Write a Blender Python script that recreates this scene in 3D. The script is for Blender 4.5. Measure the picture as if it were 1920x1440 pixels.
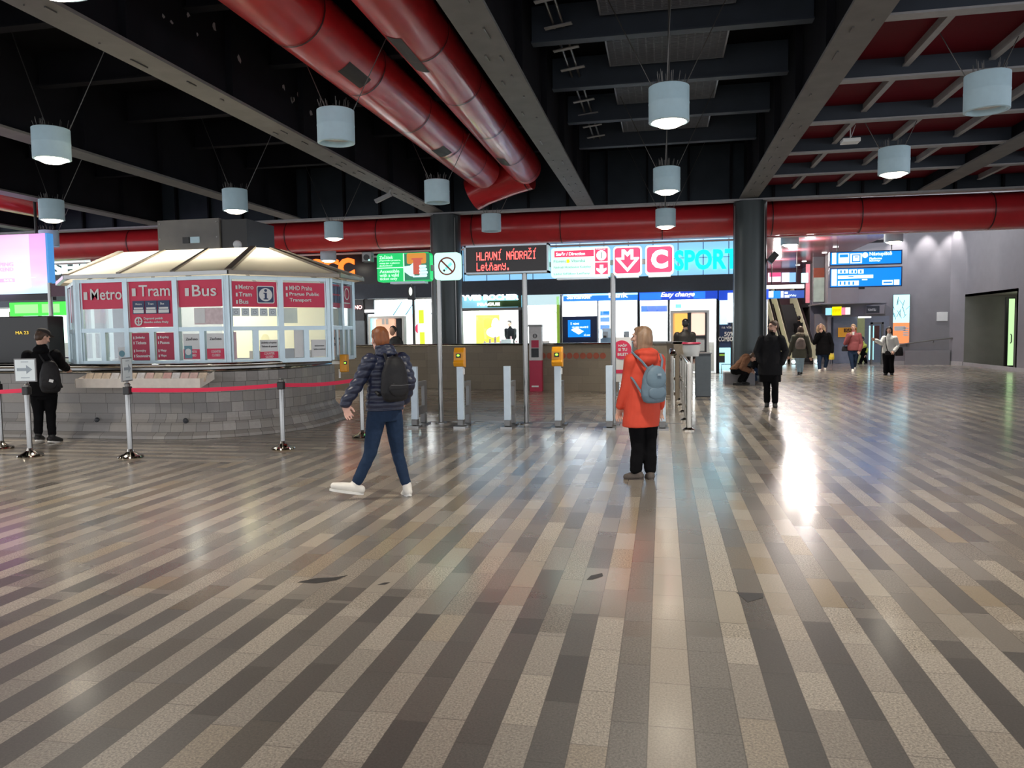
import bpy, bmesh, math, random
from math import sin, cos, pi, radians, sqrt, atan2
from mathutils import Vector, Matrix, noise
random.seed(7)
for o in list(bpy.data.objects): bpy.data.objects.remove(o, do_unlink=True)
SC = bpy.context.scene; COL = SC.collection
V = Vector
# ------------------------------------------------------------------ camera, world, exposure
F = 1440.0; EYE = 1.62; YAW = radians(11.1); PITCH = radians(3.81); ROLL = radians(0.8)
_fh = V((-sin(YAW), cos(YAW), 0)); _r = V((cos(YAW), sin(YAW), 0)); _up = V((0, 0, 1))
_f = _fh*cos(PITCH) - _up*sin(PITCH); _u = _up*cos(PITCH) + _fh*sin(PITCH)
_r2 = _r*cos(ROLL) - _u*sin(ROLL); _u2 = _u*cos(ROLL) + _r*sin(ROLL)
cd = bpy.data.cameras.new('camera'); cam = bpy.data.objects.new('camera', cd); COL.objects.link(cam)
cd.sensor_width = 36; cd.lens = 36*F/1920; cd.clip_end = 200; cd.clip_start = .05
cam.matrix_world = Matrix(((_r2.x, _u2.x, -_f.x, 0), (_r2.y, _u2.y, -_f.y, 0), (_r2.z, _u2.z, -_f.z, EYE), (0, 0, 0, 1)))
SC.camera = cam
w = bpy.data.worlds.new('hall_ambient'); SC.world = w; w.use_nodes = True
w.node_tree.nodes['Background'].inputs[0].default_value = (.74, .76, .80, 1)
w.node_tree.nodes['Background'].inputs[1].default_value = 2.3
SC.view_settings.view_transform = 'Standard'; SC.view_settings.look = 'None'
SC.view_settings.gamma = 1; SC.view_settings.use_curve_mapping = False
SC.view_settings.exposure = 0.32
LAMP_W = 620.0; WARM = (1, .92, .80)

def ray(x, y): return _f + _r2*((x-960)/F) + _u2*((720-y)/F)
def aY(x, y, Y):                       # point of the plane Y = const seen at a pixel of the 1920x1440 photo
    d = ray(x, y); return V((0, 0, EYE)) + d*(Y/d.y)
def az(x, y, z=0):
    d = ray(x, y); return V((0, 0, EYE)) + d*((z-EYE)/d.z)

# ------------------------------------------------------------------ materials
MATS = {}
def nt(name):
    m = bpy.data.materials.new(name); m.use_nodes = True
    t = m.node_tree; b = t.nodes['Principled BSDF']; MATS[name] = m
    return m, t, b
def N(t, typ, **k):
    n = t.nodes.new(typ)
    for a, v in k.items(): setattr(n, a, v)
    return n
def math_(t, op, a, b=None, c=None):
    n = t.nodes.new('ShaderNodeMath'); n.operation = op
    for i, v in enumerate((a, b, c)):
        if v is None: continue
        if isinstance(v, (int, float)): n.inputs[i].default_value = v
        else: t.links.new(v, n.inputs[i])
    return n.outputs[0]
def mixc(t, fac, a, b, mode='MIX'):
    n = t.nodes.new('ShaderNodeMix'); n.data_type = 'RGBA'; n.blend_type = mode
    for s, v in ((n.inputs[0], fac), (n.inputs[6], a), (n.inputs[7], b)):
        if isinstance(v, (int, float)): s.default_value = v
        elif isinstance(v, tuple): s.default_value = (*v[:3], 1)
        else: t.links.new(v, s)
    return n.outputs[2]
def pm(name, col, rough=.5, metal=0., var=.08, scale=9., bump=0., emit=None, es=0., spec=.5, coat=0., stretch=None):
    m, t, b = nt(name)
    tc = N(t, 'ShaderNodeTexCoord'); no = N(t, 'ShaderNodeTexNoise'); no.inputs['Scale'].default_value = scale
    no.inputs['Detail'].default_value = 5
    src = tc.outputs['Object']
    if stretch:
        mp = N(t, 'ShaderNodeMapping'); mp.inputs['Scale'].default_value = stretch
        t.links.new(src, mp.inputs[0]); src = mp.outputs[0]
    t.links.new(src, no.inputs['Vector'])
    lo = tuple(c*(1-var*2) for c in col); hi = tuple(min(1, c*(1+var*2)) for c in col)
    t.links.new(mixc(t, no.outputs['Fac'], lo, hi), b.inputs['Base Color'])
    b.inputs['Roughness'].default_value = rough; b.inputs['Metallic'].default_value = metal
    b.inputs['Specular IOR Level'].default_value = spec; b.inputs['Coat Weight'].default_value = coat
    if bump:
        bp = N(t, 'ShaderNodeBump'); bp.inputs['Strength'].default_value = bump; bp.inputs['Distance'].default_value = .02
        t.links.new(no.outputs['Fac'], bp.inputs['Height']); t.links.new(bp.outputs[0], b.inputs['Normal'])
    if es:
        b.inputs['Emission Color'].default_value = (*(emit or col), 1); b.inputs['Emission Strength'].default_value = es
    return m
def glow(name, col, es=1.0): return pm(name, tuple(c*.6 for c in col), .4, emit=col, es=es, var=.02)
def glass(name, tint=(.9, .95, .97), gl=.10, rough=.02):
    m, t, b = nt(name)
    tr = N(t, 'ShaderNodeBsdfTransparent'); tr.inputs[0].default_value = (*tint, 1)
    g = N(t, 'ShaderNodeBsdfGlossy'); g.inputs['Roughness'].default_value = rough
    lw = N(t, 'ShaderNodeLayerWeight'); lw.inputs[0].default_value = .35
    fac = math_(t, 'MULTIPLY_ADD', lw.outputs['Fresnel'], .8, gl*.3)
    mx = N(t, 'ShaderNodeMixShader'); t.links.new(fac, mx.inputs[0]); t.links.new(tr.outputs[0], mx.inputs[1]); t.links.new(g.outputs[0], mx.inputs[2])
    t.links.new(mx.outputs[0], t.nodes['Material Output'].inputs[0])
    return m
def translucent(name, col, fac=.6):
    m, t, b = nt(name)
    d = N(t, 'ShaderNodeBsdfDiffuse'); d.inputs[0].default_value = (*col, 1)
    tr = N(t, 'ShaderNodeBsdfTranslucent'); tr.inputs[0].default_value = (*col, 1)
    mx = N(t, 'ShaderNodeMixShader'); mx.inputs[0].default_value = fac
    t.links.new(d.outputs[0], mx.inputs[1]); t.links.new(tr.outputs[0], mx.inputs[2])
    t.links.new(mx.outputs[0], t.nodes['Material Output'].inputs[0])
    return m
def ramp(t, fac, stops, const=True):
    r = N(t, 'ShaderNodeValToRGB'); r.color_ramp.interpolation = 'CONSTANT' if const else 'LINEAR'
    e = r.color_ramp.elements
    while len(e) > 1: e.remove(e[-1])
    e[0].position = 0; e[0].color = (*stops[0][1], 1)
    for p, c in stops[1:]:
        q = e.new(p); q.color = (*c, 1)
    t.links.new(fac, r.inputs[0]); return r.outputs[0]
def wn(t, dim, a, b=None):
    n = N(t, 'ShaderNodeTexWhiteNoise', noise_dimensions=dim)
    if dim == '1D': t.links.new(a, n.inputs['W'])
    else:
        c = N(t, 'ShaderNodeCombineXYZ'); t.links.new(a, c.inputs[0]); t.links.new(b, c.inputs[1]); t.links.new(c.outputs[0], n.inputs['Vector'])
    return n
def floor_material():
    m, t, b = nt('floor_granite')
    tc = N(t, 'ShaderNodeTexCoord'); sp = N(t, 'ShaderNodeSeparateXYZ'); t.links.new(tc.outputs['Object'], sp.inputs[0])
    x, y = sp.outputs[0], sp.outputs[1]
    M = lambda op, a, bb=None, c=None: math_(t, op, a, bb, c)
    # apron in front of the kiosk: the strips turn parallel to its counter
    ap = M('MULTIPLY', M('GREATER_THAN', y, 8.95), M('LESS_THAN', M('ADD', x, 5.45), M('MULTIPLY', M('SUBTRACT', y, 9.0), .6)))
    u1 = M('MINIMUM', M('DIVIDE', M('ADD', x, .06), .15),
           M('MAXIMUM', M('MINIMUM', M('DIVIDE', M('ADD', x, .06), .185), 2.0), M('DIVIDE', M('SUBTRACT', x, .01), .15)))
    u2 = M('DIVIDE', M('ADD', y, .03), .15)
    u = M('ADD', u1, M('MULTIPLY', ap, M('SUBTRACT', u2, u1)))
    v = M('ADD', y, M('MULTIPLY', ap, M('SUBTRACT', x, y)))
    i = M('FLOOR', u); r1 = wn(t, '1D', i); r1b = wn(t, '1D', M('ADD', i, 311.7))
    L = M('MULTIPLY_ADD', r1b.outputs[0], .22, .36)
    vv = M('ADD', M('DIVIDE', v, L), M('MULTIPLY', r1.outputs[0], 9.0)); j = M('FLOOR', vv)
    rs = wn(t, '2D', i, j); rs2 = wn(t, '2D', M('ADD', i, 77.3), M('ADD', j, 13.1))
    odd = M('MODULO', M('ABSOLUTE', i), 2.0); odd = M('GREATER_THAN', odd, .5)
    ramp_l = ramp(t, rs.outputs[0], [(0, (.34, .293, .234)), (.22, (.30, .262, .216)), (.40, (.31, .252, .178)), (.50, (.37, .328, .27)), (.68, (.265, .234, .195)), (.80, (.40, .354, .288)), (.93, (.22, .195, .165))])
    ramp_d = ramp(t, rs.outputs[0], [(0, (.180, .162, .142)), (.25, (.145, .132, .118)), (.45, (.205, .186, .163)), (.65, (.120, .110, .100)), (.8, (.235, .212, .185)), (.92, (.17, .142, .108))])
    col = mixc(t, odd, ramp_l, ramp_d)
    # centre strips of their own colour
    cen = M('MULTIPLY', M('GREATER_THAN', u, 0.0), M('LESS_THAN', u, 1.0)); cen = M('MULTIPLY', cen, M('SUBTRACT', 1.0, ap))
    col = mixc(t, M('MULTIPLY', cen, .75), col, (.44, .385, .315))
    cg = M('MULTIPLY', M('GREATER_THAN', u, 1.0), M('LESS_THAN', u, 2.0)); cg = M('MAXIMUM', cg, M('MULTIPLY', M('GREATER_THAN', u, -1.0), M('LESS_THAN', u, 0.0)))
    cg = M('MULTIPLY', cg, M('SUBTRACT', 1.0, ap))
    col = mixc(t, M('MULTIPLY', cg, .7), col, (.20, .185, .165))
    # speckle
    vo = N(t, 'ShaderNodeTexNoise'); vo.inputs['Scale'].default_value = 95; vo.inputs['Detail'].default_value = 3; vo.inputs['Roughness'].default_value = .75
    t.links.new(tc.outputs['Object'], vo.inputs['Vector'])
    sp_ = M('SUBTRACT', vo.outputs['Fac'], .5)
    coarse = M('GREATER_THAN', rs2.outputs[0], .55); near = M('LESS_THAN', M('ADD', y, M('MULTIPLY', rs.outputs[0], .6)), 4.6)
    amp = M('MULTIPLY_ADD', M('MULTIPLY', M('MAXIMUM', coarse, near), M('SUBTRACT', 1.0, M('MULTIPLY', odd, .6))), 4.2, .8)
    amp = M('MULTIPLY', amp, M('SUBTRACT', 1.0, M('MULTIPLY', cen, .75)))
    val = M('ADD', 1.0, M('MULTIPLY', sp_, amp)); val = M('MAXIMUM', val, .25)
    cv = N(t, 'ShaderNodeCombineXYZ')
    for k in range(3): t.links.new(val, cv.inputs[k])
    col = mixc(t, 1.0, col, cv.outputs[0], 'MULTIPLY')
    lt = M('MULTIPLY', M('SUBTRACT', 1.0, odd), near); col = mixc(t, M('MULTIPLY', M('MULTIPLY', lt, M('SUBTRACT', 1.0, cen)), .35), col, (.46, .415, .36))
    # old worn slabs in the middle, dark newer ones near the front
    dk = M('MULTIPLY', M('MULTIPLY', odd, near), M('SUBTRACT', 1.0, cg))
    col = mixc(t, M('MULTIPLY', dk, .62), col, (.055, .052, .050))
    big = N(t, 'ShaderNodeTexNoise'); big.inputs['Scale'].default_value = .8; big.inputs['Detail'].default_value = 4; t.links.new(tc.outputs['Object'], big.inputs['Vector'])
    col = mixc(t, M('MULTIPLY', M('SUBTRACT', big.outputs['Fac'], .35), .35), col, (.26, .215, .165))
    fu, fv = M('FRACT', u), M('FRACT', vv)
    gu = M('MAXIMUM', M('LESS_THAN', fu, .016), M('GREATER_THAN', fu, .984)); gv = M('LESS_THAN', fv, .011)
    col = mixc(t, M('MULTIPLY', M('MAXIMUM', gu, gv), .55), col, (.06, .052, .045))
    t.links.new(col, b.inputs['Base Color'])
    rg = M('MULTIPLY_ADD', rs2.outputs[0], .10, .24); rg = M('ADD', rg, M('MULTIPLY', M('SUBTRACT', big.outputs['Fac'], .5), .18))
    rg = M('ADD', rg, M('MULTIPLY', near, .12))
    t.links.new(rg, b.inputs['Roughness']); b.inputs['Specular IOR Level'].default_value = .6; b.inputs['Coat Weight'].default_value = .5; b.inputs['Coat Roughness'].default_value = .15; b.inputs['Coat IOR'].default_value = 1.55
    bp = N(t, 'ShaderNodeBump'); bp.inputs['Strength'].default_value = .02; bp.inputs['Distance'].default_value = .01
    t.links.new(vo.outputs['Fac'], bp.inputs['Height']); t.links.new(bp.outputs[0], b.inputs['Normal'])
    return m
def stone_material(name, wid, hei, tones, grout, rough=.55, joint=1.0):
    """coursed stone slabs on UV (u = metres along the wall, v = metres up)"""
    m, t, b = nt(name)
    M = lambda op, a, bb=None, c=None: math_(t, op, a, bb, c)
    uv = N(t, 'ShaderNodeUVMap'); sp = N(t, 'ShaderNodeSeparateXYZ'); t.links.new(uv.outputs[0], sp.inputs[0])
    vv = M('DIVIDE', sp.outputs[1], hei); j = M('FLOOR', vv); r = wn(t, '1D', j)
    uu = M('ADD', M('DIVIDE', sp.outputs[0], wid), M('MULTIPLY', r.outputs[0], 5.0)); i = M('FLOOR', uu)
    rs = wn(t, '2D', i, j)
    n = len(tones); col = ramp(t, rs.outputs[0], [(k/n, c) for k, c in enumerate(tones)])
    no = N(t, 'ShaderNodeTexNoise'); no.inputs['Scale'].default_value = 22; no.inputs['Detail'].default_value = 6
    tc = N(t, 'ShaderNodeTexCoord'); t.links.new(tc.outputs['Object'], no.inputs['Vector'])
    col = mixc(t, no.outputs['Fac'], col, tuple(c*.55 for c in tones[0]), 'MIX') if False else mixc(t, M('MULTIPLY', no.outputs['Fac'], .5), col, grout)
    fu, fv = M('FRACT', uu), M('FRACT', vv)
    g = M('MAXIMUM', M('LESS_THAN', fu, .006/wid), M('LESS_THAN', fv, .006/hei))
    col = mixc(t, M('MULTIPLY', g, joint), col, tuple(c*.35 for c in grout))
    t.links.new(col, b.inputs['Base Color']); b.inputs['Roughness'].default_value = rough
    bp = N(t, 'ShaderNodeBump'); bp.inputs['Strength'].default_value = .25; bp.inputs['Distance'].default_value = .01
    t.links.new(M('SUBTRACT', no.outputs['Fac'], M('MULTIPLY', g, .8)), bp.inputs['Height']); t.links.new(bp.outputs[0], b.inputs['Normal'])
    return m

M_FLOOR = floor_material()
M_STONE = stone_material('kiosk_stone', .19, .165, [(.30, .285, .27), (.36, .34, .32), (.26, .25, .245), (.32, .30, .275), (.42, .40, .38), (.29, .28, .275)], (.22, .205, .19))
M_STONEL = stone_material('kiosk_stone_long', .5, .165, [(.31, .30, .295), (.34, .325, .315), (.28, .27, .265), (.36, .335, .31)], (.24, .23, .22))
M_STONEW = stone_material('barrier_stone', .6, .21, [(.27, .225, .17), (.30, .25, .19), (.25, .21, .16), (.285, .24, .18)], (.20, .165, .12), .5, .45)
M_BLACKC = pm('ceiling_black', (.004, .004, .005), .9, var=.2, spec=.05)
M_BEAM = pm('beam_grey_paint', (.135, .132, .128), .65, var=.14, scale=3, bump=.05)
M_WEB = pm('beam_dark_paint', (.008, .008, .011), .75, var=.25, scale=2, spec=.12)
M_EDGE = pm('edge_beam_blue_black', (.022, .030, .040), .6, var=.15, scale=2, spec=.2)
M_CROSS = pm('cross_beam_blue_grey', (.030, .041, .060), .6, var=.15, scale=2)
M_TEE = pm('tee_bar_grey', (.30, .30, .31), .6)
M_REDP = pm('ceiling_panel_red', (.115, .004, .011), .6, var=.1, scale=30, spec=.1)
M_DUCT = pm('duct_red_gloss', (.50, .022, .028), .30, var=.10, scale=3, coat=.2)
M_SEAM = pm('duct_seam', (.05, .006, .008), .5)
M_GRILLE = pm('duct_grille_dark', (.030, .024, .024), .6)
M_COLM = pm('column_dark_steel', (.050, .062, .066), .34, metal=.35, var=.12, scale=2, stretch=(3, 3, .2))
M_STEEL = pm('brushed_steel', (.30, .30, .295), .28, metal=1., var=.05, scale=12, stretch=(1, 1, 18))
M_CHROME = pm('chrome', (.46, .43, .38), .10, metal=1., var=.03)
M_ALU = pm('satin_aluminium', (.66, .78, .88), .42, metal=.2, var=.04)
M_ALUD = pm('dull_aluminium', (.20, .20, .20), .40, metal=.6, var=.06)
M_LAMP = pm('lamp_housing_blue_grey', (.48, .67, .77), .5, var=.04)
M_WIRE = pm('steel_wire', (.11, .105, .10), .4, metal=.6)
M_WALLG = pm('wall_grey_plaster', (.25, .245, .265), .75, var=.05, scale=3, bump=.08)
M_DARK = pm('dark_slate', (.030, .034, .042), .5)
M_BLACK = pm('black_plastic', (.010, .010, .011), .4)
M_WHITE = pm('white_enamel', (.78, .80, .80), .4, var=.02)
M_GREYP = pm('grey_cabinet_paint', (.085, .105, .125), .5, var=.06)
M_REDS = pm('sign_red', (.72, .032, .10), .45, var=.03, emit=(.62, .02, .06), es=.0)
M_REDD = pm('sign_dark_red', (.48, .022, .075), .45, var=.03)
M_NAVY = pm('sign_navy', (.02, .045, .13), .45, var=.05)
M_PAPER = pm('white_paper', (.80, .82, .82), .6, var=.03)
M_BELT = pm('belt_crimson', (.75, .02, .08), .6, var=.04)
M_YEL = pm('validator_yellow', (.80, .34, .012), .4, var=.04)
E_WARM = glow('lamp_light_warm', (1, .90, .72), 9)
E_WHITE = glow('white_light', (1, 1, 1), 1.6)
E_COOL = glow('cool_white_light', (.85, .97, 1), 2.4)
G_GLASS = glass('clear_glass')

# ------------------------------------------------------------------ mesh builder
class MB:
    def __init__(s): s.v = []; s.f = []; s.m = []; s.uv = {}
    def add(s, vs, fs, mi=0):
        o = len(s.v); s.v += [V(p) for p in vs]
        s.f += [tuple(o+k for k in f) for f in fs]; s.m += [mi]*len(fs); return s
    def box(s, x0, x1, y0, y1, z0, z1, mi=0):
        if x0 > x1: x0, x1 = x1, x0
        if y0 > y1: y0, y1 = y1, y0
        if z0 > z1: z0, z1 = z1, z0
        return s.add([(x0, y0, z0), (x1, y0, z0), (x1, y1, z0), (x0, y1, z0), (x0, y0, z1), (x1, y0, z1), (x1, y1, z1), (x0, y1, z1)],
                     [(0, 3, 2, 1), (4, 5, 6, 7), (0, 1, 5, 4), (1, 2, 6, 5), (2, 3, 7, 6), (3, 0, 4, 7)], mi)
    def obox(s, c, ax, ay, az_, hx, hy, hz, mi=0):      # oriented box
        c = V(c); ax, ay, az_ = V(ax).normalized(), V(ay).normalized(), V(az_).normalized()
        vs = [c+ax*(hx*a)+ay*(hy*b)+az_*(hz*d) for d in (-1, 1) for a, b in ((-1, -1), (1, -1), (1, 1), (-1, 1))]
        return s.add(vs, [(0, 3, 2, 1), (4, 5, 6, 7), (0, 1, 5, 4), (1, 2, 6, 5), (2, 3, 7, 6), (3, 0, 4, 7)], mi)
    def bar(s, p, q, w, h=None, mi=0, up=(0, 0, 1)):    # rectangular bar p->q
        p, q = V(p), V(q); d = q-p; L = d.length; d.normalize(); h = h or w
        upv = V(up)
        if abs(d.dot(upv)) > .98: upv = V((0, 1, 0))
        sx = d.cross(upv).normalized(); sz = sx.cross(d)
        return s.obox((p+q)/2, sx, d, sz, w/2, L/2, h/2, mi)
    def cone(s, p, q, r0, r1=None, n=16, mi=0, cap=True):
        p, q = V(p), V(q); r1 = r0 if r1 is None else r1; d = (q-p).normalized()
        a = d.orthogonal().normalized(); b = d.cross(a); vs = []
        for c, r in ((p, r0), (q, r1)):
            for k in range(n): th = 2*pi*k/n; vs.append(c+a*(r*cos(th))+b*(r*sin(th)))
        fs = [(k, (k+1) % n, n+(k+1) % n, n+k) for k in range(n)]
        if cap: fs += [tuple(range(n-1, -1, -1)), tuple(range(n, 2*n))]
        return s.add(vs, fs, mi)
    def tube(s, pts, r, n=8, mi=0, closed=False):
        pts = [V(p) for p in pts]; K = len(pts); vs = []; a = None
        for k, p in enumerate(pts):
            d = (pts[(k+1) % K] - pts[k-1]) if closed else (pts[min(k+1, K-1)]-pts[max(k-1, 0)])
            d.normalize()
            a = (d.orthogonal() if a is None else a - d*a.dot(d)).normalized(); b = d.cross(a)
            rr = r[k] if isinstance(r, (list, tuple)) else r
            vs += [p+a*(rr*cos(2*pi*i/n))+b*(rr*sin(2*pi*i/n)) for i in range(n)]
        fs = [(k*n+i, k*n+(i+1) % n, ((k+1) % K)*n+(i+1) % n, ((k+1) % K)*n+i) for k in range(K if closed else K-1) for i in range(n)]
        if not closed: fs += [tuple(range(n-1, -1, -1)), tuple(range((K-1)*n, K*n))]
        return s.add(vs, fs, mi)
    def lathe(s, c, prof, n=24, mi=0, axis=None):       # profile [(r, z)], axis = direction
        c = V(c); d = V(axis or (0, 0, 1)).normalized(); a = d.orthogonal().normalized() if axis else V((1, 0, 0)); b = d.cross(a); vs = []
        for r, z in prof:
            for k in range(n): th = 2*pi*k/n; vs.append(c+d*z+a*(r*cos(th))+b*(r*sin(th)))
        K = len(prof); fs = [(k*n+i, k*n+(i+1) % n, (k+1)*n+(i+1) % n, (k+1)*n+i) for k in range(K-1) for i in range(n)]
        return s.add(vs, fs, mi)
    def ell(s, c, rx, ry, rz, n=16, m=10, rot=None, mi=0):
        c = V(c); vs = []; R = rot or Matrix.Identity(3)
        for j in range(1, m):
            ph = pi*j/m
            for k in range(n): th = 2*pi*k/n; vs.append(c+R @ V((rx*sin(ph)*cos(th), ry*sin(ph)*sin(th), rz*cos(ph))))
        vs += [c+R @ V((0, 0, rz)), c-R @ V((0, 0, rz))]; T = len(vs)-2; fs = []
        for j in range(m-2):
            for k in range(n): fs.append((j*n+k, (j+1)*n+k, (j+1)*n+(k+1) % n, j*n+(k+1) % n))
        fs += [(T, k, (k+1) % n) for k in range(n)] + [(T+1, (m-2)*n+(k+1) % n, (m-2)*n+k) for k in range(n)]
        return s.add(vs, fs, mi)
    def prism(s, poly, z0, z1, mi=0):                   # poly in XY
        n = len(poly); vs = [(x, y, z0) for x, y in poly]+[(x, y, z1) for x, y in poly]
        return s.add(vs, [tuple(range(n-1, -1, -1)), tuple(range(n, 2*n))]+[(k, (k+1) % n, n+(k+1) % n, n+k) for k in range(n)], mi)
    def plate(s, o, u, pts, d0, d1, mi=0):              # outline pts (a, z) standing on horizontal dir u at o; thickness along outward normal n = u x z
        o, u = V(o), V(u).normalized(); n = u.cross(V((0, 0, 1))); K = len(pts)
        vs = [o+u*a+V((0, 0, z))+n*d0 for a, z in pts]+[o+u*a+V((0, 0, z))+n*d1 for a, z in pts]
        return s.add(vs, [tuple(range(K-1, -1, -1)), tuple(range(K, 2*K))]+[(k, (k+1) % K, K+(k+1) % K, K+k) for k in range(K)], mi)
    def rect(s, o, u, a0, a1, z0, z1, d0, d1, mi=0): return s.plate(o, u, [(a0, z0), (a1, z0), (a1, z1), (a0, z1)], d0, d1, mi)
    def text(s, txt, o, u, height=None, width=None, mi=0, depth=.006, bold=.0, align='L', d=0.0, center=False, shear=0.0):
        """lettering standing on a vertical face: o lower-left corner, u reading direction"""
        cu = bpy.data.curves.new('t', 'FONT'); cu.body = txt; cu.size = 1; cu.extrude = .01; cu.offset = bold; cu.resolution_u = 3; cu.shear = shear
        ob = bpy.data.objects.new('t', cu); COL.objects.link(ob)
        dg = bpy.context.evaluated_depsgraph_get(); me = bpy.data.meshes.new_from_object(ob.evaluated_get(dg))
        bpy.data.objects.remove(ob); bpy.data.curves.remove(cu)
        if not me.vertices: return s
        xs = [q.co.x for q in me.vertices]; ys = [q.co.y for q in me.vertices]
        x0, x1, y0, y1 = min(xs), max(xs), min(ys), max(ys)
        sy = height/(y1-y0) if height else None; sx = width/(x1-x0) if width else None
        sx = sx or sy; sy = sy or sx
        o, u = V(o), V(u).normalized(); n = u.cross(V((0, 0, 1)))
        offx = {'L': 0, 'C': -(x1-x0)*sx/2, 'R': -(x1-x0)*sx}[align]
        vs = [o+u*((q.co.x-x0)*sx+offx)+V((0, 0, (q.co.y-y0)*sy))+n*(d+(q.co.z+.01)/.02*depth) for q in me.vertices]
        s.add(vs, [tuple(p.vertices) for p in me.polygons], mi); bpy.data.meshes.remove(me); return s
    def disc(s, o, u, a, z, r, d0, d1, n=28, mi=0): return s.plate(o, u, [(a+r*cos(2*pi*k/n), z+r*sin(2*pi*k/n)) for k in range(n)], d0, d1, mi)
    def ring(s, o, u, a, z, r0, r1, d0, d1, n=32, mi=0, a0=0, a1=2*pi):
        for k in range(n):
            t0, t1 = a0+(a1-a0)*k/n, a0+(a1-a0)*(k+1)/n
            s.plate(o, u, [(a+r0*cos(t0), z+r0*sin(t0)), (a+r1*cos(t0), z+r1*sin(t0)), (a+r1*cos(t1), z+r1*sin(t1)), (a+r0*cos(t1), z+r0*sin(t1))], d0, d1, mi)
        return s
def rrect(a0, a1, z0, z1, r, n=5):
    out = []
    for cx, cz, st in ((a1-r, z1-r, 0), (a0+r, z1-r, pi/2), (a0+r, z0+r, pi), (a1-r, z0+r, 1.5*pi)):
        out += [(cx+r*cos(st+pi/2*k/n), cz+r*sin(st+pi/2*k/n)) for k in range(n+1)]
    return out
def root_loc(o):
    while o.parent: o = o.parent
    return o.location.copy()
def finish(name, mb, mats, parent=None, smooth=False, origin=None, bevel=0):
    me = bpy.data.meshes.new(name); org = root_loc(parent) if parent else V(origin or (0, 0, 0))
    me.from_pydata([tuple(p-org) for p in mb.v], [], mb.f)
    if not isinstance(mats, (list, tuple)): mats = [mats]
    for m in mats: me.materials.append(m)
    me.polygons.foreach_set('material_index', mb.m)
    if mb.uv:
        uvl = me.uv_layers.new(name='UVMap')
        for p in me.polygons:
            for li in p.loop_indices: uvl.data[li].uv = mb.uv.get(me.loops[li].vertex_index, (0, 0))
    bm = bmesh.new(); bm.from_mesh(me)
    if not mb.uv: bmesh.ops.recalc_face_normals(bm, faces=bm.faces)
    bm.to_mesh(me); bm.free()
    if smooth:
        me.polygons.foreach_set('use_smooth', [True]*len(me.polygons))
        try: me.set_sharp_from_angle(angle=radians(38))
        except Exception: pass
    me.update(); o = bpy.data.objects.new(name, me); COL.objects.link(o); o.location = org if not parent else (0, 0, 0)
    if parent: o.parent = parent
    if bevel:
        bv = o.modifiers.new('bevel', 'BEVEL'); bv.width = bevel; bv.segments = 2; bv.limit_method = 'ANGLE'
    return o
def tag(o, label=None, cat=None, group=None, kind=None):
    if label: o['label'] = label
    if cat: o['category'] = cat
    if group: o['group'] = group
    if kind: o['kind'] = kind
    return o
def thing(name, label, cat, loc=(0, 0, 0), group=None):
    o = bpy.data.objects.new(name, None); COL.objects.link(o); o.location = loc; o.empty_display_size = .1
    return tag(o, label, cat, group)
def struct(name, mb, mats, smooth=False, label=None):
    return tag(finish(name, mb, mats, None, smooth), label, None, None, 'structure')
def solo(name, mb, mats, label, cat, origin, group=None, smooth=False, bevel=0):
    return tag(finish(name, mb, mats, None, smooth, origin, bevel), label, cat, group)
def dup(root, loc, label, rz=None):
    r = root.copy(); COL.objects.link(r); r.location = loc; r['label'] = label
    if rz is not None: r.rotation_euler = (0, 0, rz)
    for ch in list(root.children):
        c = ch.copy(); COL.objects.link(c); c.parent = r
        for g in list(ch.children):
            d = g.copy(); COL.objects.link(d); d.parent = c
    return r
def light(kind, name, loc, energy, color=(1, 1, 1), size=.3, rot=None, parent=None, **k):
    l = bpy.data.lights.new(name, kind); l.energy = energy; l.color = color
    o = bpy.data.objects.new(name, l); COL.objects.link(o); o.location = loc
    if kind == 'AREA': l.shape = 'RECTANGLE'; l.size = size; l.size_y = k.pop('size_y', size)
    else: l.shadow_soft_size = size
    if rot: o.rotation_euler = rot
    for a, b in k.items(): setattr(l, a, b)
    if parent: o.parent = parent
    return o
UX = V((1, 0, 0))
# ================================================================== THE SETTING
def onwall(px, py, A, B):              # point of the vertical plane through plan points A, B seen at a photo pixel
    d = ray(px, py); n = V((B[1]-A[1], A[0]-B[0], 0)); t = n.dot(V((A[0], A[1], 0))-V((0, 0, EYE)))/n.dot(d)
    return V((0, 0, EYE))+d*t
XS = [-22.9, -17.7, -12.5, -7.4, -2.4, 2.6, 7.7, 12.8]
YE = 25.0; ZB = 5.63; ZT = 7.35
b = MB(); b.add([(-34, -12, 0), (24, -12, 0), (24, 47, 0), (-34, 47, 0)], [(0, 1, 2, 3)]); struct('floor', b, M_FLOOR)
b = MB(); b.box(-34, 24, -12, YE+5, ZT, ZT+.2); struct('ceiling', b, M_BLACKC)

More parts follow.
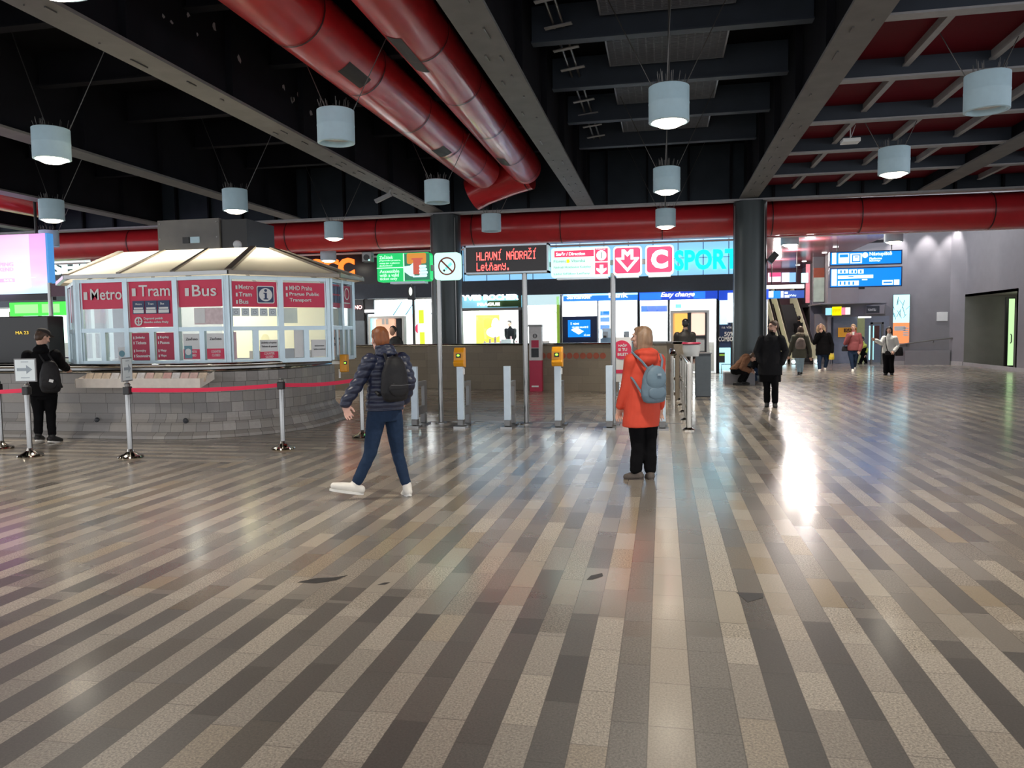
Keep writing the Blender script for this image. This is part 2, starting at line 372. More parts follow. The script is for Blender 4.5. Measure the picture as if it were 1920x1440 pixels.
# main beams along the hall
BEAM_LBL = ['grey ceiling beam at the far left, tinted violet beside the pink screen', 'grey ceiling beam ending behind the leftmost small lamp row',
  'grey ceiling beam running to the ceiling box over the kiosk', 'long grey ceiling beam landing on the column behind the no-smoking sign',
  'grey ceiling beam just right of the two red ducts', 'grey ceiling beam landing on the right-hand column, left edge of the red panels',
  'grey ceiling beam crossing the red panelled ceiling near the right edge', 'grey ceiling beam beyond the red panels, outermost at right']
for k, x in enumerate(XS):
    t = thing('ceiling_beam', BEAM_LBL[k], 'beam', (x, 8, ZB), 'main ceiling beams')
    b = MB(); b.box(x-.27, x+.27, -10, YE-.05, ZB, ZB+.05); finish('bottom_flange', b, M_BEAM, t)
    b = MB(); b.box(x-.13, x+.13, -10, YE-.05, ZB+.05, ZT)
    y = -9.0
    while y < YE: b.box(x-.25, x+.25, y, y+.03, ZB+.05, ZT-.01); y += 2.65
    finish('web', b, M_WEB, t)
    if k in (4, 5, 3):
        b = MB(); random.seed(k)
        for y in range(-2, 25):
            for s in (-.1, .1):
                if random.random() < .7: b.cone((x+s, y+random.random(), ZB-.012), (x+s, y+random.random()*0+.5, ZB-.012), .001, n=4) if False else b.box(x+s-.012, x+s+.012, y+.5*random.random(), y+.5*random.random()+.02, ZB-.02, ZB)
        finish('bolt_heads', b, M_WIRE, t)
# transverse edge beam over the columns
t = thing('edge_beam', 'deep blue-black edge beam across the hall above the long red duct', 'beam', (-5, YE, ZB))
b = MB(); b.box(-30, 18, YE-.18, YE+.18, ZB-.06, ZB); finish('bottom_flange', b, M_TEE, t)
b = MB(); b.box(-30, 18, YE, YE+.10, ZB, ZT); finish('web_panel', b, M_EDGE, t)
b = MB(); x = -29.7
while x < 18: b.box(x, x+.06, YE-.15, YE, ZB, ZT); x += 1.27
finish('stiffener', b, M_WEB, t)
# secondary framing between the main beams: part of the ceiling structure
n = 1
for y in (3.2, 5.85, 8.5, 11.15, 13.8, 16.45, 19.1, 21.75):
    b = MB()
    for k in range(len(XS)-1):
        x0, x1 = XS[k]+.14, XS[k+1]-.14; zb = 5.67 if k >= 5 else 6.7
        b.box(x0, x1, y-.11, y+.11, zb, zb+.03, 1 if k >= 5 else (0 if k == 4 else 2)); b.box(x0, x1, y-.03, y+.03, zb+.03, ZT if k < 5 else 6.0, 0 if k >= 4 else 2)
    struct('trim_%d' % n, b, [M_CROSS, M_TEE, M_WEB]); n += 1
b = MB()
for k in (5, 6):
    for q in (1, 2, 3):
        x = XS[k]+(XS[k+1]-XS[k])*q/4; b.box(x-.05, x+.05, -6, YE-.3, 5.84, 5.87); b.box(x-.015, x+.015, -6, YE-.3, 5.87, 6.0)
struct('trim_%d' % n, b, M_TEE); n += 1
b = MB(); b.box(XS[5]+.14, XS[7], -6, YE-.2, 6.0, 6.05); struct('trim_%d' % n, b, M_REDP); n += 1

# gratings laid over the middle bay
M_GRATE = pm('grating_galvanised', (.20, .21, .24), .5, metal=.4)
for i, (y0, y1, nm) in enumerate([(11.35, 13.6, 'metal grating over the middle bay, nearest the camera'), (14.05, 16.2, 'metal grating over the middle bay, directly above the large lit lamp'),
                  (16.7, 18.9, 'metal grating over the middle bay, between the second and third cross beams'), (19.35, 21.5, 'farthest metal grating over the middle bay')]):
    t = thing('ceiling_grating', nm, 'grating', (.1, y0, 7.05), 'ceiling gratings')
    b = MB(); x0, x1 = -1.05, 1.2
    b.box(x0, x1, y0, y0+.03, 7.02, 7.08); b.box(x0, x1, y1-.03, y1, 7.02, 7.08); b.box(x0, x0+.03, y0, y1, 7.02, 7.08); b.box(x1-.03, x1, y0, y1, 7.02, 7.08)
    finish('frame', b, M_GRATE, t)
    b = MB()
    for q in range(1, 15): xx = x0+(x1-x0)*q/15; b.box(xx-.012, xx+.012, y0, y1, 7.04, 7.07)
    for q in range(1, 34): yy = y0+(y1-y0)*q/34; b.box(x0, x1, yy-.007, yy+.007, 7.03, 7.06)
    finish('bars', b, M_GRATE, t)
# cable ladder hung left of the middle bay
t = thing('cable_ladder', 'twin conduit with short brackets hung beside the beam right of the red ducts', 'conduit', (-1.8, 14, 6.9))
b = MB()
for s in (0, .16): b.tube([(-1.85+s, -2, 6.95), (-1.85+s, 10, 6.95), (-1.85+s, 22, 6.95)], .025)
finish('conduit', b, M_WIRE, t)
for k in range(12):
    y = 9.2+k*1.1; b = MB(); b.bar((-2.0, y, 6.88), (-1.52, y-.06, 6.92), .10, .02); finish('bracket', b, M_TEE, t)

# columns
for x, lb in ((-7.1, 'round dark steel column behind the no-smoking sign'), (2.67, 'round dark steel column right of the cyan shop letters')):
    t = thing('column', lb, 'column', (x, 25.05, 0), 'round hall columns')
    b = MB(); b.lathe((x, 25.05, 0), [(0, .0), (.50, 0), (.50, ZB-.1), (0, ZB-.1)], 40); finish('shaft', b, M_COLM, t, True)
    b = MB(); b.lathe((x, 25.05, 0), [(.50, 0), (.53, 0), (.53, .12), (.50, .12)], 40); finish('base_ring', b, M_DARK, t, True)
    b = MB(); b.box(x-.34, x+.34, 24.75, 25.35, ZB-.12, ZB-.06); finish('cap_plate', b, M_EDGE, t)
    b = MB()
    for a in (-1.2, .9, 2.6): b.tube([(x+.505*sin(a), 25.05-.505*cos(a), .2), (x+.505*sin(a), 25.05-.505*cos(a), ZB-.2)], .012, 6)
    finish('seam', b, M_STEEL, t)

# ---------------------------------------------------------------- red ventilation ducts
def duct(name, label, pts, r, seams, grilles=(), loc=None):
    t = thing(name, label, 'duct', loc or pts[0]); b = MB(); b.tube(pts, r, 36); finish('pipe', b, M_DUCT, t, True)
    P = [V(p) for p in pts]
    def at(s):
        for a, c in zip(P, P[1:]):
            L = (c-a).length
            if s <= L: return a+(c-a)*(s/L), (c-a).normalized()
            s -= L
        return P[-1], (P[-1]-P[-2]).normalized()
    for s in seams:
        c, d = at(s); b = MB(); b.cone(c-d*.02, c+d*.02, r+.012, n=36, cap=False); b.cone(c-d*.06, c-d*.055, r+.003, n=36, cap=False); finish('seam', b, M_SEAM, t, True)
    for s, ln, ang, wd in grilles:                      # flush rectangular outlet on the underside
        c, d = at(s); b = MB(); side = d.cross(V((0, 0, 1))).normalized(); K = 6
        for k in range(K):
            a0, a1 = ang-wd/2+wd*k/K, ang-wd/2+wd*(k+1)/K
            q = [c+side*(sin(a)*(r+.006))-V((0, 0, 1))*(cos(a)*(r+.006))+d*l for a in (a0, a1) for l in (0, ln)]
            b.add(q, [(0, 1, 3, 2)])
        finish('outlet_grille', b, M_GRILLE, t)
    return t
duct('ventilation_duct', 'red round duct under the dark ceiling, left of the pair', [(-5.55, -6, 6.5), (-5.45, 10, 6.48), (-5.2, 22.4, 6.4)], .52, [14.2, 17, 19.4, 22, 24.5, 26.8], [(12.2, 1.2, .5, .7), (18.2, .9, .55, .5), (23.6, .7, .3, .6)], (-5.4, 15, 6.4))
duct('ventilation_duct', 'red round duct nearest the grey beam, right of the pair', [(-3.75, -6, 6.48), (-3.8, 10, 6.48), (-3.95, 22.6, 6.45)], .47, [14.6, 18.2, 20.6, 23.2, 26, 28.2], [(17.2, 1.5, -.25, .55), (25.2, .8, -.2, .5)], (-3.9, 15, 6.4))
duct('duct_collar', 'short red cross duct joining the ends of the two red ducts', [(-3.9, 23.05, 6.40), (-4.5, 23.15, 6.28), (-5.35, 23.3, 6.05), (-5.75, 23.35, 5.88)], .50, [.12], (), (-4.6, 23.1, 6.2))
duct('transverse_duct', 'long horizontal red duct across the hall behind the columns', [(-28, 26.7, 5.28), (-8, 26.7, 5.28), (5, 26.7, 5.25), (12.3, 26.7, 5.2)], .56, [3.0, 8, 11, 14.5, 18, 21.5, 24.6, 28, 31.5, 34.2, 38], [], (-5, 26.7, 5.25))
duct('ventilation_duct', 'red duct at the far left edge above the pink screen', [(-20.9, 12, 6.35), (-20.9, 23.5, 6.3)], .52, [4, 8], [], (-20.9, 18, 6.3))

# ---------------------------------------------------------------- pendant drum lamps
def lamp(lit, loc, label, src={}):
    key = (lit, abs(loc[0]-.1) < .2)
    if key in src: return dup(src[key], loc, label)
    t = thing('pendant_lamp', label, 'lamp', loc, 'drum pendant lamps'); x, y, z = loc
    b = MB(); b.lathe(loc, [(0, .26), (.28, .26), (.30, .25), (.30, .02), (.303, .02), (.303, 0), (.30, -.01), (.30, -.26), (.27, -.27), (.25, -.26), (.235, -.19)], 32); finish('housing', b, M_LAMP, t, True)
    b = MB(); b.lathe(loc, [(.235, -.19), (.23, -.14), (0, -.10)], 32); finish('reflector', b, M_WHITE, t, True)
    if lit:
        b = MB(); b.lathe(loc, [(.245, -.235), (.22, -.285), (.14, -.325), (0, -.34)], 32); finish('bulb_disc', b, E_WARM, t, True)
        light('SPOT', 'lamp_light', (0, 0, -.37), LAMP_W, WARM, .2, parent=t, spot_size=radians(124), spot_blend=.75)
    else:
        b = MB(); b.lathe(loc, [(.22, -.17), (.1, -.19), (0, -.195)], 32); finish('bulb_disc', b, M_PAPER, t, True)
    rod = abs(x-.1) < .2
    for a, dx, dy in ((2.4, -1.0, .3), (.7, 1.0, .25), (4.6, .1, -.7)):
        if abs(dx) < .5 and not rod: continue
        b = MB(); b.tube([(x+.27*cos(a), y+.27*sin(a), z+.24), (x+.27*cos(a)+dx, y+.27*sin(a)+dy, ZT)], .008, 5); finish('hanger_wire', b, M_WIRE, t)
    if rod: b = MB(); b.cone((x, y, z+.25), (x, y, ZT), .014, n=6); finish('hanger_rod', b, M_WIRE, t)
    b = MB()
    for q in range(22):
        a = random.random()*6.28; rr = .12+.16*random.random(); b.tube([(x+rr*cos(a), y+rr*sin(a), z+.25), (x+rr*1.15*cos(a), y+rr*1.15*sin(a), z+.36+.08*random.random())], .004, 4)
    finish('bird_spikes', b, M_WIRE, t)['kind'] = 'stuff'
    src[key] = t; return t
Z = 5.0
lamp(1, (.1, 12.0, Z), 'large lit drum lamp hanging above the woman in the orange coat')
lamp(1, (.1, 17.85, Z), 'middle-sized lit drum lamp below and behind the large lit one at centre')
lamp(1, (.1, 23.8, Z), 'small lit drum lamp just above the red C sign, in front of the red duct')
lamp(0, (-5.2, 11.95, Z), 'large unlit drum lamp under the left red duct')
lamp(0, (-5.27, 17.9, Z), 'unlit drum lamp in front of the column behind the no-smoking sign')
lamp(0, (-5.15, 23.3, Z), 'small unlit drum lamp above the red LED display')
lamp(1, (-10.4, 11.8, Z), 'large lit drum lamp at upper left edge of the photo')
lamp(1, (-10.4, 17.65, Z), 'lit drum lamp above the grey box on the kiosk roof')
lamp(1, (-10.4, 23.5, Z), 'small lit drum lamp right of the kiosk roof box, over the red duct')
lamp(1, (-15.7, 17.7, Z), 'lit drum lamp at left, directly below the large one')
lamp(0, (-20.2, 22.6, Z), 'small unlit drum lamp overlapping the top of the pink screen')
lamp(1, (-14.3, 30.3, 5.05) if False else (-12.6, 27.9, 4.75), 'tiny lit drum lamp by the orange shop letters')
lamp(0, (4.62, 12.5, Z), 'unlit drum lamp under the red ceiling panels at upper right')
lamp(1, (4.63, 17.1, Z), 'lit drum lamp glowing under the red ceiling panels')
lamp(1, (4.35, 28.3, 4.8), 'small lit drum lamp right of the right-hand column')
lamp(1, (7.75, 28.5, 4.8), 'small lit drum lamp above the hanging blue direction sign')
lamp(1, (-5.3, 6.15, Z), 'lit drum lamp cut off by the top edge at upper left')
for x in (-15.7, -10.4, -5.3, .1, 4.7, 9.9):            # the same grid goes on behind and beside the camera
    for y in (6.1, -3.0):
        if (x, y) not in ((-5.3, 6.1), (9.9, 6.1), (9.9, -3.0), (-15.7, -3.0), (4.7, -3.0), (-5.3, -3.0)): lamp(1, (x, y, Z), 'lit drum lamp of the grid outside the photo')


# small fittings on the red ceiling
t = thing('ceiling_vent', 'round red recessed vent on the red ceiling panels', 'vent', (6.5, 20.4, 6.3))
b = MB(); b.lathe((6.5, 20.4, 6.1), [(.22, .32), (.22, .05), (.42, 0), (.42, -.03), (.2, -.01), (.12, .06), (0, .06)], 28); finish('ring', b, pm('vent_red', (.20, .03, .03), .45), t, True)
b = MB(); b.lathe((6.5, 20.4, 6.1), [(.14, -.03), (.08, -.06), (0, -.06)], 20); finish('centre_cone', b, M_DUCT, t, True)
t = thing('wifi_antenna', 'small white box hanging on a thin rod below the red ceiling panels', 'antenna', (4.0, 18.0, 6.0))
b = MB(); b.box(3.82, 4.18, 17.9, 18.2, 5.62, 5.70); finish('box', b, M_WHITE, t, bevel=.01)
b = MB(); b.cone((4, 18.05, 5.7), (4, 18.05, 6.42), .012, n=6); b.tube([(4.02, 18.05, 5.75), (4.1, 18.05, 6.0), (4.05, 18.05, 6.3)], .008, 5); finish('rod', b, M_WHITE, t)
b = MB(); b.box(3.9, 4.1, 17.98, 18.12, 6.38, 6.43); finish('mount', b, M_WHITE, t)
t = thing('emergency_light', 'small grey bracket light fixed under the long beam left of the column', 'light fitting', (-7.5, 20.6, 5.5))
b = MB(); b.obox((-7.62, 20.6, 5.42), (1, .3, .5), (0, 1, 0), (-.5, 0, 1), .24, .06, .05); finish('body', b, M_TEE, t)
b = MB(); b.cone((-7.5, 20.6, 5.45), (-7.4, 20.6, 5.64), .02, n=6); finish('bracket', b, M_TEE, t)
b = MB(); random.seed(3)                                # paint flaked off the long beam
for q in range(15):
    y = 9.0+random.random()*6.5; z = 5.9+random.random()*.9; s = .02+.05*random.random()
    pts = [(y+s*(.5+random.random())*cos(a), z+s*(.4+random.random())*sin(a)) for a in [k*.9 for k in range(7)]]
    b.add([(-7.265, p, qz) for p, qz in pts], [tuple(range(7))])
tag(finish('flaked_paint', b, M_TEE, [o for o in bpy.data.objects if o.get('label') == BEAM_LBL[3]][0]))
# ================================================================== SHOPFRONTS AT THE BACK
YS = 29.7
def sx(px, py=600): return aY(px, py, YS).x
def sz(px, py): return aY(px, py, YS).z
M_FASCIA = pm('fascia_blue_black', (.036, .054, .078), .45, var=.1)
M_SHOPW = pm('shop_white_wall', (.80, .80, .78), .6, var=.02)
M_SHOPF = pm('shop_floor_tile', (.5, .5, .48), .3)
M_UPBLACK = pm('upper_black_glass', (.010, .010, .012), .25)
M_SKYG = glow('lit_blue_glass', (.26, .58, .88), .85)
E_CYAN = glow('letters_cyan', (.0, .88, .98), 1.2)
E_ORANGE = glow('letters_orange', (1.0, .17, .02), 1.6)
E_BLUE = glow('fascia_lit_blue', (.02, .20, .85), .95)
E_BLUED = glow('fascia_deep_blue', (.01, .06, .55), .8)
E_GREEN = glow('fascia_lit_green', (.03, .90, .03), 1.1)
E_SHOPL = glow('shop_ceiling_light', (.93, .98, 1), 4)
E_SHOPC = glow('lit_cream_panel', (1, .94, .88), 1.6)
E_TEAL = glow('lit_teal_panel', (.42, .85, .95), 1.3)
E_LIME = glow('lit_lime_panel', (.62, .80, .04), .9)
E_LIMED = pm('lime_stripe', (.25, .42, .05), .5, emit=(.3, .55, .05), es=.4)
# dark band above the shopfronts, upper wall, red soffit
b = MB(); b.box(-31, 2.75, YS-.1, YS+.15, 3.08, 3.68); struct('trim_12', b, M_FASCIA)
b = MB(); b.box(-31, -7.75, YS, YS+.1, 3.68, 5.2); struct('wall_back', b, M_UPBLACK)
b = MB(); b.box(-31, 2.9, YS-.05, YS+.2, 5.16, ZT); struct('wall_back_upper', b, M_EDGE)
b = MB(); b.box(-31, 2.9, 26.9, YS-.05, 5.0, 5.06); struct('trim_13', b, M_DUCT)
b = MB(); b.box(-31, 2.9, 27.0, 27.04, 4.82, 5.0); struct('trim_14', b, M_REDD)
b = MB(); b.box(-31, 2.9, YS-.35, YS-.30, 4.86, 4.93); struct('trim_15', b, M_PAPER)
# lit blue glass band with seams
t = thing('glass_band', 'backlit light blue glass panels above the shops between the columns', 'glass panels', (-2, YS, 4.4))
b = MB(); b.box(-7.75, 2.75, YS+.02, YS+.1, 3.68, 5.0); finish('lit_panel', b, M_SKYG, t)
b = MB()
for k in range(12): x = -7.7+k*.92; b.box(x-.012, x+.012, YS-.01, YS+.02, 3.68, 5.0)
b.box(-7.75, 2.75, YS-.01, YS+.02, 4.32, 4.335); finish('seam', b, M_FASCIA, t)
z0 = aY(1320, 506, YS).z; z1 = aY(1320, 468, YS).z
b = MB(); b.text('SPORT', (sx(1264), YS+.02, z0), UX, z1-z0, sx(1384)-sx(1264), bold=.035, depth=.14)
solo('shop_letters', b, E_CYAN, 'glowing cyan shop letters on the blue glass band', 'shop sign', (1.5, YS, 4.2))
b = MB(); b.text('CCC', (sx(580), YS+.01, aY(620, 520, YS).z), UX, aY(620, 484, YS).z-aY(620, 519, YS).z, sx(668)-sx(580), bold=.05, depth=.1)
solo('shop_letters', b, E_ORANGE, 'glowing orange shop letters right of the kiosk roof', 'shop sign', (-13, YS, 4.4))
b = MB(); b.text('SEPHORA', (sx(104), YS+.01, aY(150, 514, YS).z), UX, aY(150, 489, YS).z-aY(150, 514, YS).z, sx(292)-sx(104), bold=.03, depth=.14)
solo('shop_letters', b, glow('letters_white_teal', (.75, 1, .98), 1.4), 'glowing white shop letters above the kiosk at left', 'shop sign', (-24.5, YS, 4.6))
M_TUBE = glow('cool_tube', (.55, .85, .80), .9)
b = MB(); b.box(sx(98), sx(215), YS-.06, YS-.02, aY(150, 486, YS).z, aY(150, 481, YS).z); solo('light_strip', b, M_TUBE, 'thin pale green light strip above the white shop letters at left', 'light', (-24.5, YS, 4.9))

def shop(label, p0, p1, wall, loc_depth=3.2, lights=3, ztop=3.08, floor=M_SHOPF, power=90, ceil=True):
    """a recessed lit shop room between two photo columns; returns its root and x range"""
    x0, x1 = sx(p0), sx(p1); t = thing('shop_room', label, 'shop', ((x0+x1)/2, YS+1, 0), 'shop rooms'); D = loc_depth
    b = MB(); b.box(x0, x1, YS+D, YS+D+.06, 0, ztop); finish('back_wall', b, wall, t)
    b = MB(); b.box(x0, x0+.03, YS, YS+D, 0, ztop); b.box(x1-.03, x1, YS, YS+D, 0, ztop); finish('side_walls', b, M_SHOPW, t)
    b = MB(); b.box(x0, x1, YS+.16, YS+D, ztop-.05, ztop); finish('shop_ceiling', b, M_SHOPW, t)
    b = MB(); b.box(x0, x1, YS, YS+D, .005, .012); finish('shop_floor', b, floor, t)
    for k in range(lights):
        xx = x0+(x1-x0)*(k+.5)/lights; wd = (x1-x0)/lights*.36
        b = MB(); b.box(xx-wd, xx+wd, YS+.5, YS+D-.4, ztop-.09, ztop-.06); finish('ceiling_light', b, E_SHOPL, t)
    light('AREA', 'shop_light', (0, .8, ztop-.12), power, (.93, .97, 1), x1-x0-.2, parent=t, size_y=D-1)
    return t, x0, x1
def pane(t, x0, x1, z0=0, z1=3.05, y=YS+.02, name='glass_pane'):
    b = MB(); b.box(x0, x1, y, y+.012, z0, z1); return finish(name, b, G_GLASS, t)
def mull(t, xs, z0=0, z1=3.08, w=.07, mat=None, y=YS, name='frame'):
    for x in xs: b = MB(); b.box(x-w/2, x+w/2, y-.05, y+.06, z0, z1); finish(name, b, mat or M_ALUD, t)

# --- cosmetics shop behind the LED display
t, x0, x1 = shop('bright cream cosmetics shop behind the left column and LED display', 862, 978, E_SHOPC, power=120)
pane(t, x0, x1, 0, 2.5); mull(t, (x0+.06, x1-.06), w=.12, mat=M_DARK)
zc = aY(920, 580, YS).z
b = MB(); b.box(x0, x1, YS-.02, YS+.10, zc+.06, 3.08); finish('sign_band', b, glow('lit_sky_band', (.25, .60, .75), .75), t)
b = MB(); b.box(sx(915), x1, YS-.06, YS-.02, zc+.08, zc+.33); finish('green_band', b, pm('dark_green_band', (.03, .09, .02), .5), t)
b = MB(); b.box(x0, x1, YS-.08, YS+.05, zc-.05, zc+.06); finish('door_rail', b, M_ALUD, t)
b = MB(); b.text('YVES ROCHER', (sx(868), YS-.09, aY(920, 563, YS).z), UX, .22, sx(974)-sx(868), bold=.05, depth=.05)
b.text('PRAGUE', (sx(897), YS-.12, aY(920, 573.5, YS).z), UX, .12, sx(939)-sx(897), bold=.04, depth=.05); finish('sign_lettering', b, E_WHITE, t)
b = MB(); yb = YS+2.2; q0, q1 = aY(893, 640, yb), aY(936, 590, yb); b.box(q0.x, q1.x, yb, yb+.05, .9, q1.z); finish('lime_poster', b, E_LIME, t)
c = aY(927, 615, yb-.02)
b = MB(); b.ell(c+V((.05, 0, .12)), .17, .02, .30); b.ell(c+V((-.02, 0, -.18)), .33, .02, .22); finish('poster_motif', b, E_SHOPC, t, True)
b = MB(); b.box(sx(893), sx(938), YS+1.0, YS+1.5, 0, 1.22); b.box(sx(930), sx(949), YS+.9, YS+1.4, 0, 1.36); finish('display_counter', b, M_SHOPW, t)
b = MB()
for k in range(9): xx = sx(896)+.22*k; b.cone((xx, YS+1.15, 1.22), (xx, YS+1.15, 1.30+.09*(k % 3)), .05, .03, n=10)
finish('cosmetic_bottles', b, pm('bottle_mixed', (.35, .18, .2), .3, var=.4, scale=2), t)

# --- white shop with round line drawing, green stripe
t, x0, x1 = shop('white shop behind the LED display pole with a round line drawing on its wall', 980, 1050, E_SHOPC, power=80, lights=2)
b = MB(); b.box(sx(1044), sx(1049), YS-.03, YS+.05, 0, 3.0); finish('green_stripe', b, E_LIMED, t)
b = MB(); b.box(x0, x1, YS-.03, YS+.1, 2.68, 3.08); finish('sign_band', b, glow('lit_pale_band', (.55, .75, .80), .8), t)
b = MB(); c = aY(1010, 632, YS+2.9); b.ring((x0+.1, YS+3.15, 1.6), UX, 0, 0, 1.15, 1.20, 0, .02, 36, 0, -.2, 1.1); finish('line_drawing', b, M_ALUD, t)
b = MB()
for k in range(3): b.box(x0+.3+.35*k, x0+.6+.35*k, YS+.6, YS+1.0, 0, 1.0+.28*(k % 2)); 
finish('display_boxes', b, pm('display_pink', (.6, .45, .45), .5, var=.3, scale=3), t)
pane(t, x0, x1, 0, 2.68)

# --- bank counter with monitor
t, x0, x1 = shop('pale money counter shop with a blue fascia and dark monitor wall, left of the tall direction sign pole', 1053, 1196, M_SHOPW, power=150)
zc = aY(1120, 564, YS).z
b = MB(); b.box(sx(1057), x1, YS-.08, YS+.05, zc, 3.08); finish('fascia', b, E_BLUE, t)
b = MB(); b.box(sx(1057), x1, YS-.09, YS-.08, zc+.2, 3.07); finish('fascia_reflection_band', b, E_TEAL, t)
b = MB(); b.text('Santander', (sx(1064), YS-.11, zc+.08), UX, .18, sx(1110)-sx(1064), bold=.02, depth=.03); b.text('Bank', (sx(1142), YS-.11, zc+.1), UX, .18, sx(1178)-sx(1142), bold=.02, depth=.03); finish('fascia_lettering', b, E_WHITE, t)
b = MB(); b.box(sx(1055), sx(1120), YS+.0, YS+.15, 0, aY(1090, 593, YS).z); finish('dark_monitor_wall', b, M_NAVY, t)
zt, zb_ = aY(1086, 600, YS).z, aY(1086, 632, YS).z
b = MB(); b.box(sx(1065), sx(1107), YS-.05, YS, zb_, zt); sc_ = finish('screen', b, glow('screen_blue', (.0, .22, .80), .95), t)
b = MB(); b.text('S námi', (sx(1070), YS-.06, zt-.18), UX, .09, depth=.008); b.text('OD TEBE OKAMŽITĚ', (sx(1073), YS-.06, zt-.31), UX, .08, .62, depth=.008)
b.plate((sx(1068), YS-.06, zb_), UX, [(.06, .28), (.26, .38), (.55, .22), (.36, .10)], 0, .012); b.text('o2 uver', (sx(1095), YS-.06, zb_+.04), UX, .08, .24, depth=.008); finish('screen_content', b, E_WHITE, sc_)
b = MB(); b.box(sx(1122), sx(1190), YS+.9, YS+1.2, 0, 1.35); b.box(sx(1126), sx(1143), YS+.8, YS+.85, 1.2, 1.75); finish('counter', b, pm('counter_grey', (.25, .3, .33), .5), t)
b = MB(); b.box(sx(1128), sx(1137), YS+.7, YS+.75, 1.38, 1.62); b.box(sx(1168), sx(1178), YS+.7, YS+.75, 1.38, 1.62); finish('till_monitor', b, M_BLACK, t)
for z in (1.7, 2.0, 2.25):
    b = MB(); b.box(sx(1122), sx(1140), YS+.85, YS+.9, z, z+.18); finish('wall_leaflets', b, E_BLUE, t)
pane(t, sx(1122), x1, 0, zc); mull(t, (sx(1121), x1), w=.06, mat=M_ALU)

# --- exchange shop
t, x0, x1 = shop('exchange shop with deep blue lit fascia, behind the woman in orange', 1198, 1345, M_SHOPW, power=150)
zc = aY(1270, 562, YS).z
b = MB(); b.box(x0, x1, YS-.10, YS+.05, zc, 3.08); finish('fascia', b, E_BLUED, t)
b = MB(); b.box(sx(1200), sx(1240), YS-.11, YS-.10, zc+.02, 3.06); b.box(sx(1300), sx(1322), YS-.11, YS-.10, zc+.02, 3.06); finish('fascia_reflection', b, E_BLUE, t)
b = MB(); b.text('Easy change', (sx(1239), YS-.14, zc+.06), UX, .22, sx(1302)-sx(1239), bold=.02, depth=.03, shear=.25); finish('fascia_lettering', b, E_WHITE, t)
b = MB(); b.box(sx(1200), sx(1252), YS+1.6, YS+1.65, .9, 2.35); finish('lit_board', b, glow('lit_board_white', (.86, .97, .98), 1.15), t)
b = MB(); b.box(sx(1200), sx(1252), YS+1.55, YS+1.6, 2.38, 2.62); finish('blue_header', b, E_BLUED, t)
b = MB(); b.box(sx(1268), sx(1280), YS+2.0, YS+2.05, 2.52, 2.68); finish('exit_sign', b, glow('exit_green', (.05, .7, .4), .9), t)
b = MB(); b.box(x0, x1, YS+1.4, YS+1.6, 0, 1.15); finish('counter', b, pm('counter_beige', (.4, .38, .34), .5), t)
pane(t, x0, sx(1255), 0, zc); mull(t, (x0, sx(1254), x1), w=.08, mat=M_DARK)

# --- shop at the right with navy poster
t, x0, x1 = shop('turquoise-lit shop with a navy poster, half hidden by the right column', 1347, 1440, E_TEAL, power=80, lights=2)
b = MB(); b.box(x0, x1, YS-.1, YS+.05, 2.72, 3.08); finish('fascia', b, E_BLUED, t)
b = MB(); b.box(sx(1364), sx(1376), YS-.14, YS-.1, 1.9, 2.98); finish('hanging_lightbox', b, E_COOL, t)
p0, p1 = aY(1346, 652, YS), aY(1374, 608, YS)
b = MB(); b.box(p0.x, p1.x, YS-.03, YS-.01, p0.z, p1.z); pp = finish('navy_poster', b, M_NAVY, t)
b = MB(); b.text('50% off', (sx(1358), YS-.05, aY(1360, 630, YS).z), UX, .16, depth=.01, bold=.02); b.text('COMBO', (sx(1347), YS-.05, aY(1360, 640, YS).z), UX, .18, .52, depth=.01, bold=.02); b.text('na vše', (sx(1353), YS-.05, aY(1360, 616, YS).z), UX, .10, depth=.01); finish('poster_lettering', b, M_PAPER, pp)
p0, p1 = aY(1346, 680, YS), aY(1359, 661, YS)
b = MB(); b.box(p0.x, p1.x, YS-.03, YS-.01, p0.z, p1.z); b.box(p0.x, p1.x, YS-.035, YS-.03, p1.z-.12, p1.z-.06, 1); finish('small_poster', b, [M_DARK, E_LIMED], t)
b = MB(); b.tube([(x0+.1, YS-.25, 0), (x0+.1, YS-.25, .35), (x0+.8, YS-.25, .35), (x0+.8, YS-.25, 0)], .02); finish('door_rail', b, M_CHROME, t)
pane(t, x0, x1, 0, 2.7); mull(t, (x0, sx(1372)), w=.07, mat=M_DARK)
b = MB(); b.box(sx(1366), sx(1378), YS+.1, YS+.5, 1.75, 2.3); finish('dark_tv', b, M_NAVY, t)

# --- shop left of the column: sky-blue back wall, lime stripes
t, x0, x1 = shop('bright shop between kiosk and left column with blue wall panels and lime stripes', 688, 812, M_SHOPW, power=130)
xa, xb = sx(706), sx(778); zb = aY(740, 585, YS).z
b = MB(); b.box(xa, xb, YS+1.2, YS+1.25, zb-.1, 3.05); finish('blue_panel', b, E_TEAL, t)
b = MB()
for k in range(6): b.bar((xa+.3+.55*k, YS+1.15, zb-.1), (xa+.75+.55*k, YS+1.15, 3.05), .03, .03)
finish('panel_seam', b, M_FASCIA, t)
b = MB(); b.box(sx(776), sx(792), YS+.5, YS+.55, 0, 3.05); finish('lit_pillar', b, E_SHOPC, t)
b = MB(); b.box(sx(779), sx(788), YS+.44, YS+.5, 2.05, 2.6); b.box(sx(780), sx(789), YS+.44, YS+.5, .6, 1.7); finish('lime_stripes', b, E_LIME, t)
b = MB(); b.box(sx(756), sx(776), YS+1.0, YS+1.05, 1.2, 2.45); pp = finish('pink_poster', b, glow('poster_pale', (.85, .80, .82), .8), t)
b = MB(); b.ell((sx(770), YS+.98, 1.85), .14, .02, .2, mi=0); finish('poster_motif', b, M_REDS, pp, True)
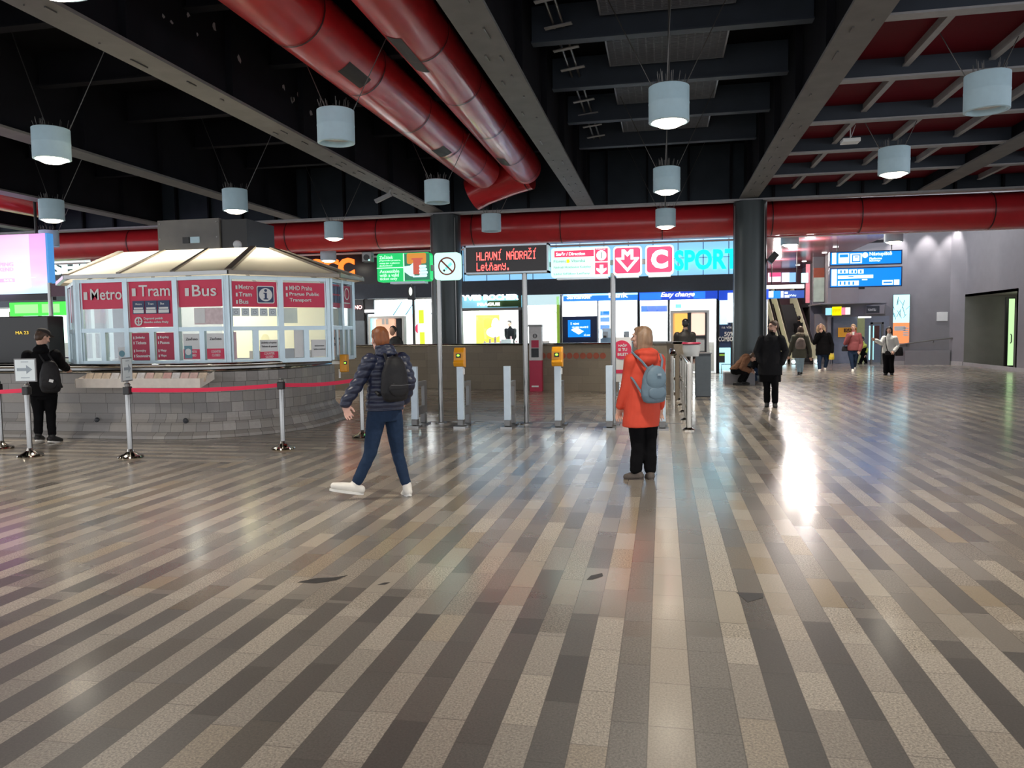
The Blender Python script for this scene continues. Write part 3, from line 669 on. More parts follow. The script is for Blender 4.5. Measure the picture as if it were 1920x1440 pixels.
mull(t, (x0, sx(776), x1), w=.08, mat=M_DARK)
b = MB(); b.box(sx(689), sx(705), YS-.2, YS-.1, 2.45, 3.05); finish('dark_screen', b, M_DARK, t)
b = MB(); b.box(sx(689), sx(706), YS-.3, YS-.2, aY(700, 586, YS).z, aY(700, 581, YS).z); b.box(sx(708), sx(731), YS-.3, YS-.2, aY(720, 588, YS).z, aY(720, 583, YS).z); finish('tube_light', b, E_WHITE, t)

# --- dark band of shops behind the kiosk and the left shops
t, x0, x1 = shop('dim black-fronted shop behind the right end of the kiosk', 470, 686, pm('dim_wall', (.06, .065, .07), .6), power=25, lights=2)
b = MB(); b.box(sx(640), sx(684), YS-.1, YS, 2.2, 3.05); finish('dark_screen', b, M_DARK, t)
b = MB(); b.text('NO', (sx(668), YS-.14, aY(670, 580, YS).z), UX, .16, depth=.02, bold=.03); finish('lettering', b, glow('letters_pink', (1, .55, .55), 1.2), t)
mull(t, (x0, x1), w=.1, mat=M_BLACK)
t, x0, x1 = shop('mint-lit shop at the left edge under a bright green fascia', -60, 150, glow('lit_mint', (.55, .85, .70), .8), power=110, lights=4)
zc = aY(80, 592, YS).z
b = MB(); b.box(sx(28), sx(140), YS-.25, YS-.05, zc, aY(80, 567, YS).z); f_ = finish('fascia', b, E_GREEN, t)
b = MB(); b.rect((sx(34), YS-.25, zc), UX, .1, 1.3, .12, .50, 0, .01); b.rect((sx(34), YS-.25, zc), UX, 1.5, 1.9, .12, .50, 0, .01); b.rect((sx(34), YS-.25, zc), UX, 2.05, 2.4, .12, .50, 0, .01); finish('fascia_panel', b, glow('fascia_pale_green', (.25, 1, .2), 1.1), f_)
b = MB(); b.box(sx(90), sx(135), YS+1.5, YS+1.55, .9, 1.9); finish('green_display', b, glow('display_teal', (.22, .75, .55), .8), t)
b = MB(); b.box(sx(95), sx(140), YS+.6, YS+1.3, 0, 1.45); finish('counter', b, M_SHOPW, t)
b = MB(); b.box(sx(0), sx(24), YS+.5, YS+.6, .8, 2.9); finish('product_wall', b, pm('products', (.35, .2, .2), .5, var=.45, scale=4), t)
mull(t, (sx(75), sx(140)), w=.09, mat=M_ALUD)
b = MB(); b.box(sx(150), sx(470), YS, YS+.1, 0, 3.08); struct('wall_back_lower', b, M_DARK)
light('AREA', 'fill_sign_light', (-2.5, YS-.6, 4.9), 60, (.55, .8, 1), 9, rot=(radians(-60), 0, 0), size_y=.4) if False else None
# ================================================================== RIGHT SIDE OF THE HALL
WA, WB, WC_, WD, WE = (7.6, 37.5), (8.6, 36.75), (10.35, 36.0), (12.0, 35.75), (12.35, 35.1)
M_LEDGE = pm('wall_base_pale', (.42, .41, .41), .6)
def wallpath(pts, z0, z1, th=.15):
    b = MB()
    for (xa, ya), (xb, yb) in zip(pts, pts[1:]):
        n = V((yb-ya, xa-xb, 0)).normalized()*-th
        b.add([(xa, ya, z0), (xb, yb, z0), (xb, yb, z1), (xa, ya, z1), (xa+n.x, ya+n.y, z0), (xb+n.x, yb+n.y, z0), (xb+n.x, yb+n.y, z1), (xa+n.x, ya+n.y, z1)],
              [(0, 1, 2, 3), (5, 4, 7, 6), (3, 2, 6, 7), (1, 0, 4, 5), (0, 3, 7, 4), (2, 1, 5, 6)])
    return b
# curved grey wall (upper part full height, doorway gaps below)
struct('wall_right_upper', wallpath([WA, WB, WC_, WD, WE], 2.13, ZT), M_WALLG)
struct('wall_right_lower', wallpath([(9.75, 36.25), WC_, WD, WE], 0, 2.13), M_WALLG)
b = MB(); b.box(12.35, 12.5, 30.3, 35.1, 2.86, ZT); b.box(12.35, 12.5, 20, 30.3, 0, ZT); struct('wall_right', b, M_WALLG)
b = MB(); b.box(12.35, 14.2, 35.1, 35.25, 0, 2.95); b.box(12.35, 14.2, 30.2, 30.3, 0, 2.95); b.box(14.2, 14.3, 30.2, 35.2, 0, 2.95); b.box(12.35, 14.3, 30.2, 35.2, 2.86, 2.95)
struct('wall_recess', b, pm('wall_recess_plaster', (.24, .235, .22), .8, var=.06, scale=3))
t = thing('doorway_panel', 'narrow pale green lit door in the recess of the grey wall at far right', 'door', (13.2, 33.2, 0))
p0, p1 = aY(1888, 690, 33.2), aY(1903, 560, 33.2)
b = MB(); b.box(p0.x, p1.x, 33.2, 33.26, .08, p1.z); finish('lit_panel', b, glow('door_lit_green', (.55, .85, .42), .85), t)
b = MB(); b.box(p0.x-.1, p0.x, 33.18, 33.28, 0, p1.z+.06); b.box(p0.x, p1.x, 33.18, 33.28, 0, .08); b.box(p0.x, p1.x, 33.18, 33.28, p1.z, p1.z+.06); finish('door_frame', b, M_BLACK, t)
b = MB(); b.tube([(p1.x-.12, 33.18, .95), (p1.x-.12, 33.1, 1.0), (p1.x-.12, 33.1, 1.25), (p1.x-.12, 33.18, 1.3)], .02); finish('handle', b, M_BLACK, t)
b = MB(); b.box(12.32, 12.36, 29, 35.1, 0, .14); struct('baseboard_right', b, M_LEDGE)
struct('baseboard_curve', wallpath([(9.75, 36.2), (10.35, 35.95), (12.0, 35.7), (12.3, 35.1)], 0, .16, .03), M_LEDGE)
# red gloss ceiling over the escalators
b = MB(); b.box(2.9, 8.15, 28.2, 46, 5.0, 5.08); struct('ceiling_red', b, pm('red_gloss_ceiling', (.22, .055, .07), .24, var=.1, scale=1.2))
b = MB(); b.box(2.9, 12.3, 27.6, 27.66, 4.72, 5.0); struct('trim_16', b, M_DUCT)
b = MB(); b.box(2.9, 12.2, 27.4, 27.5, 4.70, 4.74); struct('trim_17', b, M_PAPER)
for k, p in enumerate([(1709, 455), (1567, 463), (1546, 474), (1508, 490), (1496, 497)]):
    q = az(*p, 4.99); b = MB(); b.cone((q.x, q.y, 4.97), (q.x, q.y, 5.0), .11, n=16)
    if q.x < 8.1: solo('downlight', b, E_WHITE, 'small round white downlight in the glossy red ceiling, %s' % ['first', 'nearest to the blue hanging sign', 'second from the blue hanging sign', 'third from the blue hanging sign', 'farthest from the camera'][k], 'light', (q.x, q.y, 4.98), 'downlights in the red ceiling')
for x, y in ((5.5, 31), (5.5, 35), (5.5, 39.5)): light('POINT', 'escalator_hall_light', (x, y, 4.7), 150, (1, .93, .88), .15)
for x, y in ((9.9, 35.75), (11.05, 35.45), (11.95, 35.3)): light('SPOT', 'wall_washer', (x, y, 6.1), 230, (1, .93, .92), .06, rot=(radians(9), 0, 0), spot_size=radians(58), spot_blend=.7)
light('POINT', 'recess_light', (13.4, 31.5, 2.7), 14, (.9, 1, .75), .1)
# end wall of the escalator hall and upper landing
b = MB(); b.box(2.8, 8.2, 46, 46.2, 0, 5.1); struct('wall_far', b, pm('far_wall_maroon', (.13, .045, .065), .5))
b = MB(); b.box(2.8, 8.2, 43.2, 46, 2.75, 2.9); struct('floor_landing', b, M_DARK)
struct('wall_left_escalator', wallpath([(3.2, 29.8), (3.9, 46)], 0, 5.0), MATS['far_wall_maroon'])
struct('wall_right_escalator', wallpath([(7.6, 37.5), (7.9, 46)], 0, 5.0), M_WALLG)
b = MB(); b.box(7.62, 7.66, 37.5, 43.5, 0, 1.0); struct('trim_18', b, M_WALLG)
t = thing('poster_screens', 'row of lit pink and blue advertising screens on the far maroon wall', 'screen', (5.5, 45.9, 4.1))
for k, (pa, pb, c) in enumerate([(1440, 1464, (.95, .75, .85)), (1466, 1480, (.75, .75, 1)), (1480, 1492, (.25, .5, .95))]):
    a_, c_ = aY(pa, 529, 45.9), aY(pb, 511, 45.9); b = MB(); b.box(a_.x, c_.x, 45.85, 45.95, a_.z, c_.z); finish('screen', b, glow('screen_%d' % k, c, 1.0), t)
a_, c_ = aY(1443, 519, 45.8), aY(1464, 511, 45.8); b = MB(); b.box(a_.x, c_.x, 45.78, 45.84, a_.z, c_.z); finish('pink_motif', b, glow('motif_pink', (.9, .08, .25), .9), t)
t = thing('column_screen', 'tall narrow lit screen column beside the far end of the escalators', 'screen', (7.0, 41, 2.9))
a_, c_ = aY(1507, 568, 41), aY(1517, 495, 41)
b = MB(); b.box(c_.x-.12, c_.x+.05, 41, 41.2, a_.z, c_.z); finish('body', b, pm('pink_post', (.6, .2, .25), .4, emit=(.8, .25, .3), es=.4), t)
b = MB(); b.box(aY(1503, 520, 40.9).x, c_.x-.05, 40.9, 41, aY(1503, 530, 40.9).z, aY(1503, 512, 40.9).z); finish('blue_screen', b, E_TEAL, t)
# hanging signs
def hang(t, xs, y, z0, z1):
    b = MB()
    for x in xs: b.cone((x, y, z0), (x, y, z1), .02, n=8)
    finish('hanger', b, M_BLACK, t)
def lay(px0, py0, px1, py1, Y): a, c = aY(px0, py1, Y), aY(px1, py0, Y); return a.x, c.x, a.z, c.z
Y = 33.0
t = thing('direction_sign', 'large two-part blue hanging direction sign before the grey wall', 'sign', (7.9, Y, 3.9))
E_SIGNB = glow('sign_lit_blue', (.0, .22, .82), .9); E_SIGNW = glow('sign_lit_white', (.80, .96, 1), .95)
for nm, bx in (('upper_panel', (1557, 470, 1690, 497)), ('lower_panel', (1557, 501, 1690, 538))):
    x0, x1, z0, z1 = lay(*bx, Y); b = MB(); b.box(x0, x1, Y, Y+.22, z0, z1); finish(nm, b, E_SIGNB, t)
    b = MB(); e = .035
    b.box(x0-e, x1+e, Y-.02, Y+.24, z0-e, z0); b.box(x0-e, x1+e, Y-.02, Y+.24, z1, z1+e); b.box(x0-e, x0, Y-.02, Y+.24, z0, z1); b.box(x1, x1+e, Y-.02, Y+.24, z0, z1); finish('frame', b, M_NAVY, t)
b = MB()
def sr(*bx, mi=0, d=.03): x0, x1, z0, z1 = lay(*bx, Y); b.box(x0, x1, Y-d, Y-.005, z0, z1, mi)
sr(1560, 474, 1568, 495); sr(1572, 475, 1592, 494); sr(1594, 475, 1616, 494); sr(1574, 477, 1590, 483, mi=1, d=.04); sr(1597, 477, 1613, 492, mi=1, d=.04); sr(1599, 479, 1611, 490, d=.05); sr(1602, 481, 1608, 483, mi=1, d=.06)
c = aY(1622, 478.5, Y); b.disc((c.x, Y, c.z), UX, 0, 0, .11, .01, .03)
b.text('Nástupiště', (aY(1630, 482, Y).x, Y-.02, aY(1630, 481.5, Y).z), UX, None, aY(1672, 482, Y).x-aY(1630, 482, Y).x, bold=.02, depth=.02)
b.text('Platforms', (aY(1630, 482, Y).x, Y-.02, aY(1630, 487, Y).z), UX, .09, depth=.02, bold=.02); b.text('Bahnsteige', (aY(1630, 482, Y).x, Y-.02, aY(1630, 491.5, Y).z), UX, .09, depth=.02, bold=.02)
sr(1559, 505, 1569, 536); sr(1571, 505, 1590, 513); sr(1592, 505, 1607, 513); sr(1609, 505, 1619, 513); sr(1571, 515, 1637, 523); sr(1571, 526, 1610, 536); sr(1654, 525, 1674, 534); sr(1676, 524, 1686, 534)
for a0 in (1575, 1582, 1596, 1602, 1612): sr(a0, 507, a0+3, 512, mi=1, d=.04)
for a0 in range(1574, 1606, 8): sr(a0, 528, a0+3, 534, mi=1, d=.04)
sr(1590, 518, 1600, 519.5, mi=1, d=.04); sr(1656, 528, 1672, 531, mi=1, d=.04); sr(1616, 523, 1626, 525.5)
finish('pictograms', b, [E_SIGNW, E_SIGNB], t)
x0, x1, z0, z1 = lay(1612, 538, 1622, 542, Y); b = MB(); b.box(x0, x1, Y+.05, Y+.2, z0, z1); finish('camera_dome', b, M_BLACK, t)
hang(t, [aY(1571, 470, Y).x, aY(1673, 470, Y).x], Y+.1, aY(1600, 470, Y).z, 5.0)
b = MB(); b.box(8.1, 9.2, Y+.02, Y+.18, 5.0, 5.1); finish('ceiling_rail', b, M_DARK, t); b = MB(); b.cone((9.0, Y+.1, 5.0), (9.0, Y+.1, ZT), .03, n=8); finish('hanger', b, M_BLACK, t)
Y = 35.5
t = thing('direction_sign', 'smaller blue hanging sign over the escalators', 'sign', (5.2, Y, 3.3))
x0, x1, z0, z1 = lay(1425, 544, 1508, 560, Y); b = MB(); b.box(x0, x1, Y, Y+.2, z0, z1); finish('panel', b, glow('sign_navy_lit', (.02, .07, .33), .8), t)
b = MB(); sr(1430, 545, 1463, 560, mi=1); sr(1433, 546, 1450, 558, d=.04); sr(1464, 546, 1469, 558); sr(1471, 547, 1477, 551); sr(1471, 553, 1480, 558)
b.text('Vlaky', (aY(1480, 557, Y).x, Y-.02, aY(1480, 557, Y).z), UX, .12, depth=.02); finish('pictograms', b, [E_SIGNW, E_SIGNB], t)
x0, x1, z0, z1 = lay(1425, 533, 1508, 542, Y); b = MB(); b.box(x0, x1, Y, Y+.2, z0, z1); finish('white_header', b, glow('sign_header_white', (1, .97, .92), .95), t)
hang(t, [x0+.5, x1-.3], Y+.1, z1, 5.0)
t = thing('cctv_camera', 'black tilted camera on an arm from the right-hand column', 'camera', (3.4, 25.0, 4.0))
c = aY(1449, 483, 25.0); b = MB(); b.obox(c, (1, 0, -.9), (0, 1, 0), (.9, 0, 1), .10, .12, .17); finish('body', b, M_BLACK, t); b = MB(); b.tube([c, (c.x-.25, 25.02, c.z-.1), (3.17, 25.05, c.z-.12)], .035); finish('arm', b, M_BLACK, t)

# escalators
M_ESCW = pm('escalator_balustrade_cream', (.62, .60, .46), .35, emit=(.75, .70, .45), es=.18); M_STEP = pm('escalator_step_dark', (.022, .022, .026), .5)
def escalator(x0, x1, label):
    t = thing('escalator', label, 'escalator', (x0, 37.4, 0), 'escalators'); y0, y1, zt = 38.2, 43.2, 2.9
    b = MB(); n = 14
    for k in range(n): b.box(x0+.12, x1-.12, y0+(y1-y0)*k/n, y1, zt*k/n, zt*(k+1)/n)
    b.box(x0+.12, x1-.12, 37.3, y0, .0, .03); finish('steps', b, M_STEP, t)
    for x in (x0+.05, x1-.05):
        b = MB(); pts = [(37.0, .25), (37.2, .25), (y0, .3), (y1, zt+.1), (y1+1, zt+.1), (y1+1, zt+.85), (y1-.1, zt+.85), (y0-.1, .95), (37.2, .95), (36.95, .78)]
        K = len(pts); b.add([(x-.07, y, z) for y, z in pts]+[(x+.07, y, z) for y, z in pts], [tuple(range(K)), tuple(range(2*K-1, K-1, -1))]+[(k, K+k, K+(k+1) % K, (k+1) % K) for k in range(K)]); finish('balustrade', b, M_ESCW, t)
        b = MB(); b.tube([(x, 37.2, .28), (x, 36.98, .45), (x, 36.92, .7), (x, 37.05, .93), (x, 37.3, 1.0), (x, y0-.1, 1.0), (x, y1-.1, zt+.9), (x, y1+1, zt+.9)], .055, 8); finish('handrail', b, M_BLACK, t, True)
        b = MB(); b.box(x-.14, x+.14, 37.0, 38.0, 0, .25); finish('newel_base', b, M_CHROME, t)
        b = MB(); b.cone((x, 36.92, .12), (x, 36.98, .12), .09, n=14); finish('floor_light', b, glow('floor_light', (.6, .9, 1), 2.0) if 'floor_light' not in MATS else MATS['floor_light'], t)
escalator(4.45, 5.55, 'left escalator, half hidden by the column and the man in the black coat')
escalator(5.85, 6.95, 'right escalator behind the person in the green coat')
b = MB(); b.box(7.0, 7.7, 38.0, 38.2, 0, 2.3); struct('wall_escalator_end', b, M_WALLG)
# wall furniture
def wbox(name, lb, cat, px0, py0, px1, py1, A, B, mat, d=.06, mb_extra=None):
    a, c = onwall(px0, py1, A, B), onwall(px1, py0, A, B); u = V((B[0]-A[0], B[1]-A[1], 0)).normalized(); L = (c-a).dot(u)
    b = MB(); b.rect((a.x, a.y, 0), u, 0, L, a.z, c.z, .0, d)
    o = solo(name, b, mat, lb, cat, (a.x, a.y, a.z)); return o, a, c, u, L
o, a, c, u, L = wbox('advert_lightbox', 'tall advert lightbox on the grey wall with teal drawing above orange panel', 'poster', 1672, 551, 1707, 645, WC_, WD, M_ALUD)
zm = onwall(1690, 605, WC_, WD).z
b = MB(); b.rect((a.x, a.y, 0), u, .03, L-.03, zm, c.z-.03, .06, .075); finish('teal_picture', b, E_TEAL, o)
b = MB(); random.seed(5)
for k in range(14): b.plate((a.x, a.y, 0), u, (lambda x, z, dx, dz: [(x, z), (x+dx, z+dz), (x+dx+.02, z+dz), (x+.02, z)])(random.random()*L*.7+.05, zm+.1+random.random()*.7, (random.random()-.5)*.5*L, .12+random.random()*.25), .076, .08)
finish('drawing_lines', b, pm('ink_blue', (.05, .13, .16), .6), o)
b = MB(); b.rect((a.x, a.y, 0), u, .03, L-.03, a.z+.03, zm, .06, .075); finish('orange_panel', b, glow('lit_orange', (.95, .28, .10), .8), o)
b = MB(); b.rect((a.x, a.y, 0), u, .08, L*.75, zm-.35, zm-.15, .076, .08)
for k in range(4): b.rect((a.x, a.y, 0), u, L*.62, L*.92, a.z+.35+.1*k, a.z+.41+.1*k, .076, .08)
finish('white_text_blocks', b, M_PAPER, o)
wbox('wall_notice', 'blank white notice sheet on the grey wall left of the recess', 'notice', 1756, 585, 1777, 602, WC_, WD, M_PAPER, .02)
o, a, c, u, L = wbox('shop_sign', 'dark oblong framed sign over the small doors on the grey wall', 'sign', 1625, 571, 1660, 589, WB, WC_, M_WALLG, .2)
b = MB(); b.rect((a.x, a.y, 0), u, .02, L-.2, a.z+.04, c.z-.05, .2, .215); finish('dark_panel', b, M_DARK, o)
b = MB(); b.text('TONTELI', (a.x, a.y, a.z+.13), u, c.z-a.z-.3, L-.42, d=.215, bold=.0, depth=.02); bb = MB(); bb.v = [q+u*.08 for q in b.v]; bb.f = b.f; bb.m = b.m; finish('lettering', bb, M_PAPER, o)
o, a, c, u, L = wbox('colour_sign', 'lit sign with blue, yellow, pink and white blocks on the grey wall', 'sign', 1551, 575, 1598, 592, WA, WB, M_WALLG, .15)
for k, (f0, f1, col) in enumerate([(0, .24, (.35, .75, .95)), (.24, .27, (.2, .9, .2)), (.27, .64, (1, .85, 0)), (.64, .80, (.95, .25, .35)), (.80, .98, (1, 1, .85))]):
    b = MB(); b.rect((a.x, a.y, 0), u, L*f0, L*f1, a.z+(.03 if k != 2 else 0), c.z-(.03 if k != 2 else -.02), .15, .17); finish('colour_block', b, glow('block_%d' % k, col, .9), o)
b = MB()
for k in range(9): b.rect((a.x, a.y, 0), u, L*(.29+.035*k), L*(.29+.035*k)+.010, a.z+.1+.05*(k % 3), c.z-.08, .17, .175)
finish('lettering', b, pm('letter_olive', (.55, .42, .02), .5), o)
# doors under the grey wall
b = MB(); b.box(7.0, 14, 39.2, 39.3, 0, 3); struct('wall_passage', b, pm('passage_wall', (.20, .21, .27), .7, var=.05))
b = MB(); b.box(6.9, 9.8, 36.3, 39.2, 2.7, 2.75); struct('ceiling_passage', b, M_WALLG)
o, a, c, u, L = wbox('cash_sign', 'orange sign plate behind the person in the red jacket', 'sign', 1571, 614, 1606, 632, (6, 38.0), (10, 38.0), pm('plate_orange', (.62, .27, .02), .5, emit=(.7, .3, .02), es=.25), .05)
b = MB(); b.rect((a.x, a.y, 0), u, L*.3, L*.98, (a.z+c.z)/2, c.z-.04, .05, .06); finish('dark_band', b, pm('band_brown', (.15, .05, .01), .5), o)
b = MB(); b.text('KASA', (a.x+L*.4, a.y, (a.z+c.z)/2+.03), u, .14, d=.061, depth=.01); finish('lettering', b, pm('plate_orange_text', (.62, .27, .02), .5), o)
b = MB(); x0, x1 = aY(1562, 640, 38.05).x, aY(1607, 640, 38.05).x; b.box(x0, x1, 38.05, 38.2, 0, 2.75); struct('wall_passage_front', b, pm('wall_blue_grey', (.23, .25, .32), .7))
t = thing('lit_doorway', 'lit doorway with olive walls right of the orange sign plate', 'doorway', (9.0, 38.0, 0))
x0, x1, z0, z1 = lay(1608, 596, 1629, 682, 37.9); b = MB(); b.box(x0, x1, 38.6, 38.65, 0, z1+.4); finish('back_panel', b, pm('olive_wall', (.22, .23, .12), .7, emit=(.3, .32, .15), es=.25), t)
b = MB(); b.box(x0, x1+.1, 37.9, 37.95, z1, z1+.16); finish('tube_light', b, E_WHITE, t)
t = thing('glass_door', 'glass door with a red poster at the end of the curved grey wall', 'door', (9.4, 36.4, 0))
x0, x1, z0, z1 = lay(1631, 604, 1656, 683, 36.5); b = MB(); b.box(x0, x0+.08, 36.4, 36.5, 0, z1); b.box(x1-.08, x1, 36.4, 36.5, 0, z1); b.box(x0, x1, 36.4, 36.5, z1-.08, z1); finish('door_frame', b, M_ALUD, t)
b = MB(); b.box(x0+.08, x1-.08, 36.44, 36.46, .05, z1-.08); finish('glass_pane', b, G_GLASS, t)
b = MB(); b.box(x0+.2, x1-.1, 36.7, 36.73, .9, z1-.15); finish('red_poster', b, pm('poster_brown_red', (.22, .06, .045), .5, var=.3, scale=5), t)
b = MB(); b.box(x0, x0+.2, 36.7, 36.73, .2, z1-.15); finish('blue_side_panel', b, E_TEAL, t)
b = MB(); b.tube([(x0+.15, 36.36, .95), (x1-.1, 36.36, .95)], .02); finish('push_bar', b, M_CHROME, t)
# picture and ledge above the escalator end
o, a, c, u, L = wbox('wall_picture', 'grey-green wall picture high beside the escalators', 'picture', 1525, 520, 1551, 566, (6, 38.6), (10, 38.6), pm('picture_green_grey_glow', (.34, .40, .34), .6, var=.45, scale=2.2, emit=(.45, .52, .45), es=.3), .05)  # faint emission in the material brightens the picture, which is no lamp
b = MB(); b.rect((a.x, a.y, 0), u, .0, L, c.z, c.z+.45, 0, .05); finish('orange_heading', b, pm('heading_orange', (.5, .12, .06), .5), o)
b = MB(); b.box(7.0, 8.6, 38.65, 38.75, 2.7, 5.0); struct('wall_upper_escalator', b, M_WALLG)
# handrail on the curved wall
t = thing('handrail', 'steel handrail sloping along the grey wall below the white notice', 'handrail', (11, 35.7, 1))
pts = [onwall(1668, 649, WC_, WD), onwall(1700, 644, WC_, WD), onwall(1750, 637, WC_, WD), onwall(1790, 633, WC_, WD), onwall(1808, 632, WC_, WD)]
n_ = V((-(WD[1]-WC_[1]), WD[0]-WC_[0], 0)).normalized()*-.12; b = MB(); b.tube([p+n_ for p in pts], .035); finish('rail', b, M_STEEL, t, True)
b = MB()
for p in pts[1:]: b.tube([p+n_, p+n_*.6-V((0, 0, .1)), p-V((0, 0, .12))], .016)
finish('bracket', b, M_ALUD, t)
struct('trim_19', wallpath([(10.3, 35.85), (12.0, 35.6)], 0, .62, .1), M_WALLG)

# ================================================================== BARRIER, TICKET MACHINE, LIGHTBOXES BEHIND THE GATES
def uvwall(path, prof, closed=False, ends=True):
    """sweep profile [(offset outward, z)] along plan path; UV in metres"""
    P = [V((x, y, 0)) for x, y in path]; b = MB(); s = 0; S = [0]
    for a, c in zip(P, P[1:]): s += (c-a).length; S.append(s)
    rows = []
    for k, p in enumerate(P):
        d = (P[min(k+1, len(P)-1)]-P[max(k-1, 0)]).normalized(); n = V((d.y, -d.x, 0))
        row = []
        vacc = 0
        for q, (off, z) in enumerate(prof):
            if q: vacc += sqrt((off-prof[q-1][0])**2+(z-prof[q-1][1])**2)
            row.append(len(b.v)); b.uv[len(b.v)] = (S[k], vacc); b.v.append(p+n*off+V((0, 0, z)))
        rows.append(row)
    K = len(prof)
    for r0, r1 in zip(rows, rows[1:]):
        for q in range(K-1): b.f.append((r0[q], r1[q], r1[q+1], r0[q+1])); b.m.append(0)
    return b
def barrier(path, h, label, rail=True):
    t = thing('barrier_wall', label, 'wall', (path[0][0], path[0][1], 0), 'stone barrier walls')
    th = .3; prof = [(0, 0), (0, h), (-th, h), (-th, 0)]
    b = uvwall(path, prof); n0 = len(b.v)
    P = path
    for e, rev in ((0, 0), (len(path)-1, 1)):
        q = [e*4+k for k in range(4)]; b.f.append(tuple(q if not rev else q[::-1])); b.m.append(0)
    finish('stone_body', b, M_STONEW, t)
    b = uvwall(path, [(.03, h), (.03, h+.05), (-th-.03, h+.05), (-th-.03, h)]); b.uv = {}; finish('coping', b, M_ALUD, t)
    if rail:
        b = MB(); b.tube([(x+.05, y-.06, h+.02) for x, y in path], .03, 8); finish('rail', b, M_CHROME, t, True)
    return t
barrier([(-10.5, 21.6), (-8.2, 22.2), (-6.9, 22.1), (-4, 21.4), (-1.25, 20.75)], 1.27, 'low stone barrier wall with chrome rail behind the gates')
barrier([(-.75, 20.3), (-.2, 20.1), (.12, 19.85), (.26, 19.5), (.27, 18.6)], 1.30, 'short rounded stone wall end beside the chrome turnstile rails', False)
t = thing('sticker_strip', 'row of faded orange round stickers on the barrier wall', 'stickers', (-3, 21.1, 1.0))
u = V((2.75, -.65, 0)).normalized(); b = MB(); M_STK = pm('sticker_orange', (.38, .09, .05), .5)
for k in range(10):
    c = onwall(1018+12.5*k, 667, (-4, 21.4), (-1.25, 20.75)); b.disc((c.x, c.y, c.z), u, 0, 0, .085, .004, .01, 18)
finish('discs', b, M_STK, t)
t = thing('ticket_machine', 'white and dark red ticket machine standing before the barrier wall', 'machine', (-3.4, 20.9, 0))
Y = 20.75; x0, x1, z0, z1 = lay(993, 612, 1015, 733, Y); zr = aY(1000, 676, Y).z
b = MB(); b.box(x0, x1, Y, Y+.25, 0, zr); finish('red_base', b, M_REDD, t, bevel=.01)
b = MB(); b.box(x0, x1, Y, Y+.25, zr, z1); finish('white_head', b, pm('machine_white', (.62, .62, .64), .4), t, bevel=.01)
b = MB(); b.box(x0-.02, x1+.02, Y-.05, Y+.25, z1, z1+.05); finish('cap', b, M_ALUD, t)
x, q, za, zb = lay(996.5, 638, 1010, 652, Y); b = MB(); b.box(x, q, Y-.015, Y, za, zb); finish('red_screen', b, M_REDD, t)
x, q, za, zb = lay(996.5, 653, 1010, 670, Y); b = MB(); b.box(x, q, Y-.015, Y, za, zb); finish('keypad_panel', b, M_DARK, t)
b = MB(); c = aY(1003, 630, Y); b.ring((c.x, Y, c.z), UX, 0, 0, .04, .06, 0, .01, 20); b.box(c.x-.05, c.x+.05, Y-.01, Y, c.z-.01, c.z+.01); finish('emblem', b, M_DARK, t)
x, q, za, zb = lay(997, 723, 1010, 726, Y); b = MB(); b.box(x, q, Y-.01, Y, za, zb); finish('white_stripe', b, M_PAPER, t)
t = thing('poster_stand', 'white poster board with red disc standing left of the woman in orange', 'poster', (-1.0, 19.6, 0))
Y = 19.6; x0, x1, z0, z1 = lay(1155, 632, 1184, 716, Y); b = MB(); b.box(x0, x1, Y, Y+.06, z0, z1); finish('board', b, M_PAPER, t)
c = aY(1166, 656, Y); b = MB(); b.disc((c.x, Y, c.z), UX, 0, 0, .24, .0, .012); finish('red_disc', b, M_REDS, t); b = MB(); x, q, za, zb = lay(1155, 693, 1184, 700, Y); b.box(x, q, Y-.01, Y, za, zb); finish('red_strip', b, M_REDS, t)
b = MB(); b.text('NAČIP', (c.x+.02, Y-.015, c.z+.08), UX, .075, align='C', bold=.03); b.text('SI TU', (c.x+.02, Y-.015, c.z-.03), UX, .075, align='C', bold=.03); b.text('BILET!', (c.x+.02, Y-.015, c.z-.15), UX, .075, align='C', bold=.03); finish('lettering', b, M_PAPER, t)
b = MB()
for x in (x0+.06, x1-.06): b.box(x-.02, x+.02, Y+.02, Y+.05, 0, z0)
b.box(x0, x1, Y-.12, Y+.18, 0, .025); finish('stand', b, M_ALUD, t)
def lightbox(lb, x0, x1, z0, z1, Y, zleg):
    t = thing('advert_lightbox', lb, 'lightbox', ((x0+x1)/2, Y, 0), 'free-standing lightboxes'); e = .07
    b = MB(); b.box(x0, x1, Y, Y+.25, z0, z0+e); b.box(x0, x1, Y, Y+.25, z1-e, z1); b.box(x0, x0+e, Y, Y+.25, z0+e, z1-e); b.box(x1-e, x1, Y, Y+.25, z0+e, z1-e); b.box(x0+e, x1-e, Y+.15, Y+.25, z0+e, z1-e); finish('case', b, M_WHITE, t)
    b = MB(); b.box(x0+.05, x0+.13, Y+.08, Y+.2, 0, z0); b.box(x1-.13, x1-.05, Y+.08, Y+.2, 0, z0); finish('post', b, M_ALUD, t); return t
Y = 22.0; x0, x1, z0, z1 = lay(1257, 581, 1330, 666, Y)
t = lightbox('white-framed lightbox with orange and pink panels behind the person in black at the rails', x0, x1, z0, z1, Y, 0)
b = MB(); q = lay(1265, 588, 1289, 640, Y); b.box(q[0], q[1], Y+.02, Y+.12, q[2], q[3]); finish('orange_panel', b, glow('lit_amber', (1, .50, .10), .95), t)
b = MB(); q = lay(1296, 588, 1322, 628, Y); b.box(q[0], q[1], Y+.02, Y+.12, q[2], q[3]); finish('pink_panel', b, glow('lit_salmon', (1, .66, .52), .95), t)
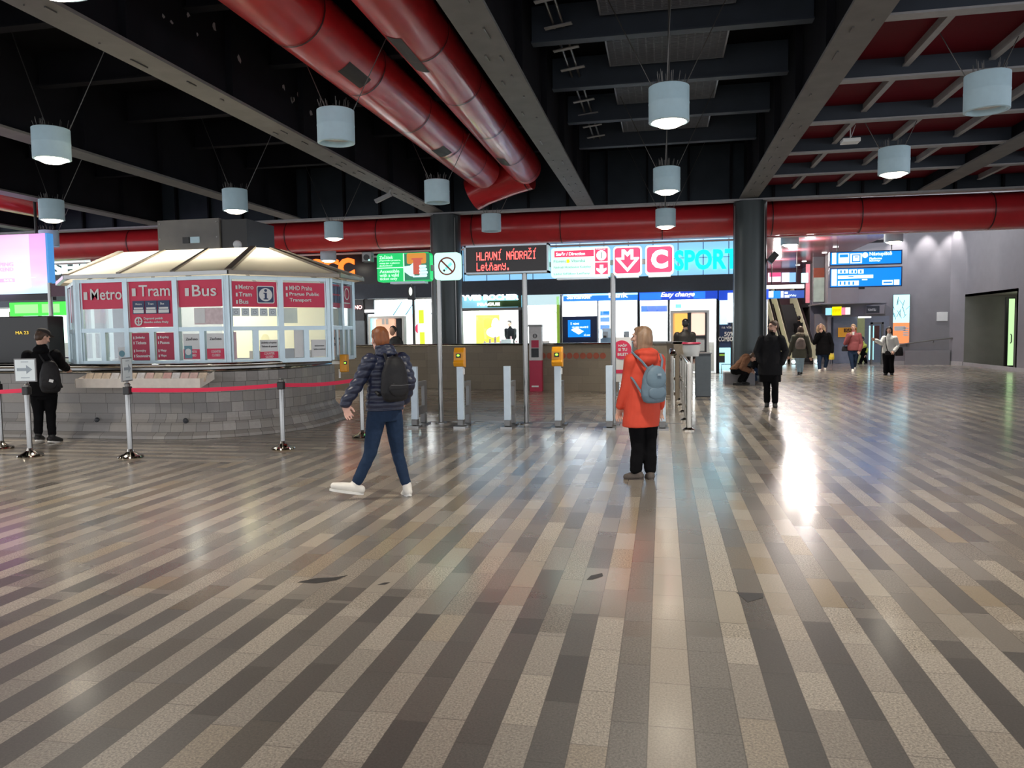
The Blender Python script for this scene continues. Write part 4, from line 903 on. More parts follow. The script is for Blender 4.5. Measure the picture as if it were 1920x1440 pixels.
b = MB(); q = lay(1289, 586, 1296, 632, Y); b.box(q[0], q[1], Y, Y+.12, q[2], q[3]); q = lay(1263, 629, 1324, 635, Y); b.box(q[0], q[1], Y, Y+.12, q[2], q[3]); q = lay(1322, 586, 1325, 660, Y); b.box(q[0], q[1], Y-.01, Y+.12, q[2], q[3]); finish('divider', b, M_DARK, t)
b = MB(); q = lay(1303, 637, 1321, 658, Y); b.box(q[0], q[1], Y+.0, Y+.1, q[2], q[3]); finish('lower_panel', b, M_PAPER, t)
Y = 24.0; x0, x1, z0, z1 = lay(692, 592, 757, 655, Y)
t = lightbox('white-framed lightbox with a dark-haired portrait behind the walking man', x0, x1, z0, z1, Y, 0)
b = MB(); q = lay(702, 598, 742, 655, Y); b.box(q[0], q[1], Y+.02, Y+.12, q[2]+.07, q[3]); finish('peach_panel', b, glow('lit_peach', (.9, .52, .36), .8), t)
b = MB(); q = lay(698, 597, 704, 655, Y); b.box(q[0], q[1], Y+.02, Y+.12, q[2]+.07, q[3]); finish('blue_panel', b, E_TEAL, t)
b = MB(); q = lay(741, 597, 751, 655, Y); b.box(q[0], q[1], Y+.02, Y+.12, q[2]+.07, q[3]); finish('dark_panel', b, M_DARK, t)
c = aY(736, 621, Y); b = MB(); b.ell(c+V((0, -.02, 0)), .10, .03, .15, mi=0); b.ell(c+V((.02, -.01, .06)), .12, .03, .13, mi=1); b.ell(c+V((.1, .0, -.42)), .26, .05, .26, mi=1); finish('portrait', b, [pm('portrait_skin', (.45, .26, .18), .6), M_BLACK], t, True)
b = MB(); b.rect((aY(716, 605, Y).x, Y, 0), UX, 0, .10, 1.95, 2.15, 0, .01); b.rect((aY(716, 605, Y).x, Y, 0), UX, .13, .23, 1.95, 2.15, 0, .01); finish('white_letters', b, M_PAPER, t)
t = thing('cabinet_pillar', 'dark blue-grey pillar cabinet right of the chrome rails', 'cabinet', (.97, 19.05, 0))
b = MB(); b.box(.79, 1.15, 19.05, 19.4, .02, 1.05); finish('body', b, M_GREYP, t, bevel=.008); b = MB(); b.box(.77, 1.17, 19.03, 19.42, 1.05, 1.08); finish('lid', b, M_ALUD, t); b = MB(); b.box(.8, 1.14, 19.07, 19.38, 0, .02); finish('plinth', b, M_BLACK, t)
t = thing('chrome_railing', 'gleaming chrome turnstile railing to the right of the woman in orange', 'railing', (.42, 15.5, 0))
for k, y in enumerate((12.7, 14.1, 15.5, 16.9, 18.2)):
    b = MB(); b.cone((.42, y, 0), (.42, y, 1.08), .04, n=14); b.lathe((.42, y, 0), [(.1, 0), (.1, .02), (.05, .05)], 14); finish('post', b, M_CHROME, t, True)
for z in (1.08, .62, .3):
    b = MB(); b.tube([(.42, 12.7, z), (.42, 18.3, z)], .035, 10); finish('rail', b, M_CHROME, t, True)
b = MB(); b.box(.41, .43, 12.75, 18.2, .35, .58); b.box(.41, .43, 12.75, 18.2, .66, 1.02); finish('infill_glass', b, G_GLASS, t)
t = thing('chrome_railing', 'second chrome railing nearer the stone wall end, behind the last gate', 'railing', (.2, 17.2, 0))
for y in (16.2, 17.2, 18.2):
    b = MB(); b.cone((.22, y, 0), (.22, y, 1.12), .045, n=14); b.lathe((.22, y, 1.0), [(.05, .1), (.08, .14), (.05, .2), (0, .21)], 14); finish('post', b, M_CHROME, t, True)
b = MB(); b.tube([(.22, 16.2, 1.0), (.22, 18.3, 1.0)], .035, 10); b.tube([(.22, 16.2, .55), (.22, 18.3, .55)], .03, 10); finish('rail', b, M_CHROME, t, True)
t = thing('waste_bin', 'bright silver bin with a red lid on a post behind the chrome rails', 'bin', (.66, 18.3, 0))
b = MB(); b.lathe((.66, 18.3, 1.02), [(.0, 0), (.17, 0), (.2, .18), (.2, .26), (.16, .28), (0, .28)], 18); finish('bin_body', b, M_WHITE, t, True); b = MB(); b.lathe((.66, 18.3, 1.30), [(.2, 0), (.22, .02), (.2, .04), (0, .04)], 18); finish('lid', b, M_REDD, t, True)
b = MB(); b.cone((.66, 18.3, 0), (.66, 18.3, 1.02), .035, n=12); finish('post', b, M_CHROME, t, True)
# ================================================================== INFORMATION KIOSK
def arc(cx, cy, r, a0, a1, n): return [(cx+r*cos(a0+(a1-a0)*k/n), cy+r*sin(a0+(a1-a0)*k/n)) for k in range(n+1)]
def cpath(off):                        # plan outline of the counter, off = metres inside the wall line
    r = 1.75-off
    return [(-16, 11.1+off), (-12, 11.1+off), (-8.1, 11.1+off)]+arc(-8.0, 12.85, r, -pi/2, 0, 14)+[(-6.25-off, 13.4)]+arc(-8.0, 13.6, r, 0, pi/2, 12)[1:]+[(-12, 15.35-off), (-16, 15.35-off)]
t = thing('kiosk_counter', 'grey stone-clad curved counter with chrome rails under the glass kiosk', 'counter', (-8.4, 11.1, 0))
b = uvwall(cpath(0), [(.26, 0), (.24, .05), (.14, .10), (.10, .21), (.02, .30), (0, .36), (0, 1.05)])
b.m = []; nrow = 6
for f in b.f:
    x = sum(b.v[k].x for k in f)/4; b.m.append(0 if x > -8.2 else 1)
finish('stone_cladding', b, [M_STONE, M_STONEL], t)
def ribbon(path, prof, closed=False): b = uvwall(path, prof); b.uv = {}; return b
b = ribbon(cpath(0), [(0, 1.05), (-.06, 1.06), (-.06, 1.14), (.02, 1.14), (.02, 1.17), (-.55, 1.17), (-.55, 1.05)]); finish('steel_ledge', b, M_STEEL, t)
b = MB(); b.tube([(x, y, 1.17) for x, y in cpath(-.05)], .035, 10); finish('chrome_rail', b, M_CHROME, t, True)
b = MB(); b.tube([(x, y, 1.08) for x, y in cpath(-.03)], .018, 8); finish('lower_rail', b, M_CHROME, t, True)
b = MB()
for x, y in ((-9.15, 11.05), (-7.55, 11.08)): b.ell((x, y, .28), .045, .03, .045, 10, 6)
finish('wall_boss', b, M_DARK, t)
b = MB(); b.add([(x, y, 1.165) for x, y in cpath(.1)], [tuple(range(len(cpath(.1))))]); finish('counter_top', b, M_ALUD, t)
# leaflet rack
t = thing('leaflet_rack', 'sloping cream leaflet rack hung on the counter front below the Metro window', 'rack', (-8.1, 11.0, .95))
b = MB(); x0, x1 = -9.2, -7.0
b.add([(x0, 10.70, .86), (x1, 10.70, .86), (x1, 11.06, 1.0), (x0, 11.06, 1.0), (x0, 10.70, .90), (x1, 10.70, .90), (x1, 11.06, 1.05), (x0, 11.06, 1.05)], [(0, 3, 2, 1), (4, 5, 6, 7), (0, 1, 5, 4), (1, 2, 6, 5), (2, 3, 7, 6), (3, 0, 4, 7)])
b.box(x0, x1, 10.68, 10.71, .84, .985); b.add([(x0-.01, 10.68, .84), (x0-.01, 11.06, .95), (x0-.01, 11.06, 1.08), (x0-.01, 10.68, .965), (x1+.01, 10.68, .84), (x1+.01, 11.06, .95), (x1+.01, 11.06, 1.08), (x1+.01, 10.68, .965)], [(0, 1, 2, 3), (4, 7, 6, 5)])
finish('tray', b, pm('rack_cream', (.80, .74, .67), .5), t)
random.seed(11); LF = [pm('leaflet_%s' % n_, c, .5, var=.25, scale=12) for n_, c in (('pink', (.85, .50, .45)), ('pale', (.85, .75, .68)), ('rose', (.80, .42, .38)), ('sand', (.68, .55, .42)))]
proto = {}
for k in range(14):
    x = x0+.09+k*.155; ci = random.randrange(4); o = None
    b = MB(); b.obox((x+.065, 10.80, 1.0), (1, 0, 0), (0, .45, .89), (0, -.89, .45), .066, .075, .006)
    tag(finish('leaflet', b, LF[ci], None, origin=(x+.065, 10.93, 1.03)), 'small printed leaflet in the row on the cream counter rack', 'leaflet', 'leaflets on the counter rack')
# glass booth
t = KI = thing('kiosk_booth', 'octagonal glass information kiosk with red signs and cream lit roof', 'kiosk', (-8.4, 12.9, 1.17))
ZS, ZTR, ZE = 1.19, 1.755, 2.62
L2 = 1.72; q = .7071*L2
C0, C1, C2 = (-9.76, 11.5), (-6.98, 11.5), (-6.98+q, 11.5+q)
C3 = (C2[0], C2[1]+1.0); Cm1 = (-9.76-q, 11.5+q)
M_FRAME = pm('kiosk_frame_pale_steel', (.52, .64, .70), .38, metal=.55, var=.05, scale=6)
def face(A, B, nb, mids=True, post=True):
    A3, B3 = V((A[0], A[1], 0)), V((B[0], B[1], 0)); u = (B3-A3).normalized(); L = (B3-A3).length; w = L/nb
    for k in range(nb+1):
        hw = .06 if k in (0, nb) else .045; b = MB(); b.rect(A3, u, w*k-hw, w*k+hw, ZS, ZE, -.05, .05); finish('mullion', b, M_FRAME, KI)
    for za, zb in ((ZTR-.035, ZTR+.035), (ZS-.02, ZS+.05), (ZE-.06, ZE)): b = MB(); b.rect(A3, u, 0, L, za, zb, -.045, .045); finish('crossbar', b, M_FRAME, KI)
    for k in range(nb if mids else 0): b = MB(); b.rect(A3, u, w*(k+.5)-.045, w*(k+.5)+.045, ZS, ZTR, -.03, .04); finish('lower_mullion', b, M_FRAME, KI)
    b = MB(); b.rect(A3, u, .05, L-.05, ZS+.05, ZTR-.03, -.006, .002); b.rect(A3, u, .05, L-.05, ZTR+.03, ZE-.05, -.006, .002); finish('glass', b, G_GLASS, KI)
    return A3, u, w, L
f1 = face(C0, C1, 3); f2 = face(C1, C2, 2); f3 = face(C2, C3, 2); f0 = face(Cm1, C0, 2); fm = face((Cm1[0], Cm1[1]+1.0), Cm1, 2)
bk = face((C3[0]-q, C3[1]+q), (Cm1[0]+q, C3[1]+q), 3)
def sign(f, bay, z0, z1, mat=None, m=.05):
    A, u, w, L = f; b = MB(); b.rect(A, u, w*bay+m, w*(bay+1)-m, z0, z1, .006, .010); return finish('sign_panel', b, mat or M_REDS, KI)
def stext(par, f, bay, items, mat=None, d=.023):
    A, u, w, L = f; b = MB()
    for kind, *a in items:
        if kind == 't':
            txt, x, z, h, wd, bold = a; b.text(txt, A+u*(w*bay+x)+V((0, 0, z)), u, h, wd, d=d, bold=bold, depth=.004)
        elif kind == 'r': x, z, ww, h = a; b.rect(A, u, w*bay+x, w*bay+x+ww, z, z+h, d, d+.004)
        elif kind == 'ring': x, z, r0, r1 = a; b.ring(A, u, w*bay+x, z, r0, r1, d, d+.004, 24)
        elif kind == 'disc': x, z, r = a; b.disc(A, u, w*bay+x, z, r, d, d+.004, 24)
    return finish('lettering', b, mat or M_PAPER, par)
ZB1 = 2.12
s = sign(f1, 0, ZB1, 2.56); stext(s, f1, 0, [('r', .12, 2.28, .07, .13), ('t', 'Metro', .25, 2.27, .19, .60, .010)])
s = sign(f1, 1, 1.80, 2.56, M_REDS); stext(s, f1, 1, [('r', .12, 2.32, .07, .13), ('t', 'Tram', .25, 2.31, .19, .58, .010), ('ring', .22, 1.90, .05, .075), ('r', .16, 1.888, .12, .010), ('r', .209, 1.84, .022, .12),
    ('t', 'Dopravní podnik', .32, 1.915, .05, .36, .02), ('t', 'hlavního města Prahy', .32, 1.855, .05, .46, .02)])
A, u, w, L = f1
b = MB()
for k in range(3): b.rect(A, u, w+.12+.235*k, w+.34+.235*k, 2.02, 2.24, .022, .026); 
nb_ = finish('pictogram_blue', b, M_NAVY, s)
b = MB()
for k in range(3):
    a0 = w+.135+.235*k; b.rect(A, u, a0, a0+.19, 2.035, 2.09, .026, .029); b.rect(A, u, a0+.01, a0+.18, 2.10, 2.13, .026, .029)
    b.text(('Metro', 'Tram', 'Bus')[k], A+u*(a0+.04)+V((0, 0, 2.17)), u, .035, None, d=.026, bold=.01, depth=.003)
finish('pictogram_white', b, M_PAPER, s)
s = sign(f1, 2, ZB1, 2.56); stext(s, f1, 2, [('r', .18, 2.30, .07, .13), ('t', 'Bus', .31, 2.29, .19, .44, .010)])
s = sign(f2, 0, ZB1-.01, 2.53); stext(s, f2, 0, [('r', .13, 2.40, .03, .06), ('r', .13, 2.28, .03, .06), ('r', .13, 2.16, .03, .06), ('t', 'Metro', .18, 2.40, .075, .24, .008), ('t', 'Tram', .18, 2.28, .075, .21, .02), ('t', 'Bus', .18, 2.16, .075, .15, .02)])
A, u, w, L = f2
b = MB(); b.plate(A, u, rrect(.47, .76, 2.17, 2.46, .03), .022, .028); pi_ = finish('info_plate', b, M_PAPER, KI)
b = MB(); b.plate(A, u, rrect(.485, .745, 2.185, 2.445, .02), .028, .031); finish('info_field', b, M_NAVY, pi_)
b = MB(); b.disc(A, u, .615, 2.315, .11, .031, .034, 28); finish('info_disc', b, M_PAPER, pi_)
b = MB(); b.rect(A, u, .598, .634, 2.245, 2.345, .034, .037); b.rect(A, u, .58, .634, 2.33, 2.348, .034, .037); b.rect(A, u, .578, .654, 2.235, 2.253, .034, .037); b.disc(A, u, .616, 2.385, .024, .034, .037); finish('info_letter', b, M_NAVY, pi_)
s = sign(f2, 1, ZB1-.01, 2.53); stext(s, f2, 1, [('r', .10, 2.40, .03, .06), ('r', .10, 2.29, .03, .06), ('t', 'MHD Praha', .16, 2.40, .075, .40, .008), ('t', 'Prague Public', .16, 2.29, .075, .52, .02), ('t', 'Transport', .16, 2.19, .075, .38, .02)])
s = sign(f3, 0, ZB1, 2.53, M_REDD); sign(f3, 1, ZB1, 2.53, M_REDD)
A, u, w, L = f3; b = MB()
for k in range(3): b.rect(A, u, .08+.13*k, .19+.13*k, 2.36, 2.5, .022, .026); b.rect(A, u, .08+.13*k, .19+.13*k, 2.2, 2.33, .022, .026)
finish('pictogram_blue', b, M_NAVY, s)
b = MB(); b.ring(A, u, .75, 2.38, .09, .11, .022, .026, 20); b.rect(A, u, .62, .88, 2.2, 2.22, .022, .026); finish('emblem', b, M_PAPER, s)
for ff in (f0, fm):
    for k in (0, 1): sign(ff, k, ZB1-.2, 2.55, M_REDD)
# lower red labels and paper notices
def lows(f, half, mat, m=.045):
    A, u, w, L = f; h = w/2; b = MB(); x0, x1 = h*half+.07, h*(half+1)-.06; b.rect(A, u, x0, x1, ZS+.06, ZTR-.05, .004, .014); return finish('label_panel', b, mat, KI), x0
for half, lines in ((2, ('Jízdenky', 'Tickets', 'Suvenýry', 'Souvenirs')), (3, ('Kupóny', 'Passes', 'Mapy', 'Maps'))):
    s, x0 = lows(f1, half, M_REDD); it = []
    for k, tx in enumerate(lines): z = 1.60-.085*k-(.05 if k > 1 else 0); it += [('t', tx, x0+.07, z, .05, None, .02), ('r', x0+.03, z, .018, .045)]
    stext(s, f1, 0, it, d=.015)
def notice(f, x0, x1, z0, z1, red=0.0, lines=2, d=.004, mat=None, txt=()):
    A, u, w, L = f; b = MB(); b.rect(A, u, x0, x1, z0, z1, d, d+.006); p = finish('notice', b, mat or M_PAPER, KI)
    if red: b = MB(); b.rect(A, u, x0, x1, z0+.01, z0+(z1-z0)*red, d+.006, d+.010); finish('red_band', b, M_REDS, p)
    b = MB(); n = 0
    for tx, zz, h, mt in txt: b.text(tx, A+u*((x0+x1)/2)+V((0, 0, z0+(z1-z0)*zz)), u, h, min((x1-x0)*.85, h*len(tx)*.62), d=d+.010, bold=.01, depth=.003, align='C', mi=mt); n += 1
    if n: finish('notice_text', b, [M_DARK, M_PAPER], p)
    return p
w = f1[2]
TX = (('Zavřeno', .74, .05, 0), ('COUNTER', .26, .04, 1), ('CLOSED', .12, .04, 1))
notice(f1, w*2+.10, w*2+.42, 1.25, 1.68, .4, txt=TX); notice(f1, w*2+.53, w*2+.86, 1.25, 1.68, .42, txt=TX)
A, u, _, L = f1
b = MB(); b.rect(A, u, w*2+.12, w*2+.26, 1.27, 1.48, .015, .018); b.disc(A, u, w*2+.19, 1.38, .055, .018, .02, 18, 1); finish('shield_mark', b, [pm('shield_teal', (.15, .33, .40), .5), M_PAPER], KI)
notice(f1, w*.78, w*.93, 1.24, 1.47, 0); b = MB(); b.disc(A, u, w*.855, 1.36, .055, .011, .014, 18); finish('shield_mark', b, MATS['shield_teal'], KI)
notice(f1, w*2+.32, w*2+.86, 1.83, 2.10, 0, mat=pm('map_pink', (.85, .62, .64), .6, var=.2, scale=14)); notice(f1, w*2+.33, w*2+.52, 1.85, 2.09, 0, d=.011)
w2 = f2[2]
notice(f2, w2*.52+.05, w2-.06, 1.24, 1.56, .38, txt=(('Jízdenky a kupóny', .78, .04, 0), ('Tickets & passes', .58, .04, 0), ('COUNTER', .22, .04, 1), ('CLOSED', .06, .035, 1)))
notice(f2, w2+.52, w2*2-.05, 1.25, 1.55, 0, txt=(('Informace', .6, .03, 0), ('Information', .4, .03, 0))); notice(f2, w2+.22, w2+.42, 1.25, 1.72, 0)
notice(f2, w2*1+.05, w2*1+.30, 1.84, 2.10, 0, d=-.02, mat=pm('sheet_cream', (.80, .76, .52), .6))
notice(f2, .06, .12, 1.25, 1.7, 0, mat=pm('strip_pink', (.75, .55, .6), .6))
A, u, _, L = f2
for k in range(5):
    b = MB(); b.rect(A, u, .07+.15*k, .20+.15*k, 1.96, 2.09, -.02, -.012); p = finish('timetable_sheet', b, pm('sheet_grey_%d' % k, (.45, .46, .44), .6), KI)
    b = MB(); b.ring(A, u, .135+.15*k, 2.02, .02, .03, -.012, -.009, 12); b.rect(A, u, .10+.15*k, .17+.15*k, 2.065, 2.078, -.012, -.009); finish('sheet_print', b, M_DARK, p)
A, u, w3, L = f3
notice(f3, .08, .42, 1.25, 1.72, 0, mat=pm('sheet_rose', (.72, .55, .48), .6), txt=(('Od 1. 8. ke', .62, .05, 0), ('stažení 1', .4, .06, 0))); notice(f3, .58, .92, 1.25, 1.72, 0, mat=pm('sheet_pale_green', (.55, .62, .58), .6)); notice(f3, .1, .38, 1.8, 2.1, 0, mat=MATS['sheet_pale_green'])
# kiosk roof
OV = .17
def outl(cx, poly, k): return [(cx[0]+(x-cx[0])*k, cx[1]+(y-cx[1])*k) for x, y in poly]
OCT = [C0, C1, C2, C3, (C3[0]-q, C3[1]+q), (Cm1[0]+q, C3[1]+q), (Cm1[0], C3[1]), Cm1]
cen = (-8.37, 13.2); EO = outl(cen, OCT, 1.085); ZEV, ZRF = 2.66, 3.22
TOPR = [(-9.95, 12.85), (-7.25, 12.85), (-7.05, 13.15), (-7.05, 13.5), (-7.4, 13.9), (-9.5, 13.9), (-9.95, 13.5), (-10.05, 13.15)]
M_ROOFP = translucent('roof_panel_cream', (.86, .81, .69), .5); M_ROOFR = pm('roof_rib_taupe', (.30, .27, .23), .4, metal=.3)
for k in range(8):
    a, c, d, e = EO[k], EO[(k+1) % 8], TOPR[(k+1) % 8], TOPR[k]
    b = MB(); b.add([(a[0], a[1], ZEV+.03), (c[0], c[1], ZEV+.03), (d[0], d[1], ZRF), (e[0], e[1], ZRF)], [(0, 1, 2, 3)]); finish('roof_panel', b, M_ROOFP, KI)
    b = MB(); b.bar((a[0], a[1], ZEV+.03), (e[0], e[1], ZRF+.01), .11, .05)
    nb = {0: 3, 1: 1, 2: 2}.get(k, 2)
    for s in range(1, nb):
        fr = s/nb; b.bar((a[0]+(c[0]-a[0])*fr, a[1]+(c[1]-a[1])*fr, ZEV+.035), (e[0]+(d[0]-e[0])*fr, e[1]+(d[1]-e[1])*fr, ZRF+.01), .06, .04)
    finish('roof_rib', b, M_ROOFR, KI)
    b = MB(); b.bar((a[0], a[1], ZEV), (c[0], c[1], ZEV), .07, .06); finish('gutter', b, M_STEEL if k in (0, 7) else M_ROOFR, KI)
b = MB(); b.add([(x, y, ZRF+.01) for x, y in TOPR], [tuple(range(8))]); finish('roof_top', b, M_ROOFR, KI)
# kiosk interior
M_CREAM = pm('kiosk_inner_cream', (.86, .80, .52), .6, var=.03)
b = MB(); b.box(-8.6, -6.3, 13.95, 14.0, 1.2, 2.5); b.box(-10.4, -8.7, 14.2, 14.25, 1.2, 2.5, 1); finish('inner_partition', b, [M_CREAM, pm('inner_grey', (.35, .36, .36), .6)], KI)
b = MB(); b.box(-7.6, -6.5, 13.2, 13.6, 1.17, 1.35); finish('inner_desk', b, pm('desk_brown', (.25, .19, .12), .5), KI)
b = MB(); b.box(-9.4, -9.0, 12.3, 12.7, 1.17, 1.8); b.box(-9.9, -9.55, 12.9, 13.3, 1.17, 2.4); finish('inner_cabinet', b, M_WHITE, KI)
b = MB(); b.box(-9.25, -8.95, 12.0, 12.05, 1.75, 2.12); b.box(-8.95, -8.86, 12.2, 12.25, 1.85, 2.12); finish('hanging_papers', b, M_PAPER, KI)
b = MB(); b.box(-9.35, -8.9, 12.0, 12.25, 1.19, 1.36); b.box(-6.55, -6.25, 12.55, 12.75, 1.19, 1.4); b.obox((-6.75, 12.5, 1.42), (1, 1, 0), (-1, 1, 0), (0, 0, 1), .14, .02, .08); b.cone((-6.75, 12.5, 1.19), (-6.75, 12.5, 1.38), .02, n=8); finish('desk_equipment', b, M_DARK, KI)
b = MB()
for x, y in ((-9.3, 13.2), (-7.6, 13.3)): b.box(x-.5, x+.5, y-.12, y+.12, 2.56, 2.60)
finish('inner_light', b, E_WHITE, KI)
light('AREA', 'kiosk_inner_light', (-.6, .3, 1.36), 48, (1, .95, .80), 2.6, parent=KI, size_y=1.2)
light('AREA', 'kiosk_roof_light', (.0, .4, 1.44), 150, (1, .93, .78), 2.8, rot=(pi, 0, 0), parent=KI, size_y=1.5)
# boxes and things around the kiosk
t = thing('ventilation_box', 'grey sheet-metal box above the kiosk roof with dark side', 'box', (-9.1, 14.2, 3.23))
b = MB(); b.box(-9.98, -8.62, 14.0, 15.2, 3.23, 3.97); finish('case', b, pm('box_grey_metal', (.13, .125, .12), .5, metal=.2, var=.12, scale=3), t); b = MB(); b.box(-9.25, -9.05, 13.98, 14.0, 3.5, 3.62); finish('pale_sticker', b, M_LAMP, t); b = MB(); b.box(-9.42, -9.28, 13.98, 14.0, 3.5, 3.62); finish('lock', b, M_BLACK, t)
b = MB(); b.box(-8.6, -8.05, 14.05, 15.15, 3.23, 3.94); finish('dark_side_panel', b, M_BLACK, t)
b = MB()
for z in (3.3, 3.6, 3.9):
    for x in (-9.93, -8.67): b.cone((x, 13.985, z), (x, 14.0, z), .012, n=8)
finish('screw', b, M_STEEL, t)
t = thing('dome_camera', 'white dome camera on the kiosk roof edge', 'camera', (-7.9, 13.7, 3.24)); b = MB(); b.ell((-7.88, 13.4, 3.36), .08, .08, .08, 14, 8); finish('dome', b, M_WHITE, t, True); b = MB(); b.box(-7.93, -7.83, 13.36, 13.46, 3.23, 3.32); finish('base', b, M_WHITE, t)
t = thing('screen_cabinet', 'black glossy screen cabinet on the counter at the left edge', 'screen', (-12.2, 12.6, 1.17)); b = MB(); b.box(-13.5, -11.3, 12.5, 12.9, 1.17, 2.06); finish('case', b, M_BLACK, t, bevel=.02)
b = MB(); b.text('MA 23', (-12.0, 12.49, 1.72), UX, .06, .28, depth=.006); finish('display_text', b, glow('text_amber', (.8, .55, .05), .7), t)
t = thing('advert_board', 'dark burgundy advert panel on a steel post left of the kiosk', 'panel', (-12.5, 14, 0)); x0, x1, z0, z1 = lay(95, 530, 152, 556, 14.4); b = MB(); b.box(x0, x1, 14.4, 14.46, z0, z1); finish('board', b, pm('burgundy', (.10, .02, .055), .4), t); b = MB(); b.cone((x0-.03, 14.42, 1.17), (x0-.03, 14.42, z1+.02), .045, n=12); finish('post', b, M_STEEL, t, True)
t = thing('advert_screen', 'huge glowing pink advertising screen at the left edge', 'screen', (-20, 20, 3)); Y = 20.0; x0, x1, z0, z1 = lay(-150, 440, 89, 549, Y); x1 = aY(89, 500, Y).x
z0 = aY(45, 551, Y).z; z1 = aY(45, 439, Y).z
m_, tt, bb_ = nt('screen_pink_gradient'); tc_ = N(tt, 'ShaderNodeTexCoord'); sp_ = N(tt, 'ShaderNodeSeparateXYZ'); tt.links.new(tc_.outputs['Generated'], sp_.inputs[0])
no_ = N(tt, 'ShaderNodeTexNoise'); no_.inputs['Scale'].default_value = 3.5; tt.links.new(tc_.outputs['Generated'], no_.inputs[0])
fc = math_(tt, 'ADD', sp_.outputs[2], math_(tt, 'MULTIPLY', math_(tt, 'SUBTRACT', no_.outputs[0], .5), .5))
cc = ramp(tt, fc, [(0, (.55, .85, 1)), (.16, (.65, .8, 1)), (.35, (.78, .58, 1)), (.6, (.95, .50, .95)), (1, (.95, .36, .85))], False)
tt.links.new(cc, bb_.inputs['Emission Color']); bb_.inputs['Emission Strength'].default_value = 1.0; bb_.inputs['Base Color'].default_value = (.1, .05, .1, 1)
b = MB(); b.box(x0, x1, Y, Y+.12, z0, z1); finish('display', b, m_, t)
b = MB(); b.box(x1, x1+.07, Y-.03, Y+.2, z0, z1); finish('blue_edge', b, pm('edge_blue', (.05, .2, .5), .4, emit=(.08, .35, .8), es=.6), t)
b = MB(); b.box(x0, x1+.07, Y-.02, Y+.2, z0-.2, z0); finish('lower_case', b, M_DARK, t)
b = MB(); M_PKT = pm('pink_text', (.8, .1, .4), .5, emit=(.9, .25, .65), es=.8); xe = aY(25, 500, Y).x
b.text('SHOPPING', (xe, Y-.012, aY(20, 499, Y).z), UX, .11, 1.05, align='R', depth=.01); b.text('WEEKEND', (xe, Y-.012, aY(20, 508.5, Y).z), UX, .11, .9, align='R', depth=.01); b.box(xe-1.2, xe+.02, Y-.012, Y, aY(20, 529, Y).z, aY(20, 522, Y).z); finish('pink_text', b, M_PKT, t)
b = MB(); b.text('8.–9. 11.', (xe-.03, Y-.02, aY(20, 527.5, Y).z), UX, .06, align='R', depth=.01); b.box(xe+.3, xe+.75, Y-.012, Y, aY(60, 520, Y).z-.01, aY(60, 520, Y).z); finish('white_text', b, E_WHITE, t)
b = MB(); b.cone((-20, Y+.1, z1), (-20, Y+.1, ZT), .04, n=8); b.cone((-18.4, Y+.1, z1), (-18.4, Y+.1, ZT), .04, n=8); finish('hanger', b, M_BLACK, t)
light('AREA', 'screen_spill', (x1-19.9-.6+20-.0 if False else .6, -.3, 1.0), 70, (.85, .5, 1), 2.5, rot=(radians(90), 0, radians(20)), parent=t, size_y=1.6)
t = thing('counter_validator', 'yellow ticket validator on the counter end right of the kiosk', 'validator', (-6.0, 13.6, 1.0)); c = aY(646, 680, 13.0)
b = MB(); b.box(c.x-.07, c.x+.07, 12.93, 13.05, c.z-.17, c.z+.15); finish('body', b, M_YEL, t, bevel=.02); b = MB(); b.box(c.x+.02, c.x+.072, 12.92, 12.94, c.z-.03, c.z+.03); finish('display', b, M_BLACK, t); b = MB(); b.box(c.x+.03, c.x+.06, 12.914, 12.922, c.z-.01, c.z+.01); finish('green_light', b, glow('led_green', (.3, 1, .05), 2), t)
b = MB(); b.cone((c.x-.12, 13.05, c.z-.28), (c.x-.12, 13.05, c.z-.12), .02, n=8); b.bar((c.x-.25, 13.05, c.z), (c.x, 13.02, c.z), .05, .05); finish('holder', b, M_WHITE, t)

